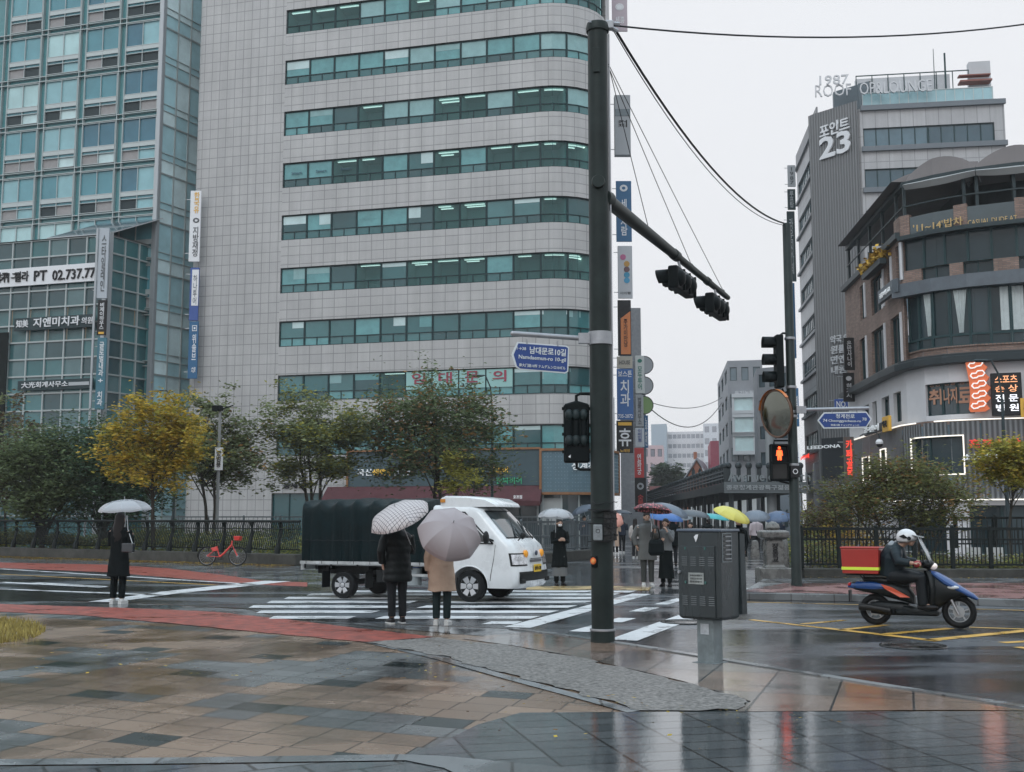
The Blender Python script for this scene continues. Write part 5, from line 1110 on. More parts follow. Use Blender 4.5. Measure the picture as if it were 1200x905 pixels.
# ================================================================ fences
random.seed(51)
m_fen = mat('fence_black', (.008, .013, .013), .45, spec=.2)
m_wall = mat('wet_stone_kerb', (.055, .055, .05), .45, var=.45, vs=2.5, bump=.5, bs=25)
FE = thing('stream_fence', 'long black fence of wavy bars above a low stone wall, left side of the bridge', 'fence')
fa, fb = G(-60, 650.5), G(347, 663.5); fd = (fb-fa); FL = fd.length; fd.normalize(); fn = Vector((fd.y, -fd.x, 0)); frz = math.atan2(fd.y, fd.x)
mb = MB(); mb.box((fa+fb)/2+Vector((0, 0, .2))-fn*.15, (FL, .4, .4), rz=frz); mb.obj('base_wall', m_wall, FE, bevel=.02)
ztop = 1.53; npost = 15
mb = MB(); mb.tube([fa-fn*.15+Vector((0, 0, ztop)), fb-fn*.15+Vector((0, 0, ztop))], .045, 8); mb.tube([fa-fn*.15+Vector((0, 0, .55)), fb-fn*.15+Vector((0, 0, .55))], .025, 6); mb.tube([fa-fn*.15+Vector((0, 0, 1.27)), fb-fn*.15+Vector((0, 0, 1.27))], .02, 6); mb.obj('rail', m_fen, FE, smooth=True)
for k in range(npost):
    c = fa+fd*(FL*(k+.3)/npost)-fn*.15; mb = MB(); pr = [(.10, .4), (.11, .6), (.06, .8), (.07, 1.1), (.05, 1.3), (.09, 1.5)]
    pts = [c+fn*(.08*math.sin(z*4))+Vector((0, 0, z)) for _, z in pr]; mb.tube(pts, [r_ for r_, _ in pr], 8); mb.obj('post', m_fen, FE, smooth=True)
mb = MB(); nb = 230
for k in range(nb):
    c = fa+fd*(FL*(k+.5)/nb)-fn*.15; mb.tube([c+fn*(.07*math.sin((z-.5)*6.2))+Vector((0, 0, z)) for z in (.55, .75, .95, 1.15, 1.35, ztop)], .017, 4, cap=False)
o = mb.obj('baluster', m_fen, FE, smooth=True); tag(o, kind='stuff')
# short pale railing further along, behind the truck, and one behind the entrance
def rail_run(name, label, a, b, h, z0, m, nbars, npo, wall=None, group=None, bar=.016, mids=()):
    t = thing(name, label, 'railing' if 'rail' in name else 'fence', group=group); d = b-a; L = d.length; d = d.normalized(); rz = math.atan2(d.y, d.x)
    if wall: mb = MB(); mb.box((a+b)/2+Vector((0, 0, wall/2)), (L, .38, wall), rz=rz); mb.obj('base_wall', m_wall, t, bevel=.02)
    mb = MB()
    for z in (z0+h, z0+.12, *mids): mb.bar(a+Vector((0, 0, z)), b+Vector((0, 0, z)), .05 if z < z0+h else .07)
    mb.obj('rail', m, t)
    for k in range(npo):
        c = a+d*(L*k/(npo-1)); mb = MB(); mb.box(c+Vector((0, 0, z0+h/2)), (.09, .09, h+.04), rz=rz); mb.ell((c.x, c.y, z0+h+.05), .05, 8, 5); mb.obj('post', m, t)
    mb = MB()
    for k in range(nbars): c = a+d*(L*(k+.5)/nbars); mb.tube([c+Vector((0, 0, z0+.12)), c+Vector((0, 0, z0+h-.03))], bar, 4, cap=False)
    o = mb.obj('baluster', m, t)
    if nbars > 100: tag(o, kind='stuff')
    return t
m_fg = mat('railing_grey', (.10, .12, .13), .4, .4)
rail_run('bridge_railing', 'grey bridge railing between the white truck and the big signal pole', G(560, 667), G(692, 655), 1.15, .35, m_fg, 60, 7, wall=.38, mids=(.95,))
rail_run('bank_railing', 'thin dark railing beyond the stream in front of the tiled block entrance', Vector((-19, 64, 0)), Vector((4, 60, 0)), 1.1, .6, m_fg, 90, 12)
ra, rb = G(944, 683.2), G(1260, 684.5)
RF = rail_run('bridge_fence', 'black upright bar fence on a stone kerb behind the scooter', ra+Vector((0, .3, 0)), rb+Vector((0, .3, 0)), 1.03, .34, m_fen, 70, 8, wall=.36, mids=(1.1,))
rail_run('bank_railing', 'second black railing further back at the right edge behind the bar fence', AT(1130, 640, 36)*1, AT(1260, 640, 36)*1, 1.0, .5, m_fen, 30, 5) if False else None
a_ = Vector((AT(1120, 640, 37).x, 37, 0)); b_ = Vector((AT(1260, 640, 37).x, 37, 0)); rail_run('bank_railing', 'second dark railing behind the bar fence at the right edge', a_, b_, .95, .7, m_fen, 24, 4)
# white boards behind the fence
for k, px in enumerate((1141, 1166)):
    p = AT(px, 652, 31.5); mb = MB(); mb.box((p.x, 31.5, p.z), (.44, .05, .48)); o = mb.obj('notice_board', mat('board_white', (.45, .46, .46), .6)); tag(o, ['left of two blank white boards standing behind the bar fence', 'right of two blank white boards standing behind the bar fence'][k], 'board', 'white boards behind the fence')
    mb = MB(); mb.box((p.x, 31.55, (p.z-.24)/2), (.06, .03, p.z-.24)); mb.obj('post', m_fen, o)
# stone bridge pillar with the bridge name
m_gran = wet(mat('granite_wet', (.17, .165, .155), .5, var=.25, vs=14, bump=.3, bs=60), scale=3, lo=.2, hi=.45, bump=.1)
p = G(911, 685); PL = thing('bridge_pillar', 'carved granite bridge end pillar with black vertical characters', 'pillar', (p.x, p.y+.35, 0))
MB().box((0, 0, .2), (.82, .7, .4)).obj('plinth', m_gran, PL, bevel=.02)
mb = MB(); mb.lathe([(.01, .0)]*1+[(.01, .01)]); 
mb = MB(); rr = [(.26, .4), (.21, .48), (.22, .56), (.22, 1.02), (.2, 1.1)]
mb.loft([[(-r_, -r_, z), (r_, -r_, z), (r_, r_, z), (-r_, r_, z)] for r_, z in rr]); mb.obj('shaft', m_gran, PL, bevel=.015)
mb = MB(); rr = [(.24, 1.1), (.33, 1.16), (.34, 1.3), (.26, 1.34)]; mb.loft([[(-r_, -r_, z), (r_, -r_, z), (r_, r_, z), (-r_, r_, z)] for r_, z in rr]); mb.obj('cap', m_gran, PL, bevel=.015)
mb = MB(); mb.lathe([(.14, 1.34), (.18, 1.40), (.16, 1.48), (.09, 1.54), (.03, 1.56)], 16); mb.obj('finial', m_gran, PL, smooth=True)
lettering('장통교', (0, -.225, .79), .16, .46, (1, 0, 0), m_bk, PL, vertical=True, bold=.04)
p = G(928, 684); mb = MB(); mb.lathe([(.17, 0), (.19, .5), (.16, .95), (.06, 1.08)], 18, (p.x-.12, p.y+.5, .1)); o = mb.obj('stone_bollard', m_gran, smooth=True); tag(o, 'rounded dark stone post right beside the bridge pillar', 'bollard')
for px, py, lb in [(871, 657, 'short grey stone bollard under the yellow umbrella side of the bridge'), (885, 654, 'short grey stone bollard at the feet of the person in white'), (745, 651, 'short grey stone bollard behind the couple on the bridge')]:
    p = G(px, py); mb = MB(); mb.lathe([(.2, 0), (.2, .04), (.15, .62), (.12, .70), (.04, .73)], 14, (p.x, p.y, 0)); o = mb.obj('bollard', m_gran, smooth=True); tag(o, lb, 'bollard', 'bollards on the bridge')
# ================================================================ big signal pole, centre
m_pole = mat('pole_dark_green', (.020, .028, .027), .42, .2, var=.3, vs=2.5, bump=.08, bs=30); m_grip = mat('galvanised', (.33, .34, .36), .4, .6, var=.12, vs=10); m_sig = mat('signal_black', (.004, .007, .008), .5, spec=.12); m_cable = mat('cable_black', (.015, .015, .017), .5)
bp = G(706.5, 753); zt = AT(704, 30, bp.y).z; rp = .15
T = thing('signal_pole', 'big dark green traffic signal pole carrying the long arm and the street sign', 'signal pole', (bp.x, bp.y, 0))
def zc_(py): return AT(706, py, bp.y).z
mb = MB(); mb.lathe([(rp+.012, 0), (rp+.012, .16), (rp, .17), (rp, 1.0), (rp-.006, zt*.6), (rp-.012, zt-.02), (rp-.03, zt)], 32); mb.obj('post', m_pole, T, smooth=True)
mb = MB(); mb.lathe([(rp+.02, .155), (rp+.024, .17), (rp+.02, .185)], 32); mb.obj('base_ring', m_grip, T, smooth=True)
mb = MB(); mb.lathe([(rp+.01, zt-.1), (rp+.015, zt-.05), (rp, zt+.02), (rp*.5, zt+.05)], 24); mb.obj('cap', m_pole, T, smooth=True)
mb = MB(); mb.box((-.03, -rp-.002, zc_(75)), (.10, .02, .36)); mb.obj('hatch', m_pole, T, bevel=.004)
mb = MB(); mb.lathe([(.085, -rp-.05), (.095, -rp-.02), (.095, -rp+.02)], 20, (-.02, 0, zc_(217)), ax='Y'); mb.obj('round_cover', m_pole, T, smooth=True)
# conduit up the right side
mb = MB(); mb.tube([(rp+.012, 0.02, zc_(640)), (rp+.014, .02, zc_(400)), (rp+.01, .02, zc_(40))], .014, 6); mb.obj('conduit', m_grip, T, smooth=True)
# clamp and straps
zk = zc_(397); mb = MB(); mb.lathe([(rp+.008, zk-.09), (rp+.016, zk-.088), (rp+.016, zk+.088), (rp+.008, zk+.09)], 28); mb.box((-rp-.07, -.02, zk), (.16, .1, .14)); mb.obj('clamp', m_grip, T, smooth=True)
# blue street name sign on a horizontal tube
aL = AT(601, 391, bp.y-.25); SS = thing('street_sign', 'blue arrow street sign in Korean and English hanging left of the big pole', 'street sign', (bp.x-rp-.1, bp.y-.02, zk))
v = Vector((aL.x, aL.y, aL.z))-Vector(SS.location); mb = MB(); mb.tube([(0, 0, 0), v], .035, 12); mb.ell(v, .036, 8, 5); mb.obj('arm', m_grip, SS, smooth=True)
rdir = Vector((-v.x, -v.y, 0)).normalized(); 
def sp_(px, py):      # point of the sign plane
    n_ = Vector((rdir.y, -rdir.x, 0)); d = ray(px, py); P0 = Vector(SS.location)+Vector((0, -.02, 0)); t_ = (P0-Vector(cam.location)).dot(n_)/d.dot(n_); return Vector(cam.location)+d*t_-Vector(SS.location)
def shp(pts, th, off, m, name, parent): 
    n_ = Vector((rdir.y, -rdir.x, 0)); mb = MB(); mb.prism([sp_(*q)+n_*off for q in pts], n_*th); return mb.obj(name, m, parent)
m_sgb = mat('street_sign_blue', (.012, .05, .22), .3); m_sgw = mat('street_sign_white', (.62, .66, .68), .35)
out = [(599, 416), (606, 401), (663, 405.3), (666.5, 407.5), (665.5, 435.8), (662, 438), (609, 433.5), (604, 430.5)]
inn = [(601.5, 416), (607, 402.8), (662.5, 406.8), (665, 408.5), (664, 435), (661.5, 436.4), (609.5, 432.2), (605.5, 429.5)]
shp(out, .02, 0, m_sgw, 'plate', SS); shp(inn, .004, .02, m_sgb, 'face', SS)
up_ = (sp_(640, 405)-sp_(641, 430)).normalized(); rt_ = (sp_(662, 420)-sp_(610, 416)).normalized(); nn = Vector((rdir.y, -rdir.x, 0))
def st(body, px, py, wpx, hpx, m=m_sgw, bold=.03): 
    s_ = bp.y/FPX; lettering(body, sp_(px, py)+nn*.026, wpx*s_, hpx*s_, rt_, m, SS, up=(0, 0, 1), bold=bold, ext=.002)
st('남대문로10길', 641.5, 412.3, 44, 8.5, bold=.05); st('1→38', 610.5, 408.8, 11, 3.6); st('Namdaemun-ro 10-gil', 635, 421, 57, 6, bold=.03); st('南大门路10街 ナムデムンロ10ギル', 635, 430, 56, 4)
for px in (617, 653):
    s_ = sp_(px, 397+(px-600)*.06); e_ = sp_(px, 403+(px-600)*.06); mb = MB(); mb.bar(s_+nn*.01, e_+nn*.01, .05, .012); mb.obj('hanger', m_grip, SS)
# mast arm: a tapered box beam going to the right and away
mb = MB(); A_ = AT(716, 232, bp.y); E_ = AT(853, 349, bp.y+8.0)
E_ = AT(853, 349, bp.y-0.0); 
Ae = A_; Ee = AT(853, 349, bp.y+6.8)
AR = thing('mast_arm', 'long tapered signal arm reaching right from the big pole under three stay wires', 'signal arm', (bp.x+rp*.5, bp.y, Ae.z))
vA = Vector((0, 0, 0)); vE = Ee-Vector(AR.location); m1 = vE*.45; m2 = vE*.72
mb = MB(); mb.tube([vA, vE*.03, vE*.5], [.105, .10, .08], 14); mb.obj('inner_tube', m_pole, AR, smooth=True)
mb = MB(); mb.tube([vE*.48, vE*.49, vE*.97, vE], [.070, .068, .056, .05], 12); mb.tube([vE*.47, vE*.50], .092, 14); mb.tube([vE*.77, vE*.79], .075, 12); mb.obj('outer_tube', m_pole, AR, smooth=True)
mb = MB(); mb.tube([vA-Vector((.02, 0, 0)), vA+vE*.02], .13, 16); mb.obj('flange', m_pole, AR, smooth=True)
for (px0, py0, px1, py1, lb) in [(717, 75, 766, 266, 'left'), (719, 78, 813, 306, 'middle'), (722, 75, 848, 338, 'right')]:
    f = ((px1-716)/137*bp.y)/(Ee.y-(px1-716)/137*(Ee.y-bp.y)); q = Vector(AR.location)+vE*f+Vector((0, 0, .06)); s_ = Vector((bp.x+rp, bp.y, AT(718, py0, bp.y).z)); mb = MB(); mb.tube([s_, s_*.5+q*.5-Vector((0, 0, .015)), q], .006, 5); mb.ell(q, .03, 8, 5); o = mb.obj('stay_wire', m_cable); tag(o, {'left': 'thin stay wire, leftmost and steepest of three holding the signal arm', 'middle': 'thin stay wire, middle one of three holding the signal arm', 'right': 'thin stay wire, rightmost of three reaching the tip of the signal arm'}[lb], 'wire', 'stay wires')
def signal_head(t, n, r_=.15, axis='X', visor=.26, back=True, lit=None):
    """a row of n lamps along local X, facing +Y; door backs seen from behind"""
    L = n*.355; mb = MB(); mb.box((0, -.02, 0), (L, .17, .38)); mb.obj('housing', m_sig, t, bevel=.03, seg=2)
    for k in range(n):
        x = (k-(n-1)/2)*.355; mb = MB(); seg = 18; rings = []
        for (yy, rr_) in ((.05, r_+.012), (.05+visor, r_+.012)):
            ring = []
            for j in range(seg+1): an = R(-35)+R(250)*j/seg; yy2 = .05 if yy == .05 else .05+visor*(.7+.3*max(0, math.sin(an*.72+.5))); ring.append((x+rr_*math.cos(an), yy2, rr_*math.sin(an)))
            rings.append(ring)
        mb.loft(rings, 0, False, False); ob = mb.obj('visor', m_sig, t, smooth=True); sd = ob.modifiers.new('thick', 'SOLIDIFY'); sd.thickness = .008
        mb = MB(); mb.lathe([(r_, .066), (r_*.7, .09), (.02, .10)], 18, (x, 0, 0), ax='Y'); mb.obj('lens', mat('lens_dark', (.03, .03, .03), .2) if lit is None else lit, t, smooth=True)
        mb = MB(); mb.lathe([(r_, -.105), (r_*.75, -.16), (r_*.4, -.185), (.02, -.19)], 18, (x, 0, 0), ax='Y'); mb.obj('back_dome', m_sig, t, smooth=True)
        mb = MB(); mb.box((x+.1775 if k < n-1 else x+.17, -.12, .0), (.02, .04, .36)); mb.obj('rib', m_sig, t)
# arm heads: seen from below and behind, lamp row turned away
for (px, py, px1, Ydep, lb) in [(797, 331, 797, .55, 'black signal head seen from behind, left one hanging from the arm'), (838, 360, 838, .92, 'black signal head seen from behind, right one at the arm tip')]:
    f = ((px-716)/137*bp.y)/(Ee.y-(px-716)/137*(Ee.y-bp.y)); base = Vector(AR.location)+vE*f; c = AT(px, py, base.y); t = thing('traffic_light', lb, 'traffic light', tuple(c), R(-72), 'signal heads on the long arm')
    t.rotation_euler = (0, 0, math.atan2(vE.y, vE.x))
    signal_head(t, 3, .15, visor=.26)
    mb = MB(); d = t.rotation_euler.to_matrix().inverted() @ (base-c); mb.tube([(0, -.03, .15), d], .022, 8); mb.tube([(-.3, -.12, .12), (.3, -.12, .12)], .02, 6); mb.obj('hanger', m_grip, t)
# pedestrian side head: vertical, seen from the back, left of the pole
cS = AT(676, 507, bp.y); t = thing('traffic_light', 'big black signal head seen from behind on the left side of the pole', 'traffic light', tuple(cS), 0)
mb = MB(); hh = .41; ww = .175
mb.prism([(-ww, .0, -hh), (ww, .0, -hh), (ww, .0, hh-.02), (0, .0, hh+.03), (-ww, .0, hh-.02)], (0, .16, 0)); mb.obj('housing', m_sig, t, bevel=.02)
m_sigl = mat('signal_black_worn', (.016, .026, .028), .35, var=.4, vs=9)
for i, x in enumerate((-.105, -.01, .095)):
    for z in (.24, -.11): mb = MB(); mb.ell((x, -.005, z), (.06, .06, .08), 14, 8); mb.obj('back_dome', m_sigl, t, smooth=True)
    mb = MB(); mb.tube([(x, .02, .2), (x, .02, -.09)], .05, 10); mb.obj('rib', m_sig, t, smooth=True)
mb = MB()
for z in (.33, .1, -.02, -.26):
    for x in (-ww, ww): mb.box((x, .05, z), (.05, .05, .04))
mb.obj('hinge', m_sig, t)
mb = MB(); mb.tube([(.0, .08, hh+.02), (.0, .08, hh+.10), (.05, .08, hh+.13), (.28, .08, hh+.13)], .022, 8); mb.tube([(.0, .08, -hh), (.0, .08, -hh-.07), (.05, .08, -hh-.09), (.28, .08, -hh-.09)], .02, 8); mb.obj('bracket', m_sig, t, smooth=True)
mb = MB(); mb.prism([(-.12, -.012, -.33), (-.085, -.012, -.30), (-.09, -.012, -.35)], (0, -.004, 0)); mb.obj('sticker', m_wt, t)
# junk on the pole: button, box, straps, stickers
t = thing('crossing_button', 'round orange crossing button on the left of the big pole', 'button', (bp.x-.12, bp.y-.12, zc_(658)), R(-40))
mb = MB(); mb.box((0, .02, 0), (.09, .06, .15)); mb.obj('box', m_sig, t, bevel=.01); mb = MB(); mb.torus((0, -.015, .01), .036, .010, 22, 8); mb.obj('ring', mat('button_orange', (.7, .14, .03), .4), t, smooth=True); mb = MB(); mb.lathe([(.028, -.02), (.02, -.03), (.005, -.032)], 16, (0, 0, .01), ax='Y'); mb.obj('push_button', mat('button_yellow', (.8, .35, .1), .4), t, smooth=True)
t = thing('meter_box', 'small grey box with a worn face strapped to the big pole', 'box', (bp.x-.07, bp.y-rp-.04, zc_(624)), 0)
mb = MB(); mb.box((0, 0, 0), (.12, .06, .21)); mb.obj('case', mat('grey_box', (.22, .24, .25), .5, var=.3, vs=20), t, bevel=.01); mb = MB(); mb.torus((0, -.032, .02), .025, .004, 16, 5); mb.obj('dial', m_bk, t)
mb = MB(); mb.box((.02, -.005, .33-.03), (.30, .05, .015)); mb.box((.02, .01, .12), (.3, .02, .012)); mb.box((.02, .01, -.12), (.31, .05, .012)); mb.obj('strap', m_cable, t)
t = thing('poster_cluster', 'layer of torn black posters and wires wrapped round the big pole', 'poster', (bp.x+.03, bp.y, zc_(616)))
mb = MB(); rings = []
for z in (-.2, -.1, 0, .1, .2): rings.append([((rp+.012+random.uniform(0, .015))*math.cos(a), (rp+.012+random.uniform(0, .015))*math.sin(a), z+random.uniform(-.01, .01)) for a in [R(-95+9*k) for k in range(15)]])
mb.loft(rings, 0, False, False); mb.obj('sheet', mat('torn_poster', (.03, .03, .03), .6, var=.9, vs=30), t, fix=False)
mb = MB()
for z in (-.12, -.02, .1, .18, .3): mb.tube([((rp+.03)*math.cos(R(a)), (rp+.03)*math.sin(R(a)), z+random.uniform(-.02, .02)) for a in range(-150, 20, 17)], .006, 5)
mb.obj('wire', m_cable, t, smooth=True)
for (px, py) in ((713, 522), (709, 562), (707, 574)):
    z = zc_(py); a = math.asin(max(-1, min(1, (AT(px, py, bp.y).x-bp.x)/rp))); mb = MB(); c = Vector((bp.x+(rp+.002)*math.sin(a), bp.y-(rp+.002)*math.cos(a), z)); mb.prism([c+Vector((-.012, 0, -.03)), c+Vector((.006, 0, -.04)), c+Vector((.012, 0, .03)), c+Vector((-.004, 0, .045))], (0, -.004, 0)); o = mb.obj('torn_sticker', m_wt, T)
# overhead cables from the pole head
def cable(name, label, a, b, sag, r_=.012, n=18): 
    a = Vector(a); b = Vector(b); pts = [a.lerp(b, k/n)-Vector((0, 0, sag*4*(k/n)*(1-k/n))) for k in range(n+1)]; mb = MB(); mb.tube(pts, r_, 5); o = mb.obj(name, m_cable, smooth=True); tag(o, label, 'cable', 'overhead cables'); return o
hp = Vector((bp.x+.22, bp.y, zc_(30)))
t = thing('cable_clamp', 'metal clamp with cable ends at the top of the big pole', 'clamp', tuple(hp-Vector((.05, 0, 0)))); mb = MB(); mb.box((0, 0, 0), (.12, .1, .13)); mb.obj('block', m_grip, t, bevel=.015); mb = MB(); mb.tube([(.05, 0, .03), (.15, 0, .02)], .03, 8); mb.tube([(.05, 0, -.04), (.12, 0, -.08)], .03, 8); mb.tube([(-.3, -.12, 0), (-.1, -.08, -.03), (0, 0, 0)], .012, 6); mb.obj('fitting', m_grip, t, smooth=True)
cable('overhead_cable', 'dark cable running from the pole head to the right edge of the photo', hp, AT(1290, 14, bp.y+3), .30, .014)
p2 = G(934, 694); p2top = AT(926, 262, p2.y)
o = cable('overhead_cable', 'dark cable sagging from the pole head to the thin pole at right', hp, Vector((p2.x-.05, p2.y, p2top.z)), .55, .02)
cable('overhead_cable', 'second thinner strand of the sagging cable to the thin pole', hp+Vector((0, .05, -.03)), Vector((p2.x-.05, p2.y+.05, p2top.z-.03)), .62, .008)
cable('overhead_cable', 'faint wire high across the side street, upper of two', AT(757, 470, 100), AT(846, 466, 150), 1.0, .04); cable('overhead_cable', 'faint wire sagging across the side street, lower of two', AT(757, 474, 100), AT(846, 472, 150), 2.6, .05)
# ================================================================ thin pole at right with signal, mirror, signs
zt2 = p2top.z; rq = .115; P2 = thing('signal_pole', 'slender dark pole at right carrying the mirror and walk signal', 'signal pole', (p2.x, p2.y, 0))
def z2(py): return AT(932, py, p2.y).z
mb = MB(); mb.lathe([(rq+.01, 0), (rq+.01, .2), (rq, .22), (rq-.02, zt2-.03), (rq-.04, zt2)], 24); mb.obj('post', m_pole, P2, smooth=True)
mb = MB()
for py in (397, 454, 483, 488, 545): mb.lathe([(rq+.004, z2(py)-.03), (rq+.01, z2(py)), (rq+.004, z2(py)+.03)], 20)
mb.obj('strap', m_grip, P2, smooth=True)
mb = MB(); mb.box((0, -rq-.02, z2(553)), (.2, .05, .26)); hb = mb.obj('number_plate', m_bk, P2); mb = MB(); mb.torus((0, -rq-.055, z2(553)), .05, .01, 16, 5); mb.obj('mark', m_wt, hb)
# vehicle signal facing left
c = AT(908, 424, p2.y); t = thing('traffic_light', 'black three lamp traffic light facing left high on the slender pole', 'traffic light', tuple(c), 0)
mb = MB(); mb.box((.09, 0, 0), (.17, .36, 1.22)); mb.obj('housing', m_sig, t, bevel=.03, seg=2)
for k in (-1, 0, 1):
    mb = MB(); rings = [[(x, .16*math.cos(R(-30)+R(240)*j/16), k*.40+.02+.16*math.sin(R(-30)+R(240)*j/16)) for j in range(17)] for x in (.01, -.27)]; mb.loft(rings, 0, False, False); o = mb.obj('visor', m_sig, t, smooth=True); sd = o.modifiers.new('thick', 'SOLIDIFY'); sd.thickness = .01
    mb = MB(); mb.lathe([(.15, .0), (.1, -.03), (.01, -.04)], 16, (0, 0, k*.40+.02), ax='X'); mb.obj('lens', mat('lens_dark', (.03, .03, .03), .2), t, smooth=True)
mb = MB(); mb.tube([(.15, 0, .62), (.2, 0, .66), (p2.x-c.x, 0, .66)], .025, 8); mb.tube([(.15, 0, -.62), (.2, 0, -.72), (p2.x-c.x, 0, -.66)], .025, 8); mb.obj('bracket', m_sig, t, smooth=True)
# convex mirror
c = AT(911, 485, p2.y-.1); t = thing('convex_mirror', 'round convex traffic mirror with an orange rim on the slender pole', 'mirror', tuple(c)); t.rotation_euler = (R(6), R(-12), R(-66))
rm = .53; mb = MB(); mb.torus((0, -.03, 0), rm, .025, 40, 8); mb.obj('rim', mat('mirror_rim_brown', (.12, .06, .035), .4), t, smooth=True)
mb = MB(); rings = []
for k in range(9): a = k/8; rr = rm*a+.001; rings.append([(rr*math.cos(2*PI*j/36), -.03-.06*(1-a*a), rr*math.sin(2*PI*j/36)) for j in range(36)])
mb.loft(rings, 0, False); mb.obj('glass', mat('mirror_face', (.17, .175, .15), .12, 1.), t, smooth='all')  # reflection of dark trees put into the mirror's tint
mb = MB(); rings = []
for k in range(9): a = k/8; rr = (rm+.03)*(.2+.8*a); rings.append([(rr*math.cos(2*PI*j/36), .05*(1-a*a), rr*math.sin(2*PI*j/36)) for j in range(36)])
mb.loft(rings, 0, True); mb.obj('back_shell', mat('mirror_rim_brown', (.12, .06, .035), .4), t, smooth=True)
mb = MB(); d = t.rotation_euler.to_matrix().inverted() @ (Vector((p2.x, p2.y, c.z))-c); mb.tube([(0, .08, 0), d], .03, 8); mb.obj('bracket', m_grip, t, smooth=True)
mb = MB(); rings = []      # hood over the upper half
for (yy, rr) in ((.0, rm+.03), (-.09, rm+.035)): rings.append([(rr*math.cos(R(25)+R(130)*j/20), yy, rr*math.sin(R(25)+R(130)*j/20)) for j in range(21)])
mb.loft(rings, 0, False, False); o = mb.obj('hood', mat('mirror_orange', (.55, .16, .03), .4), t, smooth=True)
# pedestrian signal with the red man
c = AT(913.5, 542, p2.y-.05); t = thing('walk_signal', 'black pedestrian signal showing a glowing red standing man', 'walk signal', tuple(c), R(-6))
mb = MB(); mb.box((0, .08, 0), (.42, .2, .84)); mb.obj('housing', m_sig, t, bevel=.03, seg=2)
for z in (.2, -.2):
    mb = MB(); 
    for dx in (-.18, .18): mb.box((dx, -.08, z), (.015, .14, .36))
    mb.box((0, -.08, z+.185), (.37, .14, .012)); mb.obj('visor', m_sig, t)
mb = MB(); mb.box((0, -.022, -.2), (.33, .01, .33)); mb.obj('lens', mat('lens_dark', (.03, .03, .03), .2), t)
m_rm = mat('red_man_light', (1, .09, .02), emit=3.2); mb = MB()
mb.ell((0, -.03, .325), (.032, .01, .035), 12, 6); mb.prism([(-.055, -.025, .275), (.055, -.025, .275), (.075, -.025, .15), (.05, -.025, .15), (.045, -.025, .2), (.045, -.025, .05), (.008, -.025, .05), (0, -.025, .15), (-.008, -.025, .05), (-.045, -.025, .05), (-.045, -.025, .2), (-.05, -.025, .15), (-.075, -.025, .15)], (0, -.008, 0)); mb.obj('red_man', m_rm, t)
mb = MB(); mb.tube([(-.1, .1, .42), (-.1, .1, .5), (.3, .1, .5), (p2.x-c.x, .1, .5)], .022, 8); mb.tube([(0, .1, -.42), (.2, .1, -.47), (p2.x-c.x, .1, -.47)], .022, 8); mb.obj('bracket', m_sig, t, smooth=True)
# countdown pole arm to the left, from behind
# blue Cheonggyecheon-ro sign
zs2 = z2(481); SC2 = thing('street_sign', 'blue two ended street sign with white Korean name right of the slender pole', 'street sign', (p2.x, p2.y-.12, zs2))
q = AT(1018, 478.5, p2.y-.12)-Vector(SC2.location); mb = MB(); mb.tube([(rq, 0, 0), q], .04, 10); mb.box((rq+.06, 0, 0), (.22, .12, .16)); mb.obj('arm', m_grip, SC2, smooth=True)
def s2(px, py, o=0): return AT(px, py, p2.y-.14)-Vector(SC2.location)+Vector((0, -o, 0))
out = [(957.5, 493), (965, 483.5), (1015, 482.5), (1021.5, 491.5), (1015, 501.5), (965, 502.5)]; inn = [(959.5, 493), (966, 485), (1014.5, 484), (1019.5, 491.5), (1014.5, 500), (966, 501)]
mb = MB(); mb.prism([s2(*p) for p in out], (0, -.02, 0)); mb.obj('plate', m_sgw, SC2); mb = MB(); mb.prism([s2(*p, .021) for p in inn], (0, -.004, 0)); mb.obj('face', m_sgb, SC2)
k_ = p2.y/FPX
for tx, px, py, w, h in (('청계천로', 990, 488, 22, 5), ('74', 966.5, 493, 5, 3.5), ('78', 1012.5, 491.5, 5, 3.5), ('Cheonggyecheon-ro', 989.5, 493.8, 38, 3.6), ('清溪川路 チョンゲチョンロ', 989.5, 498.5, 33, 2.4)): lettering(tx, s2(px, py, .03), w*k_, h*k_, (1, 0, -.015), m_sgw, SC2, bold=.03, ext=.003)
for px in (975, 1004): mb = MB(); mb.bar(s2(px, 480), s2(px, 485), .05, .012); mb.obj('hanger', m_grip, SC2)
# lamp posts
def lamp_post(label, px, pytop, Y, hx, base=0): 
    a = AT(px, pytop, Y); t = thing('street_lamp', label, 'street lamp', (a.x, Y, base)); h = a.z-base; mb = MB(); mb.tube([(0, 0, 0), (0, 0, h*.8)], [.09, .06], 10); mb.tube([(0, 0, h*.8), (hx*.15, 0, h*.93), (hx*.55, 0, h), (hx, 0, h)], .04, 8); mb.obj('post', m_post, t, smooth=True); mb = MB(); mb.ell((hx*1.15, 0, h-.03), (.35, .13, .07), 12, 6); mb.obj('lamp_head', m_post, t, smooth=True)
lamp_post('dark curved street lamp rising behind the widest tree in front of the tiled block', 577, 440, 62, -.7); lamp_post('dark curved street lamp in front of the brick building beside the clinic sign', 1172, 422, 46, -.7); lamp_post('small dark street lamp rising behind the yellow tree', 208, 458, 63, -1.1)
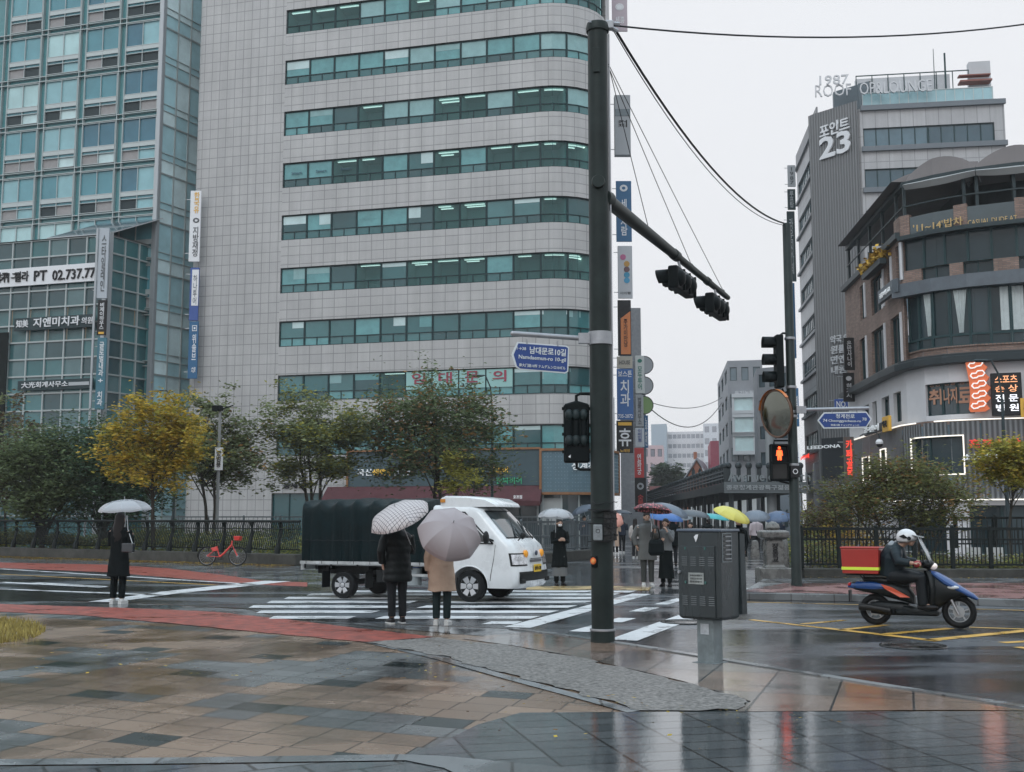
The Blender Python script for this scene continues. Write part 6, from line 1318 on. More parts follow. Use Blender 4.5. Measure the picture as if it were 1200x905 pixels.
# CCTV pole left with banner
a = AT(258, 482, 48); t = thing('camera_pole', 'thin grey pole with a camera and a small white banner at the stream fence', 'pole', (a.x, 48, 0)); h = a.z
mb = MB(); mb.tube([(0, 0, 0), (0, 0, h)], [.075, .06], 10); mb.obj('post', mat('pole_grey', (.22, .23, .23), .5), t, smooth=True); mb = MB(); mb.box((-.1, -.05, h+.12), (.42, .3, .22)); mb.tube([(-.2, 0, h), (.55, 0, h+.25)], .03, 6); mb.obj('camera', m_sig, t, bevel=.02)
z = AT(259, 538, 48).z; mb = MB(); mb.box((.03, -.1, z), (.34, .03, .95)); bn = mb.obj('banner', m_wt, t); lettering('방범용', (.03, -.12, z), .2, .7, (1, 0, 0), m_bk, bn, vertical=True)
# ================================================================ grey control cabinet in the foreground
cb = G(832.5, 777); W_, D_ = .56, .42; CB = thing('control_cabinet', 'dark grey signal control cabinet with vents standing on a pale steel stub', 'cabinet', (cb.x, cb.y, 0), R(-40))
m_cab = wet(mat('cabinet_grey', (.026, .036, .040), .45, .05, var=.2, vs=3, bump=.05, bs=150), scale=3, lo=.2, hi=.4, bump=.02, stretch=(1, 1, .15), dark=.8)
m_stub = mat('stub_steel', (.20, .235, .245), .5, .4, var=.3, vs=7)
zt3 = AT(830, 620, cb.y-.1).z; zb3 = AT(830, 726, cb.y-.1).z
mb = MB(); mb.box((0, 0, zb3/2), (.215, .215, zb3)); mb.obj('stub', m_stub, CB, bevel=.01); mb = MB(); mb.box((0, 0, .006), (.3, .3, .012)); mb.obj('base_plate', m_stub, CB)
hc = zt3-zb3; cx_ = .0
mb = MB(); mb.loft([[(-W_/2, -D_/2, z), (W_/2, -D_/2, z), (W_/2, D_/2, z), (-W_/2, D_/2, z)] if j else [(-W_/2+.03, -D_/2+.03, z), (W_/2-.03, -D_/2+.03, z), (W_/2-.03, D_/2-.03, z), (-W_/2+.03, D_/2-.03, z)] for j, z in ((0, zb3), (1, zb3+.03), (1, zt3-.03))]); mb.obj('body', m_cab, CB, bevel=.012, seg=2)
mb = MB(); mb.loft([[(-W_/2-.015, -D_/2-.015, zt3-.03), (W_/2+.015, -D_/2-.015, zt3-.03), (W_/2+.015, D_/2+.015, zt3-.03), (-W_/2-.015, D_/2+.015, zt3-.03)], [(-W_/2-.01, -D_/2-.01, zt3), (W_/2+.01, -D_/2-.01, zt3), (W_/2+.01, D_/2+.01, zt3), (-W_/2-.01, D_/2+.01, zt3)]]); mb.obj('lid', mat('cabinet_lid', (.06, .08, .11), .2), CB, bevel=.006)
mb = MB(); mb.box((-.02, -D_/2-.008, zb3+hc*.42), (W_-.10, .016, hc*.78)); dr = mb.obj('door', m_cab, CB, bevel=.004)
mb = MB(); 
for (bx, bz, rows_) in ((-.18, zt3-.32, 5), (-.18, zb3+.26, 5)):
    for i in range(4):
        for j in range(rows_): mb.box((bx+i*.115-.0, -D_/2-.019, bz-j*.023), (.07, .008, .007))
mb.obj('vent', mat('vent_edge', (.16, .18, .19), .5), dr)
mb = MB(); mb.box((-.03, -D_/2-.021, zt3-.56), (.2, .006, .13)); pl = mb.obj('name_plate', mat('name_plate', (.28, .30, .29), .5, var=.3, vs=15), dr)
for k, tx in enumerate(('교통신호제어기', '고장신고 02-120', '종로경찰서')): lettering(tx, (-.03, -D_/2-.026, zt3-.525-k*.035), .16, .02, (1, 0, 0), m_bk, pl, ext=.001)
mb = MB(); mb.prism([(-.06, -D_/2-.004, zt3-.09), (-.035, -D_/2-.004, zt3-.065), (-.0, -D_/2-.004, zt3-.06), (-.01, -D_/2-.004, zt3-.10), (-.035, -D_/2-.004, zt3-.15), (-.045, -D_/2-.004, zt3-.12)], (0, -.003, 0)); mb.obj('emblem', m_wt, CB)
mb = MB(); mb.lathe([(.015, -D_/2-.05), (.02, -D_/2-.018)], 10, (-W_/2+.035, 0, zb3+hc*.52), ax='Y'); mb.obj('lock', m_grip, dr)
for (x, z) in ((-.17, zt3-.22), (.09, zt3-.22), (-.17, zb3+.42), (.09, zb3+.42)): mb = MB(); mb.box((x, -D_/2-.02, z), (.02, .008, .03), rz=0); mb.obj('bolt', mat('bolt_green', (.04, .12, .11), .5), dr)
# side vent with slats, on the right flank (local +x)
mb = MB(); xs_ = W_/2+.004
for z in (zt3-.05, zt3-.37): mb.box((xs_, -.07, z), (.008, .2, .012))
for y in (-.17, .03): mb.box((xs_, y, zt3-.21), (.008, .012, .33))
mb.obj('vent_frame', mat('vent_edge', (.16, .18, .19), .5), CB)
mb = MB()
for j in range(6): mb.box((xs_+.006, -.055, zt3-.085-j*.05), (.02, .12, .012))
mb.obj('side_vent', m_grip, CB)
mb = MB(); mb.prism([(W_/2+.03, D_/2+.0, zb3+.05), (W_/2+.06, D_/2+.06, zb3+.05), (W_/2+.03, D_/2+.09, zt3-.06), (W_/2+.005, D_/2+.02, zt3-.05)], (-.5, .0, 0)); mb.obj('rear_door', m_cab, CB)
mb = MB(); mb.lathe([(.12, -.02), (.13, .0), (.12, .02)], 20, (-W_/2-.01, D_/2-.03, zb3+hc*.45), ax='X'); mb.obj('side_cover', m_sig, CB, smooth=True)
mb = MB(); mb.box((-.0, -.112, zb3-.11), (.11, .004, .12)); mb.obj('sticker', mat('sticker_grey', (.42, .45, .48), .5, var=.2, vs=30), CB)
# ================================================================ people
m_skin = mat('skin', (.42, .26, .19), .5, var=.05); m_hair = mat('hair_black', (.012, .010, .010), .4); m_shoe_w = mat('shoe_white', (.55, .55, .54), .5); m_shoe_b = mat('shoe_black', (.015, .015, .017), .4); m_eye = mat('eye_dark', (.02, .015, .012), .2)
def V3(*a): return Vector(a)
def limb(mb, pts, rs, seg=10): mb.tube(pts, rs, seg)
def elli(mb, rings, seg=20, fold=0., nf=7, ph=0.):
    """closed loft of horizontal ellipses: (x, y, z, rx, ry)"""
    rg = []
    n = len(rings)
    for i, (x, y, z, rx, ry) in enumerate(rings):
        k_ = fold*(i/(n-1)) if fold else 0; rg.append([(x+rx*(1+k_*math.sin(nf*2*PI*k/seg+ph))*math.cos(2*PI*k/seg), y+ry*(1+k_*math.sin(nf*2*PI*k/seg+ph))*math.sin(2*PI*k/seg), z) for k in range(seg)])
    mb.loft(rg)
def hand(mb, wrist, dirv, palm_n, s=1., curl=.5, side=1):
    """palm, four fingers and a thumb; dirv fingers' way, palm_n way the palm looks"""
    d = Vector(dirv).normalized(); n = Vector(palm_n); n = (n-d*n.dot(d)).normalized(); w = d.cross(n)*side
    L = .17*s; pal = .085*s; b = Vector(wrist)
    mb.loft([[b+d*t*pal+w*x*ww+n*y*.014*s for x, y in ((-1, -.7), (0, -1), (1, -.7), (1, .7), (0, 1), (-1, .7))] for t, ww in ((-.15, .026*s), (.3, .036*s), (.7, .042*s), (1.05, .040*s))])
    for i, (ln, off) in enumerate(((.072, -.030), (.080, -.010), (.075, .011), (.060, .030))):
        p = b+d*pal*.92+w*off*s; pts = [p]; a = 0
        for k in range(3): a += curl*(.5+.35*k); q = d*math.cos(a)+n*math.sin(a); pts.append(pts[-1]+q*ln*s/3*1.05)
        mb.tube(pts, [.0100*s, .0095*s, .0085*s, .007*s], 7)
    p = b+d*pal*.25-w*.032*s; mb.tube([p, p+(-w*.6+d*.7+n*.3).normalized()*.035*s, p+(-w*.6+d*.7+n*.3).normalized()*.035*s+(d*.8+n*.6).normalized()*.032*s], [.013*s, .011*s, .008*s], 7)
def person(label, px, py, h, rz, top, legs, shoes, arms=('down', 'hold'), hair='short', coat_len=.45, coat_w=1., fem=False, skirt=None, puff=0., Y=None, near=True, group=None, walk=0., mask=False, hood=False, bag=None, collar=True, coat_parts=None):
    g = G(px, py) if Y is None else Vector((AT(px, py, Y).x, Y, 0))
    t = thing('person', label, 'person', (g.x, g.y, 0), rz, group); s = h/1.72; vx = .013 if near else .018
    sh = (.175 if fem else .20)*s; hip = .085*s
    # feet
    fl = V3(-hip*1.05, -walk*.20*s, .07*s); fr = V3(hip*1.05, walk*.22*s, .07*s)
    kl = V3(-hip*1.05, -walk*.12*s-.01, .49*s); kr = V3(hip*1.05, walk*.08*s-.01, .49*s)
    P0 = V3(0, 0, .93*s)
    ch = V3(0, .0, 1.30*s); nk = V3(0, -.005, 1.47*s); hc_ = V3(0, -.02*s, 1.605*s)
    SH = {-1: V3(-sh, 0, 1.41*s), 1: V3(sh, 0, 1.41*s)}
    pose = {'down': (V3(.06, .03, -.29), V3(.0, -.06, -.24)), 'hold': (V3(.05, -.03, -.28), V3(-.10, -.17, .14)), 'front': (V3(.03, -.04, -.28), V3(-.14, -.16, .05)), 'pocket': (V3(.10, .05, -.27), V3(-.05, -.05, -.20)), 'ear': (V3(.03, -.12, -.22), V3(-.10, -.08, .22)), 'fwd': (V3(.02, -.18, -.20), V3(-.03, -.24, .02))}
    el, wr = {}, {}
    for sd, k in ((-1, 0), (1, 1)):
        a, b = pose[arms[k]]; el[sd] = SH[sd]+V3(a.x*sd, a.y, a.z)*s; wr[sd] = el[sd]+V3(b.x*sd, b.y, b.z)*s
    mb = MB()
    elli(mb, [(0, 0, .86*s, .13*s, .10*s), (0, 0, .95*s, .15*s, .11*s), (0, 0, 1.1*s, .125*s, .095*s), (0, 0, 1.3*s, .15*s, .11*s), (0, 0, 1.40*s, .15*s, .09*s), (0, 0, 1.46*s, .07*s, .06*s)], 14)
    mb.tube([V3(0, .0, 1.42*s), V3(0, -.01*s, 1.56*s)], .052*s, 10)
    for kk, ff in ((kl, fl), (kr, fr)):
        mb.tube([V3(ff.x*.9, 0, .9*s), kk, ff+V3(0, .01, .02)], [.085*s, .055*s, .038*s], 10); mb.tube([ff+V3(0, .04*s, -.02*s), ff+V3(0, -.10*s, -.035*s)], [.035*s, .028*s], 8)
    for sd in (-1, 1): mb.tube([SH[sd]*.98, el[sd], wr[sd]], [.048*s, .038*s, .026*s], 10)
    # head: skull, face wedge, nose, ears, chin
    mb.ell((0, .005*s, 1.63*s), (.076*s, .092*s, .10*s), 16, 12); mb.ell((0, -.028*s, 1.575*s), (.058*s, .062*s, .075*s), 14, 8)
    mb.tube([V3(0, -.085*s, 1.625*s), V3(0, -.108*s, 1.59*s), V3(0, -.088*s, 1.583*s)], [.008*s, .014*s, .012*s], 7)
    for sd in (-1, 1): mb.ell((sd*.078*s, .0, 1.60*s), (.012*s, .022*s, .032*s), 8, 6)
    mb.tube([V3(-.02*s, -.088*s, 1.552*s), V3(.02*s, -.088*s, 1.552*s)], .009*s, 6)
    for sd, k in ((-1, 0), (1, 1)):
        dv = wr[sd]-el[sd]; hold = arms[k] in ('hold',); hand(mb, wr[sd], dv.normalized() if not hold else V3(-sd*.3, -.75, .3), V3(-sd, 0, 0) if not hold else V3(-sd*.6, -.1, .5), s, 1.1 if hold else .45, sd)
    link('body', remesh(mb, .0085 if near else .014, 1), m_skin, t, smooth='all')
    if near:
        for sd in (-1, 1): e = MB(); e.ell((sd*.03*s, -.080*s, 1.615*s), (.012*s, .008*s, .007*s), 8, 5); e.obj('eye', m_eye, t)
    # shoes
    for ff in (fl, fr):
        mb = MB(); x, y = ff.x, ff.y; o_ = .012*s*(1 if x > 0 else -1)
        rg = [(x, y+.075*s, .03*s, .035*s, .03*s), (x, y+.04*s, .045*s, .042*s, .045*s), (x+o_, y-.04*s, .035*s, .046*s, .035*s), (x+o_*1.4, y-.12*s, .028*s, .045*s, .025*s), (x+o_*1.6, y-.165*s, .022*s, .025*s, .016*s)]
        mb.loft([[(a+rx*math.cos(2*PI*k/14), b, max(.004, c+.012*s+(rz_+.01*s)*math.sin(2*PI*k/14))) for k in range(14)] for a, b, c, rx, rz_ in rg]); mb.tube([V3(x, y+.01*s, .05*s), V3(x, y+.0, .12*s)], [.045*s, .042*s], 12)
        sh_ = mb.obj('shoe', shoes, t, smooth=True)
        if shoes is not m_shoe_b or near:
            sm = MB(); sm.loft([[(a+(rx+.004)*math.cos(2*PI*k/14), b+.0*k, zz) for k in range(14)] for a, b, rx, zz in ((x, y+.05*s, .01, 0.014),)]+[]) if False else None
            sm = MB(); pts = [(x-.036*s, y+.08*s), (x+.036*s, y+.08*s), (x+o_+.05*s, y-.05*s), (x+o_*1.4+.046*s, y-.13*s), (x+o_*1.6, y-.185*s), (x+o_*1.4-.046*s, y-.13*s), (x+o_-.05*s, y-.05*s)]; sm.prism([(a, b, .001) for a, b in pts], (0, 0, .024*s)); sm.obj('sole', m_shoe_w if shoes is not m_shoe_b or puff else m_shoe_b, sh_, bevel=.004)
    # trousers or skirt
    mb = MB(); zh = .985*s
    elli(mb, [(0, 0, zh, .15*s, .115*s), (0, 0, .9*s, .165*s, .125*s), (0, 0, .82*s, .165*s, .12*s)], 16)
    for kk, ff in ((kl, fl), (kr, fr)): mb.tube([V3(ff.x*.85, 0, .88*s), V3(kk.x, kk.y*.6, .7*s), kk, (kk+ff)/2+V3(0, .01, 0), ff+V3(0, .012*s, .045*s)], [.095*s, .088*s, .072*s, .066*s, .062*s], 12)
    link('trousers', remesh(mb, vx, 1), legs, t, smooth='all')
    if skirt:
        m_s, z_s = skirt; mb = MB(); elli(mb, [(0, 0, 1.0*s, .15*s, .12*s), (0, 0, .8*s, .165*s, .13*s), (0, 0, z_s*s+.1*s, .195*s, .15*s), (0, 0, z_s*s, .20*s, .155*s)], 42, .05, 11); mb.obj('skirt', m_s, t, smooth=True)
    # coat with sleeves
    mb = MB(); w = coat_w; zb = coat_len*s; n_ = 10
    rg = []; prof = [(1.49, .065, .06), (1.455, .115, .085), (1.42, .185, .11), (1.36, .205, .125), (1.25, .195, .13), (1.10, .178, .128), (.98, .19, .137), (.80, .21, .15), (.62, .222, .16), (.45, .235, .17), (.30, .24, .175)]
    k_ = [(a, b, c) for a, b, c in prof if a > coat_len+.02]; la, lb_, lc = k_[-1]; nxt = next(((a, b, c) for a, b, c in prof if a <= coat_len+.02), prof[-1])
    k_ += [(coat_len, nxt[1], nxt[2])]
    fw = .93 if fem else 1.
    ring2 = [(0, .004, a*s, b*s*w*fw, c*s*w) for a, b, c in k_]
    rr = []
    for (x, y, z, rx, ry) in ring2:
        j = max(0, (1.1*s-z)/(1.1*s)); rr.append((x, y, z, rx, ry))
    seg = 28; rgs = []
    for (x, y, z, rx, ry) in rr:
        a_ = max(0., (1.05*s-z)/s)*.10; pf = 1+(puff*.5*(1+math.cos(z/s*2*PI/.105)) if puff else 0); rgs.append([(x+rx*pf*(1+a_*math.sin(4*2*PI*k/seg+px))*math.cos(2*PI*k/seg), y+ry*pf*(1+a_*math.sin(4*2*PI*k/seg+px))*math.sin(2*PI*k/seg), z+.006*math.sin(k)) for k in range(seg)])
    if puff:
        full = []
        zs = [1.42-.0262*i for i in range(int((1.42-coat_len)/.0262))]
        def pr(z):
            for (a, b, c), (a2, b2, c2) in zip(prof, prof[1:]):
                if a2 <= z <= a: f = (z-a2)/(a-a2); return b2+(b-b2)*f, c2+(c-c2)*f
            return prof[-1][1:]
        full = [rgs[0], rgs[1]]
        for z in zs: b, c = pr(z); pf = (1+puff*abs(math.sin(z*PI/.11)))*w; full.append([(b*pf*s*math.cos(2*PI*k/seg), c*pf*s*math.sin(2*PI*k/seg), z*s) for k in range(seg)])
        rgs = full
    mb.loft(rgs)
    for sd in (-1, 1):
        q = SH[sd]; mid1 = q.lerp(el[sd], .5); cuff = el[sd].lerp(wr[sd], .92)
        mb.tube([q*.94+V3(0, 0, .0), q+V3(0, 0, -.03*s), mid1, el[sd], el[sd].lerp(wr[sd], .5), cuff], [.062*s*w, .075*s*w, .068*s*w, .064*s*w, .058*s*w, .055*s*w], 12)
    ct = link('coat', remesh(mb, vx, 1), top, t, smooth='all')
    if near:
        tx = bpy.data.textures.new('folds', 'CLOUDS'); tx.noise_scale = .12; dp = ct.modifiers.new('folds', 'DISPLACE'); dp.texture = tx; dp.strength = .022; dp.mid_level = .5
    if collar:
        mb = MB(); mb.lathe([(.075*s, 1.45*s), (.085*s, 1.50*s), (.088*s, 1.53*s), (.080*s, 1.53*s), (.072*s, 1.48*s)], 18); mb.obj('collar', top, t, smooth=True)
    # hair
    mb = MB()
    if hair != 'none':
        mb.ell((0, .014*s, 1.652*s), (.086*s, .098*s, .094*s), 18, 10)
        if hair == 'short': mb.ell((0, .035*s, 1.60*s), (.078*s, .072*s, .075*s), 14, 8)
        if hair == 'long':
            elli(mb, [(0, .03*s, 1.68*s, .085*s, .08*s), (0, .045*s, 1.58*s, .095*s, .07*s), (0, .065*s, 1.45*s, .11*s, .065*s), (0, .085*s, 1.28*s, .115*s, .055*s), (0, .10*s, 1.16*s, .07*s, .035*s)], 16)
        if hair == 'bob': elli(mb, [(0, .03*s, 1.68*s, .088*s, .08*s), (0, .03*s, 1.58*s, .10*s, .08*s), (0, .03*s, 1.49*s, .095*s, .07*s)], 16)
        if hair == 'bun': mb.ell((0, .10*s, 1.70*s), .04*s, 10, 6)
        link('hair', remesh(mb, .012, 2), m_hair, t, smooth='all')
    if hood: mb = MB(); mb.ell((0, .09*s, 1.49*s), (.12*s, .07*s, .07*s), 14, 8); mb.obj('hood', top, t, smooth=True)
    if mask: mb = MB(); mb.ell((0, -.055*s, 1.565*s), (.055*s, .05*s, .042*s), 12, 8); mb.obj('face_mask', m_wt, t, smooth=True)
    return t, s
def umbrella(label, pos, rx, ry, rz, Rr_, m, hgt=.24, n=8, clear=False, shaft=.85, pat=None, group='umbrellas in the rain', ribs=True):
    """canopy centre at pos; tilt by euler"""
    t = thing('umbrella', label, 'umbrella', tuple(pos), 0, group); t.rotation_euler = (rx, ry, rz)
    mb = MB(); K = 9; M_ = 6; rings = []
    for k in range(K+1):
        f = k/K; ring = []
        for i in range(n*M_):
            a = 2*PI*i/(n*M_); u = (i % M_)/M_; g_ = 1-.06*f*math.sin(PI*u); dip = .16*hgt*math.sin(PI*u)*f*f; sc = .06*Rr_*math.sin(PI*u)*max(0, f-.8)*5
            r_ = Rr_*math.sin(f*PI*.5*.92)/math.sin(PI*.46); z = hgt*(1-(1-math.cos(f*PI*.5*.92))/(1-math.cos(PI*.46)))
            ring.append((r_*g_*(1-sc*.5)*math.cos(a), r_*g_*(1-sc*.5)*math.sin(a), z-dip+sc*.5) if k else (.001*math.cos(a), .001*math.sin(a), hgt))
        rings.append(ring)
    mb.loft(rings, 0, False); cn = mb.obj('canopy', m, t, smooth='all', fix=True); cn.data.set_sharp_from_angle(angle=R(11))
    if ribs:
        for i in range(n):
            a = 2*PI*i/n; pts = []
            for k in range(1, K+1): f = k/K; r_ = Rr_*math.sin(f*PI*.46)/math.sin(PI*.46); z = hgt*(1-(1-math.cos(f*PI*.46))/(1-math.cos(PI*.46)))-.006; pts.append((r_*math.cos(a)*.995, r_*math.sin(a)*.995, z))
            rb = MB(); rb.tube(pts, .0035, 4); rb.obj('rib', m_alu, t); 
    mb = MB(); mb.tube([(0, 0, hgt+.06), (0, 0, hgt+.02), (0, 0, hgt-shaft)], [.004, .007, .007], 8); mb.obj('shaft', m_alu, t, smooth=True)
    mb = MB(); mb.tube([(0, 0, hgt-shaft+.02), (0, 0, hgt-shaft-.10)], .014, 8); mb.obj('handle', m_bk, t, smooth=True); return t
def umb_mat(name, c, pat=None):
    m = mat(name, c, .45, coat=.1); b = m.node_tree.nodes['Principled BSDF']; t = m.node_tree; n = t.nodes.new
    if pat and not MC.get(name+'_p'):
        MC[name+'_p'] = 1; tc = n('ShaderNodeTexCoord')
        if pat[0] == 'plaid':
            w1 = n('ShaderNodeTexBrick'); w1.offset = 0; w1.inputs['Scale'].default_value = 1; w1.inputs['Brick Width'].default_value = .052; w1.inputs['Row Height'].default_value = .052; w1.inputs['Mortar Size'].default_value = .0045; w1.inputs['Color1'].default_value = (*c, 1); w1.inputs['Color2'].default_value = (*c, 1); w1.inputs['Mortar'].default_value = (*pat[1], 1); w1.inputs['Mortar Smooth'].default_value = .3
            t.links.new(tc.outputs['Object'], w1.inputs[0]); t.links.new(w1.outputs[0], b.inputs['Base Color'])
        if pat[0] == 'dots':
            v = n('ShaderNodeTexVoronoi'); v.inputs['Scale'].default_value = 15; v.inputs['Randomness'].default_value = .7; r_ = n('ShaderNodeValToRGB'); r_.color_ramp.interpolation = 'CONSTANT'; r_.color_ramp.elements[0].color = (*pat[1], 1); r_.color_ramp.elements[1].position = .38; r_.color_ramp.elements[1].color = (*c, 1)
            t.links.new(tc.outputs['Object'], v.inputs[0]); t.links.new(v.outputs[0], r_.inputs[0]); t.links.new(r_.outputs[0], b.inputs['Base Color'])
    return m
def clear_umb(name, c=(.62, .64, .68), fac=.48):
    if name in MC: return MC[name]
    m = bpy.data.materials.new(name); m.use_nodes = True; t = m.node_tree; t.nodes.clear(); n = t.nodes.new; l = t.links.new
    o = n('ShaderNodeOutputMaterial'); mx = n('ShaderNodeMixShader'); tr = n('ShaderNodeBsdfTransparent'); tr.inputs[0].default_value = (.95, .97, 1, 1); p = n('ShaderNodeBsdfPrincipled'); p.inputs['Base Color'].default_value = (*c, 1); p.inputs['Roughness'].default_value = .18; p.inputs['Coat Weight'].default_value = .4
    mx.inputs[0].default_value = fac; l(p.outputs[0], mx.inputs[1]); l(tr.outputs[0], mx.inputs[2]); l(mx.outputs[0], o.inputs[0]); MC[name] = m; return m
random.seed(61)
cl_black = mat('coat_black', (.006, .009, .010), .8, spec=.1); cl_black2 = mat('padded_black', (.006, .009, .010), .5, spec=.2); cl_beige = mat('coat_beige', (.42, .30, .225), .85, var=.06, vs=6); cl_grey = mat('coat_grey', (.10, .105, .105), .85, var=.1, vs=9)
cl_dk = mat('trousers_charcoal', (.012, .014, .017), .8); cl_green = mat('trousers_dark_green', (.010, .02, .022), .75); cl_white = mat('jacket_cream', (.45, .42, .40), .8); cl_lav = mat('jacket_pale_mauve', (.38, .33, .35), .8); cl_navy = mat('coat_navy', (.02, .028, .045), .8); cl_gsh = mat('jacket_mid_grey', (.14, .15, .155), .8, var=.1, vs=9)
# A: couple in front, seen from behind
t, s = person('person from behind in a long black padded coat, standing left of the person in beige', 465, 731, 1.70, PI+R(25), cl_black2, cl_dk, m_shoe_b, ('hold', 'pocket'), 'short', .63, 1.08, puff=.07)
p = AT(466, 600, 17.6); umbrella('pale umbrella with thin dark plaid lines over the person in the padded coat', AT(468.5, 607, 17.75), R(14), R(-27), R(20), .50, umb_mat('umbrella_plaid', (.50, .46, .46), ('plaid', (.10, .09, .10))), .20, shaft=.7)
t, s = person('person from behind in a beige knee length coat under a grey umbrella', 517.5, 733, 1.60, PI-R(8), cl_beige, cl_green, m_shoe_w, ('hold', 'down'), 'bob', .56, 1.12, fem=True)
umbrella('taupe grey umbrella tipped back towards the camera over the beige coat', AT(526.5, 627, 17.15), R(52), R(12), R(8), .49, umb_mat('umbrella_taupe', (.31, .27, .28)), .31, shaft=.62)
# B: woman left
t, s = person('person in a long black coat with long hair waiting alone at the left kerb', 137.5, 708, 1.74, PI-R(12), cl_black, cl_black, m_shoe_w, ('hold', 'hold'), 'long', .52, 1.0, fem=True)
Yb = G(137.5, 708).y
umbrella('clear umbrella held by the person waiting alone at the left', AT(146.5, 598, Yb-.05), R(4), R(-3), R(10), .50, clear_umb('clear_umbrella'), .21, shaft=.8)
bg = thing('shoulder_bag', 'small shiny black shoulder bag of the person at the left kerb', 'bag', tuple(AT(150, 642, Yb-.12)), R(-20)); mb = MB(); mb.box((0, 0, 0), (.26, .1, .18)); mb.obj('pouch', mat('bag_shiny', (.03, .035, .04), .15, coat=.5), bg, bevel=.02, seg=2); mb = MB(); mb.tube([(-.1, 0, .08), (-.13, .02, .35), (-.12, .08, .62)], .008, 6); mb.tube([(.1, 0, .08), (-.05, .04, .35), (-.12, .09, .62)], .008, 6); mb.obj('strap', m_alu, bg)
# C: woman right of truck with clear umbrella and mask
t, s = person('person in a long black coat and white face mask facing us beside the truck', 656, 687, 1.62, R(15), cl_black, cl_black, m_shoe_b, ('front', 'front'), 'bob', .48, .95, fem=True, mask=True, skirt=(mat('skirt_grey', (.13, .14, .15), .8), .26))
umbrella('clear umbrella over the masked person right of the truck', AT(651.5, 606.5, 27.3), R(-3), R(2), 0, .43, clear_umb('clear_umbrella'), .22, shaft=.6)
# D: couple facing us at the crossing
t, s = person('person in a long grey coat with white shoes, facing us at the far kerb', 759, 688, 1.78, R(4), cl_grey, mat('trousers_grey', (.05, .055, .055), .8), m_shoe_w, ('pocket', 'hold'), 'short', .62, 1.08)
t, s = person('person in grey jacket and long black skirt beside the one in the grey coat', 781, 688, 1.62, R(-25), cl_gsh, cl_black, m_shoe_b, ('front', 'ear'), 'bob', .92, .95, fem=True, skirt=(cl_black, .22))
umbrella('dark umbrella with red and white dots held over the couple at the far kerb', AT(765, 598.5, 27.1), R(-8), R(6), 0, .46, umb_mat('umbrella_dots', (.05, .015, .02), ('dots', (.5, .12, .14))), .17, shaft=.7)
bg = thing('tote_bag', 'black bag hanging between the two people at the far kerb', 'bag', tuple(AT(769, 641, 26.5))); mb = MB(); rings = [[(x*w, y*d, z) for x, y in ((-1, -1), (1, -1), (1, 1), (-1, 1))] for z, w, d in ((-.2, .14, .05), (-.12, .18, .07), (.08, .17, .06), (.17, .14, .02))]; mb.loft(rings); mb.obj('sack', cl_black, bg, bevel=.02); mb = MB(); mb.tube([(-.1, 0, .16), (-.05, 0, .42), (.05, 0, .42), (.1, 0, .16)], .012, 6); mb.obj('strap', cl_black, bg)
# E: others further back on the bridge
def pg(lb, px, py, h, rz, *a, **k): return person(lb, px, py, h, rz, *a, near=False, **k)
pg('person in a dark jacket with a pale scarf behind the big pole at left', 685, 651, 1.72, R(20), cl_navy, cl_dk, m_shoe_b, ('hold', 'down'), 'short', .82, 1., collar=True)
umbrella('dark blue umbrella just left of the big pole', AT(684, 599, G(685, 651).y), R(5), R(-20), 0, .56, umb_mat('umbrella_navy', (.05, .07, .10)), .25)
pg('person in dark clothes walking behind the big pole, right side', 729, 649, 1.7, PI, cl_navy, cl_dk, m_shoe_w, ('hold', 'down'), 'short', .85, 1., walk=.6)
umbrella('flat dark navy umbrella right of the big pole', AT(728, 602, G(729, 649).y), R(0), R(3), 0, .53, umb_mat('umbrella_dark', (.025, .035, .05)), .18)
umbrella('salmon pink umbrella half hidden behind the big pole', AT(718, 608, 44), R(40), R(25), 0, .46, umb_mat('umbrella_salmon', (.62, .28, .22)), .2)
pg('person in a long pale coat half hidden behind the big pole', 721, 650, 1.6, PI, cl_beige, cl_dk, m_shoe_w, ('hold', 'down'), 'short', .4, .9)
pg('person with dark hair in a cream jacket behind the grey coated one', 745, 655, 1.62, PI-R(20), cl_white, cl_dk, m_shoe_w, ('front', 'down'), 'long', .85, 1., fem=True)
umbrella('bright blue umbrella behind the couple, under the dotted one', AT(779, 609, 31), R(3), R(6), 0, .50, umb_mat('umbrella_blue', (.03, .12, .35)), .2)
umbrella('grey blue umbrella rising highest behind the dotted umbrella', AT(782, 601, 33), R(8), R(14), 0, .62, umb_mat('umbrella_greyblue', (.10, .13, .17)), .26)
pg('person in black clothes half hidden behind the one in the grey jacket', 789, 664, 1.7, PI, cl_black, cl_dk, m_shoe_b, ('hold', 'down'), 'short', .7, 1.05)
umbrella('slate grey umbrella right of the couple, broad and flat', AT(812, 605, 36), R(2), R(6), 0, .55, umb_mat('umbrella_slate', (.07, .085, .10)), .2)
umbrella('small pale grey umbrella behind the slate grey one', AT(796, 609, 41), R(2), R(-4), 0, .5, umb_mat('umbrella_pale', (.20, .23, .26)), .26)
pg('person with dark hair seen above the left of the cabinet', 810, 672, 1.52, R(-15), cl_navy, cl_dk, m_shoe_b, ('hold', 'down'), 'bob', .8, 1.)
umbrella('teal umbrella between the slate grey and the yellow umbrella', AT(837, 608, 42), R(2), R(8), 0, .55, umb_mat('umbrella_teal', (.03, .33, .35)), .18)
pg('person in dark clothes under the teal umbrella', 831, 652, 1.6, PI, cl_black, cl_dk, m_shoe_b, ('hold', 'down'), 'short', .8, 1.)
pg('person in a black jacket looking left under the yellow umbrella', 868, 688, 1.66, R(-70), cl_black, cl_dk, m_shoe_b, ('hold', 'down'), 'short', .75, 1.08)
umbrella('yellow umbrella tilted to the right over the person in a black jacket', AT(857, 605, 27.1), R(14), R(20), 0, .46, umb_mat('umbrella_yellow', (.60, .55, .10)), .19, shaft=.6)
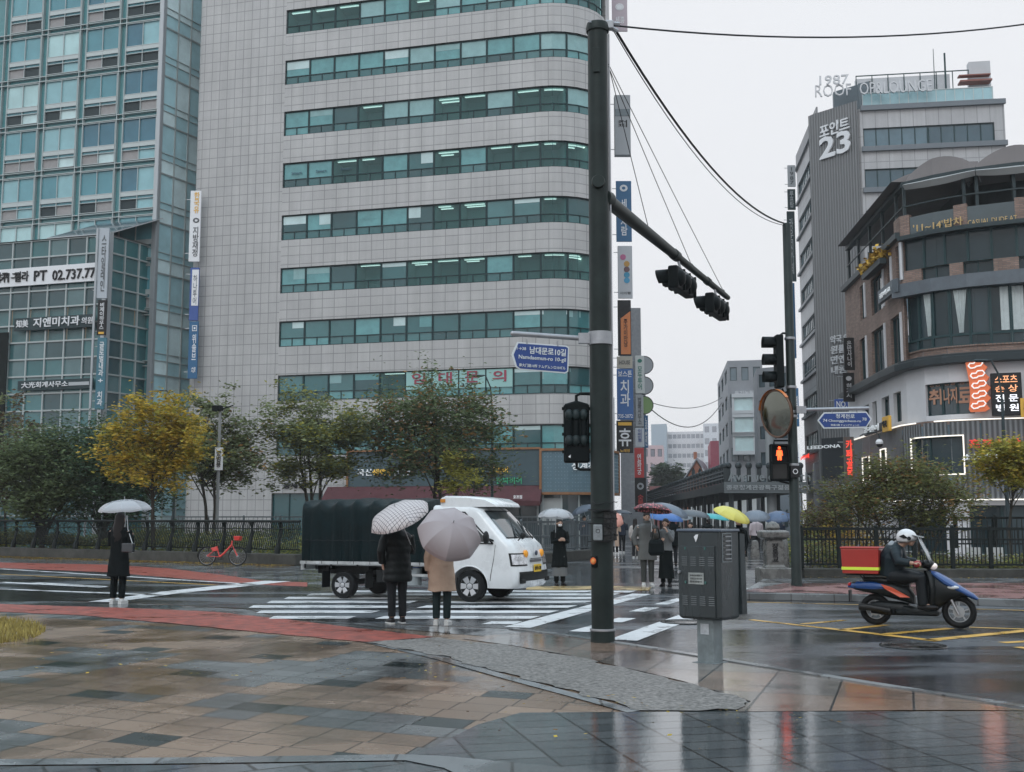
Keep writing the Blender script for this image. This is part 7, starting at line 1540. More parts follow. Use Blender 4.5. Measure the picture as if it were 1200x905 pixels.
pg('person from behind in a pale mauve jacket under a grey blue umbrella', 887, 652, 1.72, PI, cl_lav, cl_dk, m_shoe_w, ('hold', 'down'), 'none', .88, 1.1, walk=.4)
umbrella('grey blue umbrella over the person in the pale jacket', AT(886, 607, 46.5), R(14), R(-3), 0, .58, umb_mat('umbrella_steel', (.13, .16, .20)), .3)
umbrella('blue umbrella just left of the slender pole', AT(912, 608, 50), R(14), R(-8), 0, .62, umb_mat('umbrella_denim', (.06, .10, .18)), .32)
pg('person in dark clothes under the blue umbrella left of the slender pole', 914, 650, 1.65, PI, cl_navy, cl_dk, m_shoe_b, ('hold', 'down'), 'short', .8, 1.)
umbrella('dark umbrella low over the bar fence right of the slender pole', AT(946, 606, 50), R(8), R(4), 0, .6, umb_mat('umbrella_dark', (.025, .035, .05)), .3)
pg('person in a dark coat behind the bar fence right of the slender pole', 947, 647, 1.66, PI, cl_black, cl_dk, m_shoe_b, ('hold', 'down'), 'short', .7, 1.)
# ================================================================ trees and plants
def leafmat(name, c, c2=None, isl=.45):
    m = mat(name, c, .6, var=.25, vs=.8, island=isl, spec=.2)
    t = m.node_tree; b = t.nodes['Principled BSDF']; src = b.inputs['Base Color'].links[0].from_socket; tr = t.nodes.new('ShaderNodeBsdfTranslucent'); mx = t.nodes.new('ShaderNodeMixShader'); mx.inputs[0].default_value = .45
    t.links.new(src, tr.inputs[0]); out = t.nodes['Material Output']; t.links.new(b.outputs[0], mx.inputs[1]); t.links.new(tr.outputs[0], mx.inputs[2]); t.links.new(mx.outputs[0], out.inputs[0]); return m
m_bark = mat('bark', (.05, .045, .038), .9, var=.3, vs=8, bump=.4, bs=20)
def tree(name, label, cat, px, Y, cy_, rxp, ryp, leaf, n_leaf, size, base=0., trunks=1, seed=1, spread=.35, branch_n=26, trunk_r=.11, leafm2=None, frac2=.0, group=None, density=.55, lowest=.3, droop=0.):
    """crown envelope given by its centre pixel row and half sizes in pixels at depth Y"""
    rnd = random.Random(seed); c = AT(px, cy_, Y); k = Y/FPX; rx, rz_ = rxp*k, ryp*k; ry = rx*.8
    t = thing(name, label, cat, (c.x, Y, base), 0, group); cz = c.z-base
    tr = MB(); tips = []
    for j in range(trunks):
        lean = (rnd.uniform(-1, 1)*rx*spread*(.6 if trunks > 1 else .2)); b0 = V3((j-(trunks-1)/2)*.25, rnd.uniform(-.1, .1), 0); topp = V3(lean+b0.x*3, rnd.uniform(-.3, .3), cz+rz_*.45); zf_ = max(.3, cz-rz_*.75)
        f0 = b0.lerp(topp, .35)+V3(rnd.uniform(-.1, .1), 0, 0); f1 = b0.lerp(topp, .7)+V3(rnd.uniform(-.15, .15), 0, 0); tr.tube([b0, f0, f1, topp], [trunk_r, trunk_r*.75, trunk_r*.45, trunk_r*.15], 8)
        for i in range(branch_n//trunks):
            f = rnd.uniform(lowest, .95); st_ = b0.lerp(f0, f/.35) if f < .35 else (f0.lerp(f1, (f-.35)/.35) if f < .7 else f1.lerp(topp, (f-.7)/.3)); a = rnd.uniform(0, 2*PI)
            # aim at a point in the ellipsoid shell
            u = rnd.uniform(-.75, 1.); rr = math.sqrt(max(0, 1-u*u)); q = rnd.uniform(.7, 1.); tip = V3(rx*rr*math.cos(a)*q, ry*rr*math.sin(a)*q, cz+rz_*u*q-droop*rr)
            if tip.z < .5: tip.z = .5
            m_ = st_.lerp(tip, .5)+V3(rnd.uniform(-.1, .1)*rx, rnd.uniform(-.1, .1)*rx, rnd.uniform(.0, .22)*rz_); rb = trunk_r*(.42-.25*f); tr.tube([st_, m_, tip], [rb, rb*.55, rb*.12], 6, cap=False)
            for w_ in range(3):
                g_ = rnd.uniform(.25, 1.); s2_ = m_.lerp(tip, g_) if g_ > .4 else st_.lerp(m_, .6+g_); e2 = s2_+V3(rnd.gauss(0, .3)*rx, rnd.gauss(0, .3)*ry, rnd.gauss(.05, .22)*rz_); tr.tube([s2_, s2_.lerp(e2, .5)+V3(0, 0, .05*rz_), e2], [rb*.3, rb*.2, .008], 4, cap=False); tips.append((s2_, e2))
            tips.append((m_, tip))
    tr.obj('trunk', m_bark, t, smooth=True, fix=False)
    for li, (lm, frac) in enumerate(((leaf, 1-frac2), (leafm2, frac2))):
        if not lm or frac <= 0: continue
        mb = MB(); nn_ = int(n_leaf*frac); clumps = []
        for i in range(nn_):
            if i % 14 == 0:
                a_, b_ = tips[rnd.randrange(len(tips))]; cc_ = a_.lerp(b_, rnd.uniform(.35, 1.08)); sg = rnd.uniform(.05, .16)*rx*density*2
            p = cc_+V3(rnd.gauss(0, sg), rnd.gauss(0, sg), rnd.gauss(0, sg*.65)); s_ = size*rnd.uniform(.6, 1.3)
            if p.z < .1: continue
            al, be = rnd.uniform(0, 2*PI), rnd.uniform(-1.1, 1.1); u_ = V3(math.cos(al), math.sin(al), rnd.uniform(-.5, .3)).normalized(); v_ = u_.cross(V3(math.sin(be)*math.cos(al+1), math.sin(be)*math.sin(al+1), math.cos(be))).normalized()
            mb._add([p-u_*s_, p-v_*s_*.45+V3(0, 0, .1*s_), p+u_*s_, p+v_*s_*.45+V3(0, 0, .1*s_)], [(0, 1, 2, 3)])
        mb.obj('crown', lm, t, fix=False)
    return t
l_dark = leafmat('leaves_dark_green', (.13, .17, .08)); l_green = leafmat('leaves_grey_green', (.19, .22, .11)); l_yel = leafmat('leaves_yellow', (.50, .36, .06)); l_org = leafmat('leaves_rust', (.26, .15, .06)); l_olive = leafmat('leaves_olive', (.16, .17, .065)); l_yg = leafmat('leaves_yellow_green', (.30, .28, .055)); l_brn = leafmat('leaves_brown', (.14, .095, .055)); l_dk2 = leafmat('leaves_deep_green', (.075, .125, .07)); l_far = leafmat('leaves_far', (.05, .07, .04), isl=.2)
tree('yellow_tree', 'bright yellow autumn tree on the pavement edge behind the lone person', 'tree', 185, 45.3, 528, 58, 60, l_yel, 11500, .10, trunk_r=.10, seed=4, leafm2=l_yg, frac2=.35, branch_n=30, lowest=.42)
tree('evergreen_tree', 'dense dark green tree left of the yellow one, behind the fence', 'tree', 122, 50, 560, 72, 70, l_dk2, 19000, .10, trunk_r=.14, seed=5, branch_n=46, density=.75, lowest=.1)
tree('evergreen_tree', 'dense dark green tree at the left edge behind the wavy fence', 'tree', 52, 49, 568, 58, 64, l_dark, 16000, .10, trunk_r=.14, seed=6, branch_n=44, density=.75, lowest=.1)
tree('bare_tree', 'half bare tree with brownish leaves cut by the left edge of the photo', 'tree', 10, 51, 535, 44, 75, l_brn, 5000, .10, trunk_r=.07, trunks=2, seed=7, leafm2=l_green, frac2=.4, lowest=.25)
tree('broadleaf_tree', 'grey green tree between the yellow tree and the camera pole', 'tree', 250, 55, 522, 62, 60, l_green, 13000, .12, trunks=2, trunk_r=.10, seed=8, lowest=.35, leafm2=l_org, frac2=.05)
tree('broadleaf_tree', 'loose grey green tree with forked trunks left of the truck cover', 'tree', 371, 57, 521, 66, 62, l_green, 15000, .12, trunks=3, trunk_r=.11, seed=9, leafm2=l_yg, frac2=.2, lowest=.38)
tree('broadleaf_tree', 'widest green tree above the truck, in front of the dark shop sign', 'tree', 515, 58, 518, 84, 66, l_dark, 18000, .12, trunks=2, trunk_r=.13, seed=10, leafm2=l_org, frac2=.14, lowest=.38, branch_n=44)
tree('young_tree', 'small yellow green tree low under the widest tree', 'tree', 545, 55, 555, 34, 30, l_yg, 1600, .10, trunks=2, trunk_r=.05, seed=12, lowest=.4, branch_n=14)
tree('shrub_tree', 'dark olive and rust coloured tree behind the bar fence and rider', 'tree', 1062, 34, 582, 76, 50, l_olive, 13000, .065, trunks=5, trunk_r=.045, seed=13, spread=.9, leafm2=l_org, frac2=.14, lowest=.25, branch_n=60)
tree('shrub_tree', 'thin reddish shrub with sparse leaves left of the big olive tree', 'tree', 990, 36, 598, 48, 32, l_brn, 2600, .06, trunks=4, trunk_r=.035, seed=14, leafm2=l_olive, frac2=.5, lowest=.2, branch_n=36)
tree('young_tree', 'yellow green young tree at the right edge in front of the ribbed cladding', 'tree', 1180, 36, 545, 46, 34, l_yg, 9000, .075, trunks=1, trunk_r=.06, seed=15, lowest=.5, leafm2=l_yel, frac2=.3)
tree('shrub_tree', 'small dark shrub behind the fence between stone pillar and slender pole', 'tree', 950, 38, 612, 30, 22, l_brn, 1300, .06, trunks=3, trunk_r=.03, seed=16, leafm2=l_yg, frac2=.4, lowest=.2)
tree('round_tree', 'hazy round tree left of the gabled house at the street end', 'tree', 783, 225, 566, 20, 22, l_far, 5000, .5, trunk_r=.3, seed=17, density=.9)
tree('round_tree', 'hazy low tree between the round tree and the gabled house', 'tree', 806, 230, 572, 16, 15, l_far, 3500, .5, trunk_r=.3, seed=18, density=.9)
# hedges and planting along the stream, behind the fences
def hedge(name, label, a, b, w, h, n, ms, size, seed=1, z0=.1):
    rnd = random.Random(seed); mb = MB(); d = b-a; L = d.length; u = d.normalized(); nn_ = V3(-u.y, u.x, 0)
    for i in range(n):
        f = rnd.random(); hh_ = h*(.55+.45*noise.noise(V3(f*L*.5, seed*3.1, 0)))+h*.2*rnd.random(); v = rnd.uniform(-.5, .5); z = z0+hh_*(rnd.random()**.6)*(1-abs(v)*.6); p = a+u*(f*L)+nn_*(v*w)+V3(0, 0, z); s_ = size*rnd.uniform(.6, 1.4)
        al = rnd.uniform(0, 6.28); e1 = V3(math.cos(al), math.sin(al), rnd.uniform(-.6, .6)).normalized(); e2 = e1.cross(V3(rnd.uniform(-1, 1), rnd.uniform(-1, 1), 1).normalized()).normalized()
        mb._add([p-e1*s_, p-e2*s_*.45, p+e1*s_, p+e2*s_*.45], [(0, 1, 2, 3)], rnd.randrange(len(ms)))
    o = mb.obj(name, ms, fix=False); tag(o, label, 'plants', None, 'stuff'); return o
off_ = -fn*1.6
hedge('hedge', 'green and yellow hedge growing behind the wavy fence', fa+off_, fb+off_+fd*.5, 1.8, 1.45, 15000, [l_dark, l_yg, l_olive, l_green], .07, 3)
hedge('hedge', 'dark leafy planting behind the upright bar fence', ra+V3(-.2, 1.7, 0), rb+V3(0, 1.7, 0), 1.8, 1.35, 10000, [l_olive, l_dark, l_brn, l_yg], .05, 4)
hedge('hedge', 'row of orange yellow shrubs behind the fence near the slender pole', V3(AT(960, 600, 40).x, 40, 0), V3(AT(1035, 600, 40).x, 40, 0), 1., 1.9, 2600, [l_yel, l_org], .06, 5)
# far bank planting
hedge('hedge', 'low planting on the far bank below the tiled block', V3(-30, 66, 0), V3(-6, 61, 0), 2.2, 1.5, 5000, [l_dark, l_olive], .12, 6)
# fallen leaves on the ground
rnd = random.Random(9); mb = MB()
def fallen(a, b, w, n, size):
    d = b-a; u = d.normalized(); nn_ = V3(-u.y, u.x, 0)
    for i in range(n):
        p = a+d*rnd.random()+nn_*(w*rnd.random()**2)+V3(0, 0, .025+rnd.random()*.012); s_ = size*rnd.uniform(.5, 1.3); al = rnd.uniform(0, 6.28); e1 = V3(math.cos(al), math.sin(al), rnd.uniform(-.15, .15)); e2 = V3(-math.sin(al), math.cos(al), rnd.uniform(-.2, .2)); mb._add([p-e1*s_, p-e2*s_*.6, p+e1*s_, p+e2*s_*.6], [(0, 1, 2, 3)], rnd.randrange(3))
fallen(fa+fn*.07, fb+fn*.07, -1.0, 6500, .045); fallen(fa+fn*1.2, fb+fn*1.2, -1.6, 400, .03); fallen(ra+V3(0, .05, .12), rb+V3(0, .05, .12), -.4, 300, .03)
fallen(G(-60, 790), G(560, 800), 4, 160, .022); fallen(G(560, 800), G(1000, 850), -2, 60, .022)
o = mb.obj('fallen_leaves', [l_brn, l_org, l_yel], fix=False); tag(o, 'wet fallen leaves along the foot of the fences', 'leaves', None, 'stuff')
# ================================================================ wheels
m_tyre = mat('tyre', (.007, .008, .009), .6, bump=.2, bs=60); m_rim = mat('wheel_silver', (.50, .51, .53), .3, .6); m_blk = mat('black_plastic', (.007, .009, .010), .45, spec=.25); m_chr = mat('chrome', (.6, .6, .6), .15, 1.)
m_tw = mat('truck_white', (.68, .70, .71), .28, var=.10, vs=1.6, coat=.5)
def wheel(parent, c, r_, w, side, spokes=6, name='wheel'):
    mb = MB(); mb.lathe([(r_*.62, -w/2), (r_*.9, -w/2), (r_, -w*.36), (r_, w*.36), (r_*.9, w/2), (r_*.62, w/2)], 40, c, ax='Y'); o = mb.obj(name, m_tyre, parent, smooth=True)
    y = c[1]+side*w*.5; mb = MB(); mb.lathe([(r_*.66, side*w*.42), (r_*.64, side*w*.52), (r_*.60, side*w*.40), (r_*.2, side*w*.36), (.01, side*w*.36)], 36, (c[0], c[1], c[2]), ax='Y')
    o2 = mb.obj('rim', m_rim, o, smooth=True)
    mb = MB()
    for k in range(spokes):
        a = 2*PI*k/spokes; p0 = V3(c[0]+math.cos(a)*r_*.16, y-side*.02, c[2]+math.sin(a)*r_*.16); p1 = V3(c[0]+math.cos(a)*r_*.60, y-side*.005, c[2]+math.sin(a)*r_*.60); t_ = V3(-math.sin(a), 0, math.cos(a)); mb.prism([p0-t_*r_*.13, p1-t_*r_*.19, p1+t_*r_*.19, p0+t_*r_*.13], (0, side*.018, 0))
    mb.lathe([(r_*.2, side*w*.45), (r_*.17, side*w*.56), (.01, side*w*.58)], 20, c, ax='Y'); mb.obj('spoke', m_rim, o, bevel=.004)
    mb = MB()
    for k in range(spokes): a = 2*PI*(k+.5)/spokes; mb.lathe([(r_*.10, side*(w*.40)), (r_*.10, side*(w*.405))], 10, (c[0]+math.cos(a)*r_*.42, c[1], c[2]+math.sin(a)*r_*.42), ax='Y')
    mb.obj('hole', m_blk, o); return o
# ================================================================ truck
wf = G(551, 706.3); wr_ = G(402, 701.8); dT = (wf-wr_); WB = dT.length; dT.normalize(); rzT = math.atan2(dT.y, dT.x); nT = V3(-dT.y, dT.x, 0)
HW = .86; o_ = wf+nT*(HW-.06)-dT*1.5      # local x: front axle at +1.5
TR = thing('small_truck', 'small white cab over truck with a black tarpaulin cover crossing behind the two people', 'truck', (o_.x, o_.y, .006), rzT)
XF = 1.5; XR = XF-WB; fx0 = XF+1.04; cab_r = XF-.86
def xf(z): 
    P_ = [(.28, fx0-.06), (.34, fx0), (.55, fx0+.02), (.72, fx0-.01), (.95, fx0-.05), (1.10, fx0-.11), (1.18, fx0-.20), (1.24, fx0-.26), (1.80, fx0-.80), (1.86, fx0-.90), (1.90, fx0-1.05)]
    for (a, b), (c, d) in zip(P_, P_[1:]):
        if a <= z <= c: return b+(d-b)*(z-a)/(c-a)
    return P_[-1][1] if z > 1.9 else P_[0][1]
def hw(z):
    P_ = [(.28, .82), (.5, .85), (.95, .855), (1.15, .84), (1.80, .72), (1.86, .69), (1.90, .60)]
    for (a, b), (c, d) in zip(P_, P_[1:]):
        if a <= z <= c: return b+(d-b)*(z-a)/(c-a)
    return P_[-1][1] if z > 1.9 else P_[0][1]
def plan(z, n=9, e=0.):
    """right rear -> right front corner -> front -> left (closed at the rear)"""
    X, Y_ = xf(z)+e, hw(z)+e; r_ = .20; pts = [(cab_r, -Y_)]
    for k in range(1, 7): pts.append((cab_r+(X-r_-cab_r)*k/7, -Y_))
    for k in range(n): a = -PI/2+PI/2*k/(n-1); pts.append((X-r_+r_*math.cos(a), -Y_+r_+r_*math.sin(a)))
    for k in range(1, 6): y = (-Y_+r_)+(2*(Y_-r_))*k/6; pts.append((X+.05*(1-(y/(Y_-r_))**2), y))
    for k in range(n): a = PI/2*k/(n-1); pts.append((X-r_+r_*math.cos(a), Y_-r_+r_*math.sin(a)))
    for k in range(6, 0, -1): pts.append((cab_r+(X-r_-cab_r)*k/7, Y_))
    pts.append((cab_r, Y_)); return pts
zs_c = [.28, .34, .45, .55, .65, .72, .85, .95, 1.05, 1.10, 1.18, 1.24, 1.4, 1.6, 1.74, 1.80, 1.86, 1.90]
mb = MB(); mb.loft([[(x, y, z) for x, y in plan(z)] for z in zs_c]); cab = mb.obj('cab', m_tw, TR, smooth=True)
# wheel arch cut out of the cab, lined in black
cut = MB(); cut.lathe([(.40, -1.2), (.40, -.45)], 40, (XF, 0, .30), ax='Y'); cut.lathe([(.40, .45), (.40, 1.2)], 40, (XF, 0, .30), ax='Y'); 
co = cut.obj('cutter', m_blk); bo = cab.modifiers.new('arch', 'BOOLEAN'); bo.object = co; bo.operation = 'DIFFERENCE'; bo.solver = 'EXACT'; co.parent = TR
bpy.context.view_layer.update(); nm = bpy.data.meshes.new_from_object(cab.evaluated_get(bpy.context.evaluated_depsgraph_get())); cab.modifiers.clear(); cab.data = nm; bpy.data.objects.remove(co)
def strip(sel, z0, z1, e, n=6):   # surface patch following the cab between z0..z1 ; sel(list of plan pts)->pts
    return [[(x, y, z0+(z1-z0)*j/n) for x, y in sel(plan(z0+(z1-z0)*j/n, e=e))] for j in range(n+1)]
# windscreen
def front(pts): m_ = [p for p in pts if p[0] > pts[0][0]+.3]; k0 = 7+4; return pts[k0+1:len(pts)-k0-1]
mb = MB(); mb.loft(strip(front, 1.27, 1.77, .008), 0, False, False); g1 = glass('truck_glass', (.035, .05, .055), .04, refl=.8); mb.obj('windscreen', g1, TR, smooth=True, fix=False)
mb = MB(); r1, r2 = strip(front, 1.245, 1.27, .009, 1), strip(front, 1.77, 1.79, .009, 1); mb.loft(r1, 0, False, False); mb.loft(r2, 0, False, False); mb.obj('windscreen_seal', m_blk, TR, fix=False)
# side windows: polygons lying on the flank
def flank(pts, e=.006, side=-1): return [(x, side*(hw(z)+e), z) for x, z in pts]
gs = mat('side_glass', (.010, .014, .016), .05, coat=.5)
for sd in (-1, 1):
    A_ = xf(1.74)-.32; mb = MB(); mb.poly(flank([(cab_r+.14, 1.20), (XF+.42, 1.17), (A_-.02, 1.58), (A_-.16, 1.72), (cab_r+.14, 1.74)], .006, sd)); dw = mb.obj('side_window', gs, TR, fix=False)
    mb = MB(); q = flank([(cab_r+.10, 1.17), (XF+.50, 1.14), (A_+.03, 1.59), (A_-.13, 1.755), (cab_r+.10, 1.775), (cab_r+.10, 1.17)], .004, sd); 
    for a, b in zip(q, q[1:]): mb.bar(a, b, .022)
    mb.obj('window_seal', m_blk, dw)
    # door seams and handle
    mb = MB(); s_ = flank([(cab_r+.06, 1.80), (cab_r+.06, .55), (cab_r+.10, .42), (XF-.46, .42)], .003, sd)
    for a, b in zip(s_, s_[1:]): mb.bar(a, b, .010, .006)
    s_ = flank([(XF+.55, 1.12), (XF+.52, .85), (XF+.46, .55), (XF+.44, .42)], .003, sd)
    for a, b in zip(s_, s_[1:]): mb.bar(a, b, .010, .006)
    mb.obj('door_seam', m_blk, TR)
    mb = MB(); mb.bar((XF-.35-.35, sd*(hw(1.0)+.015), 1.02), (XF-.50, sd*(hw(1.0)+.015), 1.02), .03, .035); mb.obj('door_handle', m_blk, TR, bevel=.005)
    # mirror
    mb = MB(); mb.ell((XF+.42, sd*(hw(1.2)+.17), 1.26), (.055, .10, .13), 14, 8); mb.tube([(XF+.50, sd*(hw(1.2)), 1.20), (XF+.44, sd*(hw(1.2)+.14), 1.24)], .02, 6); mb.obj('side_mirror', m_blk, TR, smooth=True)
    # wheel arch lip
    mb = MB(); mb.tube([(XF+.405*math.cos(R(a)), sd*(hw(.5)+.004), .30+.405*math.sin(R(a))) for a in range(-2, 183, 8)], .014, 6); mb.obj('arch_lip', m_tw, TR, smooth=True)
    # headlight wraps the corner
    def cor(pts): n0 = 7; return (pts[n0+1:n0+10] if sd == -1 else pts[len(pts)-n0-10:len(pts)-n0-1])
    mb = MB(); mb.loft(strip(cor, .71, .96, .006), 0, False, False); hl = mb.obj('headlight', m_blk, TR, smooth=True, fix=False)
    def cor2(pts): n0 = 7; return (pts[n0+2:n0+10] if sd == -1 else pts[len(pts)-n0-10:len(pts)-n0-2])
    mb = MB(); mb.loft(strip(cor2, .74, .935, .012), 0, False, False); mb.obj('lens', mat('headlight_glass', (.55, .57, .60), .22, .75, var=.5, vs=9, coat=.8), hl, smooth=True, fix=False)
    X_ = xf(.93)+.05; mb = MB(); mb.lathe([(.075, X_-.04), (.075, X_+.0), (.05, X_+.02), (.01, X_+.025)], 20, (0, sd*.44, .94), ax='X'); mb.obj('indicator', mat('amber_lens', (.75, .30, .02), .2, emit=.15), TR, smooth=True)
    mb = MB(); mb.box((xf(.42)+.01, sd*.66, .42), (.05, .22, .09)); mb.obj('fog_lamp', m_blk, TR, bevel=.01)
# interior hint: wheel and seats behind screen are left dark glass; wipers
for (y0, y1) in ((-.42, .05), (.15, .60)):
    mb = MB(); mb.bar((xf(1.27)+.075, y0, 1.26), (xf(1.62)+.065, y1, 1.60), .03, .02); mb.tube([(xf(1.24)+.08, y0+.25, 1.22), (xf(1.40)+.08, (y0+y1)/2, 1.42)], .012, 6); mb.obj('wiper', m_blk, TR)
mb = MB(); mb.tube([(xf(1.2)+.08, -.52, 1.2), (xf(1.2)+.2, -.58, 1.30), (xf(1.2)+.22, -.58, 1.36)], .012, 6); mb.ell((xf(1.2)+.20, -.58, 1.30), (.045, .09, .07), 12, 8); mb.obj('bonnet_mirror', m_blk, TR, smooth=True)
# bumper grille, badge, plate
mb = MB(); mb.loft(strip(front, .42, .60, .012), 0, False, False); mb.obj('lower_grille', m_blk, TR, smooth=True, fix=False)
mb = MB(); X_ = xf(.80)+.058; mb.box((X_, 0, .80), (.02, .60, .05)); mb.box((X_+.01, 0, .845), (.02, .62, .02)); mb.obj('grille_bar', mat('grille_grey', (.12, .12, .13), .4), TR, bevel=.006)
mb = MB(); mb.lathe([(.05, X_), (.045, X_+.025), (.01, X_+.03)], 16, (0, 0, .95), ax='X'); mb.obj('badge', mat('badge_dark', (.05, .06, .09), .3), TR, smooth=True)
X_ = xf(.64)+.062; mb = MB(); mb.box((X_+.008, .0, .655), (.012, .40, .15)); np_ = mb.obj('number_plate', mat('plate_yellow', (.75, .48, .03), .4), TR, bevel=.004); lettering('82바 4170', (X_+.016, 0, .655), .35, .09, (0, 1, 0), m_bk, np_, bold=.03, ext=.002)
# underside and arch liners
mb = MB(); mb.box((XF-.1, 0, .40), (1.7, 1.1, .25)); mb.box((XF-.66, 0, .52), (.3, 1.5, .3)); mb.obj('floor_pan', m_blk, TR)
# roof deflector
rg = []
for x, z, w in ((XF+.50, 1.885, .62), (XF+.46, 1.93, .66), (XF+.25, 2.03, .68), (XF-.15, 2.075, .69), (XF-.62, 2.085, .68), (XF-.72, 2.05, .66)):
    rg.append([(x, -w, 1.86), (x, -w, z-.03), (x, -w+.06, z), (x, w-.06, z), (x, w, z-.03), (x, w, 1.86)])
mb = MB(); mb.loft(rg); mb.obj('roof_deflector', m_tw, TR, smooth=True, bevel=.012)
mb = MB(); mb.box((XF-.66, -.685, 1.985), (.10, .03, .07)); mb.obj('marker_lamp', mat('marker_amber', (.55, .22, .03), .3), TR)
# chassis, bed, side boards
xb0, xb1 = XR-1.0, cab_r-.06; zb_ = .70
m_dirty = mat('bed_pale', (.38, .39, .39), .5, var=.3, vs=6)
mb = MB(); mb.box(((xb0+xb1)/2, 0, zb_), (xb1-xb0, 1.66, .06)); mb.obj('bed_floor', m_dirty, TR)
mb = MB()
for y in (-.36, .36): mb.box(((xb0+xb1)/2+.3, y, .56), (xb1-xb0+.3, .08, .16))
for x in (xb0+.3, XR-.45, XR+.5, XR+1.2): mb.box((x, 0, .62), (.07, 1.4, .09))
mb.tube([(XR, -.7, .31), (XR, .7, .31)], .06, 10); mb.obj('chassis', m_blk, TR)
for k in range(int((xb1-xb0)/.62)+1):
    x = xb0+.12+k*.62; mb = MB(); mb.box((x, -HW-.005, zb_-.03), (.035, .02, .12)); mb.obj('hook', m_blk, TR)
mb = MB(); mb.box((xb0+.0, 0, .62), (.05, 1.5, .10)); mb.box((xb0-.02, -.66, .63), (.10, .16, .14)); mb.obj('rear_bumper', m_dirty, TR, bevel=.01)
mb = MB(); mb.box((XR+.95, -.62, .47), (.42, .30, .28)); mb.obj('battery_box', m_blk, TR, bevel=.02)
mb = MB(); mb.lathe([(.15, -.0), (.16, .34)], 18, (XF-1.30, -.66, .30)); bk = mb.obj('bucket', mat('bucket_grey', (.25, .28, .29), .5), TR, smooth=True)
mb = MB(); mb.box((XF-1.28, -.66, .70), (.2, .16, .16)); mb.obj('blue_can', mat('can_blue', (.03, .10, .30), .4), TR, bevel=.02)
mb = MB(); mb.bar((XF-1.75, -.80, .50), (XF-.9, -.80, .50), .03, .05); mb.obj('side_guard', m_dirty, TR)
for x in (XR-.52, XR+.50):
    for y in (-.62, .62): mb = MB(); mb.box((x, y, .38), (.02, .3, .34)); mb.obj('mudflap', m_blk, TR)
for sd in (-1, 1):
    wheel(TR, (XF, sd*(HW-.12), .31), .31, .19, sd, 6); wheel(TR, (XR, sd*(HW-.12), .275), .275, .20, sd, 6)
# tarpaulin: a loft with sagging ridges between hoops, hem with folds
m_tarp = mat('tarpaulin_black', (.003, .011, .013), .45, var=.3, vs=3, bump=.8, bs=5, spec=.13)
rg = []; nx = 96; L_ = xb1-xb0
for i in range(nx+1):
    x = xb0+L_*i/nx; hoop = abs(math.sin(PI*i/nx*7)); ins = .055*hoop; end = .0 if 0 < i < nx else .03
    top = 2.055-.10*hoop-.03*noise.noise(V3(x*1.3, 7, 0))-(.03 if i in (0, nx) else 0)+.012*noise.noise(V3(x*3, 0, 0)); w = .86-end
    f1 = .030*math.sin(x*27+math.sin(x*5))+.022*math.sin(x*15+1); ring = []
    for (yy, zz, ff) in [(-w, .755, 1.), (-w, 1.0, .8), (-w, 1.3, .5), (-w, 1.6, .35), (-w*.995, 1.82, .3), (-w*.97, 1.93, .2), (-w*.90, 2.0, .1), (-w*.6, 2.04, 0), (0, 2.06, 0), (w*.6, 2.04, 0), (w*.9, 2.0, .1), (w*.97, 1.93, .2), (w, 1.8, .3), (w, 1.3, .5), (w, .755, 1.)]:
        sg = -1 if yy < 0 else 1; z_ = zz-(2.055-top)*(1 if zz > 1.8 else .3*(zz-.75)); pu = .03*math.sin(PI*min(1, (zz-.75)/1.1))*(1-hoop)*0; ring.append((x, yy+sg*(f1*ff-ins*(.6 if zz < 1.9 else .2)), z_))
    rg.append(ring)
mb = MB(); mb.loft(rg, 0, True, False); tp = mb.obj('tarpaulin', m_tarp, TR, smooth='all'); 
mb = MB(); mb.loft([[(xb0+.04, -.74, .76), (xb0+.04, -.74, 1.82), (xb0+.04, 0, 1.88), (xb0+.04, .74, 1.82), (xb0+.04, .74, .76)], [(xb1-.02, -.74, .76), (xb1-.02, -.74, 1.82), (xb1-.02, 0, 1.88), (xb1-.02, .74, 1.82), (xb1-.02, .74, .76)]]); mb.obj('tarpaulin_frame', m_blk, TR)
mb = MB()
for k in range(30): x = xb0+.1+(L_-.2)*k/29; z1 = 1.18+.012*math.sin(k*2.3); x2 = xb0+.1+(L_-.2)*(k+1)/29; mb.tube([(x, -.885, z1), (x2, -.885, 1.18+.012*math.sin((k+1)*2.3))], .006, 5)
for k in range(8): x = xb0+.15+(L_-.3)*k/7; mb.tube([(x, -.885, .80), (x, -.88, .70)], .006, 5)
mb.obj('rope', m_cable, tp)
mb = MB(); mb.box(((xb0+xb1)/2, -HW-.01, .725), (L_, .022, .062)); mb.box(((xb0+xb1)/2, HW+.01, .725), (L_, .022, .062)); mb.obj('side_strip', m_dirty, TR)
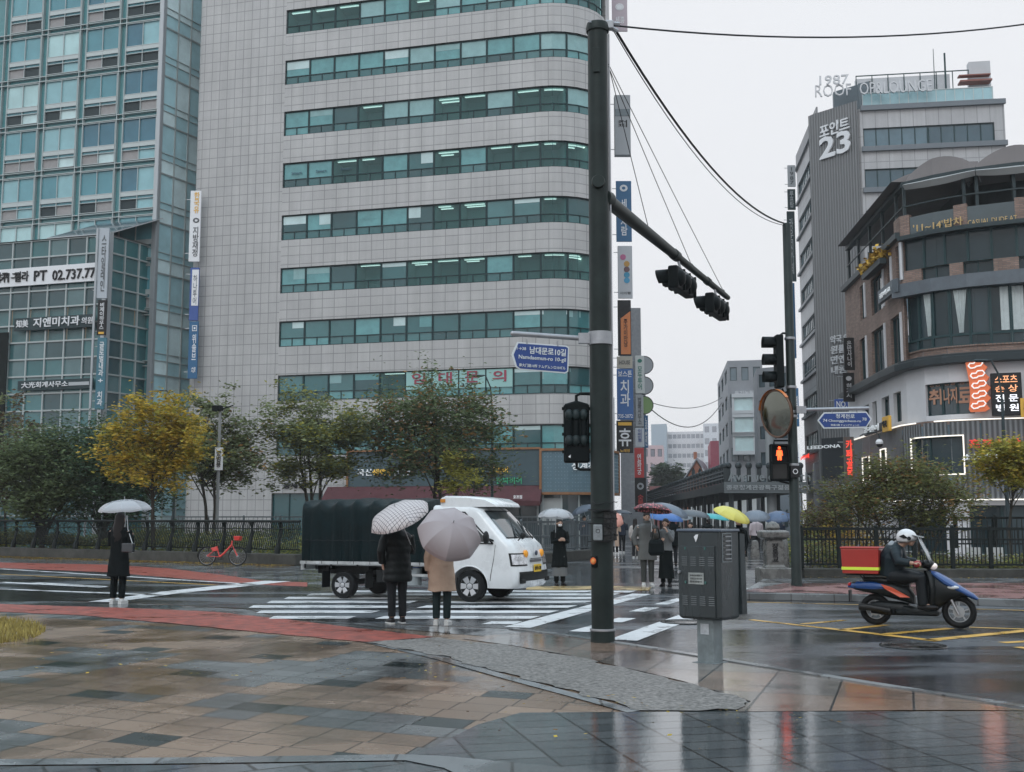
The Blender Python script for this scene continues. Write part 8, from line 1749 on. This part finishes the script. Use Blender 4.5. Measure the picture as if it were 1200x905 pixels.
# ================================================================ scooter with rider (motion frozen)
rf_, ff_ = G(1027, 733), G(1125, 737.2); dS = (ff_-rf_); WBs = dS.length; dS.normalize()
o_ = (rf_+ff_)/2; SCT = thing('scooter', 'blue and black delivery scooter driving right with orange side flashes', 'scooter', (o_.x, o_.y, .008), math.atan2(dS.y, dS.x))
h_ = WBs/2; wr2 = .235; m_sb = mat('scooter_blue', (.010, .055, .20), .25, coat=.3); m_so = mat('scooter_orange', (.60, .10, .05), .35); 
for x, rr in ((-h_, wr2), (h_, wr2+.01)):
    mb = MB(); mb.torus((x, 0, rr), rr-.045, .048, 36, 10); o = mb.obj('wheel', m_tyre, SCT, smooth=True)
    mb = MB(); mb.torus((x, 0, rr), rr-.09, .012, 30, 6)
    for k in range(5): a = 2*PI*k/5+.3; mb.bar((x, 0, rr), (x+(rr-.09)*math.cos(a), 0, rr+(rr-.09)*math.sin(a)), .028, .018)
    mb.lathe([(.05, -.04), (.05, .04)], 14, (x, 0, rr), ax='Y'); mb.lathe([(.085, -.05), (.085, -.045)], 20, (x, 0, rr), ax='Y'); mb.obj('rim', mat('scooter_rim', (.36, .37, .38), .35, .5), o, smooth=True)
# body shells by side profile with rounded section
def shell(name, prof, hw0, hw1, m, parent, segs=6, bev=.02):
    """prof: (x, z_low, z_high, half width)"""
    mb = MB(); rg = []
    for x, zl, zh, w in prof:
        n = 12; rg.append([(x, w*math.copysign(abs(math.cos(2*PI*k/n))**.7, math.cos(2*PI*k/n)), (zl+zh)/2+(zh-zl)/2*math.copysign(abs(math.sin(2*PI*k/n))**.7, math.sin(2*PI*k/n))) for k in range(n)])
    mb.loft(rg); return mb.obj(name, m, parent, smooth=True)
shell('rear_body', [(-h_-.38, .66, .72, .05), (-h_-.28, .60, .76, .12), (-h_, .54, .78, .16), (-h_+.3, .46, .76, .17), (-h_+.5, .40, .70, .15), (-h_+.58, .38, .55, .12)], 0, 0, m_blk, SCT)
shell('tail_panel', [(-h_-.40, .64, .70, .06), (-h_-.25, .61, .77, .135), (-h_, .60, .77, .175), (-h_+.16, .62, .74, .18)], 0, 0, m_sb, SCT)
for sd in (-1, 1):
    mb = MB(); mb.prism([(-h_+.12, sd*.176, .73), (-h_+.28, sd*.182, .68), (-h_+.54, sd*.16, .51), (-h_+.40, sd*.178, .51), (-h_+.18, sd*.18, .65)], (0, sd*.012, 0)); mb.obj('side_flash', m_so, SCT)
shell('engine', [(-h_-.06, .20, .40, .09), (-h_+.1, .18, .44, .12), (-h_+.4, .18, .42, .13), (-h_+.5, .2, .4, .1)], 0, 0, m_blk, SCT)
mb = MB(); mb.box((.02, 0, .25), (h_*1.05, .34, .10)); mb.obj('footboard', m_blk, SCT, bevel=.03)
shell('exhaust', [(-h_-.22, .26, .38, .055), (-h_-.1, .26, .38, .06), (-h_+.25, .22, .32, .05)], 0, 0, mat('exhaust', (.03, .03, .03), .4, .6), SCT).location = (0, -.15, 0)
# leg shield and front
def sec(pts): return pts
mb = MB(); rg = []
for (x, z, w, d) in ((h_-.40, .22, .13, .05), (h_-.36, .45, .19, .07), (h_-.34, .65, .21, .08), (h_-.37, .85, .17, .08), (h_-.42, .97, .10, .07)):
    rg.append([(x+d*math.cos(2*PI*k/14), w*math.sin(2*PI*k/14), z) for k in range(14)])
mb.loft(rg); mb.obj('leg_shield', m_blk, SCT, smooth=True)
mb = MB(); rg = []
for (x, z, w, d, tz) in ((h_-.40, .96, .06, .03, 0), (h_-.30, .90, .15, .05, 0), (h_-.16, .78, .17, .07, 0), (h_+.02, .66, .14, .055, 0), (h_+.2, .55, .09, .04, 0), (h_+.27, .50, .04, .02, 0)):
    rg.append([(x+d*.6*math.cos(2*PI*k/14), w*math.sin(2*PI*k/14), z+d*math.cos(2*PI*k/14)) for k in range(14)])
mb.loft(rg); fr_ = mb.obj('front_cowl', m_sb, SCT, smooth=True)
shell('front_fairing', [(h_-.46, .30, .86, .12), (h_-.30, .30, .90, .16), (h_-.12, .46, .78, .15), (h_+.06, .54, .68, .12), (h_+.2, .52, .58, .06)], 0, 0, m_blk, SCT)
shell('under_cowl', [(-h_+.35, .20, .40, .10), (-h_+.5, .19, .36, .17), (0, .19, .33, .18), (h_-.50, .20, .36, .17), (h_-.36, .24, .50, .12)], 0, 0, m_blk, SCT)
for sd in (-1, 1): mb = MB(); mb.ell((h_-.06, sd*.125, .70), (.09, .03, .035), 12, 6); mb.obj('headlight', mat('lamp_pale', (.6, .62, .65), .1), fr_, smooth=True)
mb = MB(); rg = [[(h_+.30*math.cos(R(a))*1.0, w*y, wr2+.01+.29*math.sin(R(a))) for y in (-1, 0, 1)] for a, w in ((35, .05), (60, .07), (90, .075), (120, .07), (145, .05))]; mb.loft(rg, 0, False, False); o = mb.obj('mudguard', m_blk, SCT, smooth=True)
mb = MB()
for y in (-.075, .075): mb.tube([(h_-.22, y*.8, .75), (h_-.10, y, .50), (h_, y, wr2)], .022, 8)
mb.obj('fork', mat('fork_grey', (.35, .35, .36), .3, .7), SCT, smooth=True)
mb = MB(); mb.tube([(h_-.36, 0, .9), (h_-.44, 0, 1.08)], .03, 8); mb.tube([(h_-.58, -.33, 1.07), (h_-.48, -.2, 1.12), (h_-.44, 0, 1.10), (h_-.48, .2, 1.12), (h_-.58, .33, 1.07)], .016, 8); mb.obj('handlebar', m_blk, SCT, smooth=True)
mb = MB(); mb.ell((h_-.42, 0, 1.08), (.11, .16, .08), 14, 8); mb.obj('dashboard', m_blk, SCT, smooth=True)
mb = MB(); mb.ell((h_-.34, 0, 1.05), (.06, .10, .06), 14, 8); mb.obj('front_lamp', mat('lamp_lit', (.85, .75, .7), .2, emit=.25), SCT, smooth=True)
mb = MB(); mb.loft([[(h_-.36+.0, y*.13, 1.10) for y in (-1, -.5, 0, .5, 1)], [(h_-.42, y*.17, 1.28) for y in (-1, -.5, 0, .5, 1)], [(h_-.49, y*.16, 1.45) for y in (-1, -.5, 0, .5, 1)], [(h_-.53, y*.10, 1.56) for y in (-1, -.5, 0, .5, 1)]], 0, False, False); o = mb.obj('windshield', clear_umb('windshield_clear', (.5, .53, .55), .4), SCT, smooth=True, fix=False); sd_ = o.modifiers.new('t', 'SOLIDIFY'); sd_.thickness = .006
for sd in (-1, 1): mb = MB(); mb.tube([(h_-.46, sd*.17, 1.12), (h_-.46, sd*.24, 1.27)], .008, 6); mb.ell((h_-.46, sd*.25, 1.30), (.02, .06, .045), 10, 6); mb.obj('mirror', m_blk, SCT, smooth=True)
shell('seat', [(-h_-.15, .76, .84, .12), (-h_+.1, .74, .84, .14), (-h_+.4, .70, .80, .13), (-h_+.52, .66, .74, .08)], 0, 0, m_blk, SCT)
mb = MB(); mb.box((-h_-.38, 0, .50), (.02, .16, .2)); mb.obj('rear_flap', m_blk, SCT); mb = MB(); mb.ell((-h_-.37, 0, .70), (.04, .10, .04), 10, 6); mb.obj('tail_lamp', mat('tail_red', (.5, .03, .03), .2), SCT, smooth=True)
mb = MB()
for y in (-.15, .15): mb.bar((-h_-.40, y, .88), (-h_+.2, y, .88), .02); mb.bar((-h_-.2, y*.7, .88), (-h_-.1, y*.7, .72), .02)
mb.obj('rack', m_blk, SCT)
for c_ in SCT.children:
    if not c_.name.startswith('wheel'): c_.scale = (1, 1, .87)
# delivery box rests on the rack
bx = SCT.matrix_basis @ V3(-h_-.17, 0, .785); BX = thing('delivery_box', 'red delivery box with a yellow reflective stripe on the back of the scooter', 'box', tuple(bx), SCT.rotation_euler[2])
m_rb = mat('box_red', (.38, .03, .022), .35, coat=.2, var=.06, vs=3)
mb = MB(); mb.loft([[(-.27, -.23, 0), (.27, -.23, 0), (.27, .23, 0), (-.27, .23, 0)], [(-.285, -.245, .38), (.285, -.245, .38), (.285, .245, .38), (-.285, .245, .38)]]); mb.obj('case', m_rb, BX, bevel=.012, seg=2)
mb = MB(); mb.box((0, 0, .395), (.59, .51, .03)); mb.obj('lid', m_rb, BX, bevel=.01)
mb = MB(); mb.box((0, 0, .08), (.56, .48, .045)); mb.obj('stripe', mat('hi_vis', (.62, .75, .06), .4, emit=.1), BX)
# rider
RD = thing('rider', 'person in dark rain clothes and a white helmet riding the delivery scooter', 'person', tuple(SCT.location+V3(0, 0, .0)), SCT.rotation_euler[2]); RD.name = 'person'
hip_ = V3(-h_+.26, 0, .76); chs = V3(-h_+.30, 0, 1.02); nkk = V3(-h_+.40, 0, 1.21); hd = V3(-h_+.50, 0, 1.30)
mb = MB(); 
mb.tube([hip_+V3(0, 0, .02), chs, nkk-V3(.02, 0, .05), nkk, hd], [.13, .14, .09, .055, .055], 12)
mb.ell((hd.x+.01, 0, hd.z+.03), (.085, .075, .10), 14, 10); mb.ell((hd.x+.06, 0, hd.z-.03), (.05, .05, .06), 10, 8); mb.tube([(hd.x+.10, 0, hd.z+.01), (hd.x+.125, 0, hd.z-.02), (hd.x+.10, 0, hd.z-.03)], [.008, .014, .01], 6)
for sd in (-1, 1):
    s0_ = nkk+V3(-.04, sd*.18, -.06); e0 = V3(h_-.80, sd*.27, .98); w0 = V3(h_-.58, sd*.30, .96); mb.tube([s0_, e0, w0], [.05, .042, .03], 10); hand(mb, w0, V3(.8, sd*.1, .1), V3(0, 0, -1), 1., 1.1, -sd)
    k0 = V3(-h_+.70, sd*.15, .74); a0_ = V3(-h_+.72, sd*.14, .335); mb.tube([hip_+V3(0, sd*.09, 0), k0, a0_], [.085, .06, .04], 10); mb.tube([a0_, a0_+V3(.18, 0, -.03)], [.04, .03], 8)
link('body', remesh(mb, .0095, 1), m_skin, RD, smooth='all')
for sd in (-1, 1): e = MB(); e.ell((hd.x+.085, sd*.03, hd.z+.02), (.008, .012, .007), 8, 5); e.obj('eye', m_eye, RD)
m_rain = mat('rain_jacket', (.010, .019, .025), .4, bump=.5, bs=7); m_rt = mat('rain_trousers', (.010, .013, .016), .45, bump=.4, bs=7)
mb = MB(); mb.tube([hip_+V3(-.02, 0, -.02), hip_+V3(0, 0, .12), chs+V3(-.02, 0, 0), nkk+V3(-.06, 0, -.06), nkk+V3(0, 0, .02)], [.19, .19, .205, .17, .085], 16)
for sd in (-1, 1):
    s0_ = nkk+V3(-.05, sd*.17, -.07); e0 = V3(h_-.80, sd*.27, .98); w0 = V3(h_-.63, sd*.295, .96); mb.tube([s0_-V3(0, sd*.05, 0), s0_.lerp(e0, .5), e0, w0], [.095, .085, .075, .06], 12)
link('jacket', remesh(mb, .014, 1), m_rain, RD, smooth='all')
mb = MB(); mb.ell((nkk.x-.12, 0, nkk.z+.0), (.07, .11, .08), 12, 8); mb.obj('hood', mat('hood_grey', (.25, .27, .29), .5), RD, smooth=True)
mb = MB(); mb.tube([hip_+V3(-.06, -.0, .0), hip_+V3(.08, 0, .0)], [.17, .15], 14)
for sd in (-1, 1): k0 = V3(-h_+.70, sd*.15, .74); a0_ = V3(-h_+.72, sd*.14, .335); mb.tube([hip_+V3(0, sd*.08, .0), k0-V3(.15, 0, -.01), k0, k0.lerp(a0_, .5), a0_+V3(0, 0, .0)], [.12, .105, .095, .08, .075], 12)
link('trousers', remesh(mb, .014, 1), m_rt, RD, smooth='all')
for sd in (-1, 1): mb = MB(); a0_ = V3(-h_+.72, sd*.14, .335); mb.loft([[(a0_.x+x, a0_.y+w*math.cos(2*PI*k/12), max(.262, .305+hh*math.sin(2*PI*k/12))) for k in range(12)] for x, w, hh in ((-.08, .035, .04), (-.02, .045, .06), (.08, .048, .045), (.16, .045, .035), (.21, .025, .02))]); mb.obj('boot', m_shoe_b, RD, smooth=True)
for sd in (-1, 1): mb = MB(); mb.ell((h_-.53, sd*.30, .95), (.065, .05, .05), 12, 8); mb.obj('glove', mat('glove_mixed', (.30, .035, .04), .6) if sd == -1 else m_shoe_b, RD, smooth=True)
HL = (hd.x-.005, 0, hd.z+.04); mb = MB(); rings = []
for k in range(11):
    th_ = PI*k/10*.68; rings.append([(HL[0]+.155*math.sin(th_)*math.cos(2*PI*j/24), .125*math.sin(th_)*math.sin(2*PI*j/24), HL[2]+.135*math.cos(th_)-.0+(.02 if math.cos(2*PI*j/24) > .4 and k > 8 else 0)) for j in range(24)])
mb.loft(rings, 0, False); he = mb.obj('helmet', mat('helmet_white', (.62, .63, .64), .2, coat=.8), RD, smooth='all'); so = he.modifiers.new('t', 'SOLIDIFY'); so.thickness = .018
mb = MB(); mb.prism([(HL[0]+.10, -.11, HL[2]+.035), (HL[0]+.25, -.09, HL[2]+.0), (HL[0]+.25, .09, HL[2]+.0), (HL[0]+.10, .11, HL[2]+.035)], (0, 0, .012)); mb.obj('visor_peak', mat('visor_grey', (.35, .37, .38), .15), he, bevel=.004)
mb = MB(); mb.prism([(HL[0]-.09, -.126, HL[2]+.02), (HL[0]-.02, -.128, HL[2]+.05), (HL[0]+.05, -.122, HL[2]-.01), (HL[0]-.02, -.126, HL[2]-.015)], (0, -.006, 0)); mb.lathe([(.03, -.135), (.02, -.14)], 14, (HL[0]+.06, 0, HL[2]-.01), ax='Y'); mb.obj('decal', m_blk, he)
# ================================================================ shared bicycle by the fence
q0, q1 = G(246.5, 662.5), G(277, 664.0); dK = (q1-q0); WBk = 1.08; dK.normalize(); mid = G(260, 663.5)
BK = thing('bicycle', 'bright red share bicycle with a front basket leaning by the fence wall', 'bicycle', (mid.x, mid.y, .01), R(-6)); BK.rotation_euler[0] = R(-4)
kk = WBk/2; rw = .33; m_br = mat('bike_red', (.62, .045, .035), .3, coat=.4)
for x in (-kk, kk):
    mb = MB(); mb.torus((x, 0, rw), rw-.025, .024, 36, 8); o = mb.obj('wheel', m_tyre, BK, smooth=True); mb = MB()
    for k in range(16): a = 2*PI*k/16; mb.bar((x, 0, rw), (x+(rw-.04)*math.cos(a), 0, rw+(rw-.04)*math.sin(a)), .004)
    mb.lathe([(.03, -.04), (.03, .04)], 10, (x, 0, rw), ax='Y'); mb.torus((x, 0, rw), rw-.045, .008, 30, 5); mb.obj('spoke', m_grip, o)
mb = MB(); bb = V3(-.10, 0, .30); hd_ = V3(kk-.20, 0, .80); st_ = V3(-.22, 0, .66)
mb.tube([bb, V3(.05, 0, .42), hd_-V3(.02, 0, .08)], [.038, .036, .034], 10); mb.tube([bb, st_], .022, 8); mb.tube([hd_-V3(.03, 0, .12), hd_+V3(-.02, 0, .06)], .028, 8)
for y in (-.05, .05): mb.tube([bb, V3(-kk, y, rw)], .012, 6); mb.tube([st_-V3(0, 0, .08), V3(-kk, y, rw)], .012, 6); mb.tube([hd_-V3(-.01, 0, .13), V3(kk, y, rw)], .016, 6)
mb.obj('frame', m_br, BK, smooth=True)
mb = MB(); mb.prism([(-.42, -.05, .60), (-.20, -.05, .66), (-.16, -.05, .52), (-.34, -.05, .48)], (0, .1, 0)); mb.obj('rear_guard', m_br, BK, bevel=.01)
mb = MB(); mb.tube([st_, st_+V3(-.03, 0, .2)], .014, 6); mb.loft([[(x, w*math.cos(2*PI*k/10), .88+.03*math.sin(2*PI*k/10)) for k in range(10)] for x, w in ((-.40, .04), (-.36, .09), (-.26, .07), (-.14, .03), (-.12, .01))]); mb.obj('saddle', m_blk, BK, smooth=True)
mb = MB(); mb.tube([hd_+V3(-.02, 0, .04), hd_+V3(-.04, 0, .2)], .014, 6); mb.tube([hd_+V3(-.16, -.28, .22), hd_+V3(-.04, -.15, .22), hd_+V3(-.04, .15, .22), hd_+V3(-.16, .28, .22)], .014, 6); mb.obj('handlebar', m_blk, BK, smooth=True)
mb = MB(); c = hd_+V3(.18, 0, .14); mb.loft([[(c.x+x*.09, c.y+y*.11, c.z-.08) for x, y in ((-1, -1), (1, -1), (1, 1), (-1, 1))], [(c.x+x*.12, c.y+y*.14, c.z+.07) for x, y in ((-1, -1), (1, -1), (1, 1), (-1, 1))]]); mb.obj('basket', m_br, BK, bevel=.01)
mb = MB(); mb.torus(tuple(bb), .09, .008, 20, 5); mb.bar(bb+V3(0, -.07, 0), bb+V3(.12, -.07, -.10), .015); mb.bar(bb+V3(0, .07, 0), bb+V3(-.12, .07, .10), .015); mb.box(tuple(bb+V3(.12, -.11, -.10)), (.09, .08, .02)); mb.obj('crank', m_blk, BK)
mb = MB(); rings = [[(x_*1., y_, z_) for (x_, y_, z_) in [(-kk+(rw+.02)*math.cos(R(a)), y, rw+(rw+.02)*math.sin(R(a))) for y in (-.03, .03)]] for a in range(20, 190, 12)]; mb.loft(rings, 0, False, False); rings = [[(kk+(rw+.02)*math.cos(R(a)), y, rw+(rw+.02)*math.sin(R(a))) for y in (-.03, .03)] for a in range(30, 160, 12)]; mb.loft(rings, 0, False, False); mb.obj('mudguard', m_blk, BK, smooth=True, fix=False)
mb = MB(); mb.bar((-.30, .06, .30), (-.42, .16, .01), .015); mb.obj('kickstand', m_grip, BK)
# ================================================================ count: keep the hundred largest windows of a facade as parts, merge the rest
def merge_rest(thing_, keep=100):
    ws = [o for o in bpy.data.objects if o.parent == thing_ and o.name.split('.')[0] == 'window']
    if len(ws) <= keep: return
    lit = [o for o in ws if any(c.name.startswith('room') for c in o.children)]; rest = [o for o in ws if o not in lit]
    low = sorted(rest, key=lambda o: min(v.co.z for v in o.data.vertices))[:len(ws)-keep]
    mats = []; bm = bmesh.new()
    for o in low:
        for q in [o]+list(o.children):
            st_ = len(bm.faces); bm.from_mesh(q.data); bm.faces.ensure_lookup_table()
            for f in bm.faces[st_:]:
                m_ = q.data.materials[f.material_index]
                if m_ not in mats: mats.append(m_)
                f.material_index = mats.index(m_)
        for q in list(o.children): bpy.data.objects.remove(q)
        bpy.data.objects.remove(o)
    me = bpy.data.meshes.new('window'); bm.to_mesh(me); bm.free()
    for m_ in mats: me.materials.append(m_)
    o = bpy.data.objects.new('window', me); COL.objects.link(o); o.parent = thing_; tag(o, kind='stuff')
for b_ in (bB, bN, bA, bE, bF): merge_rest(b_)
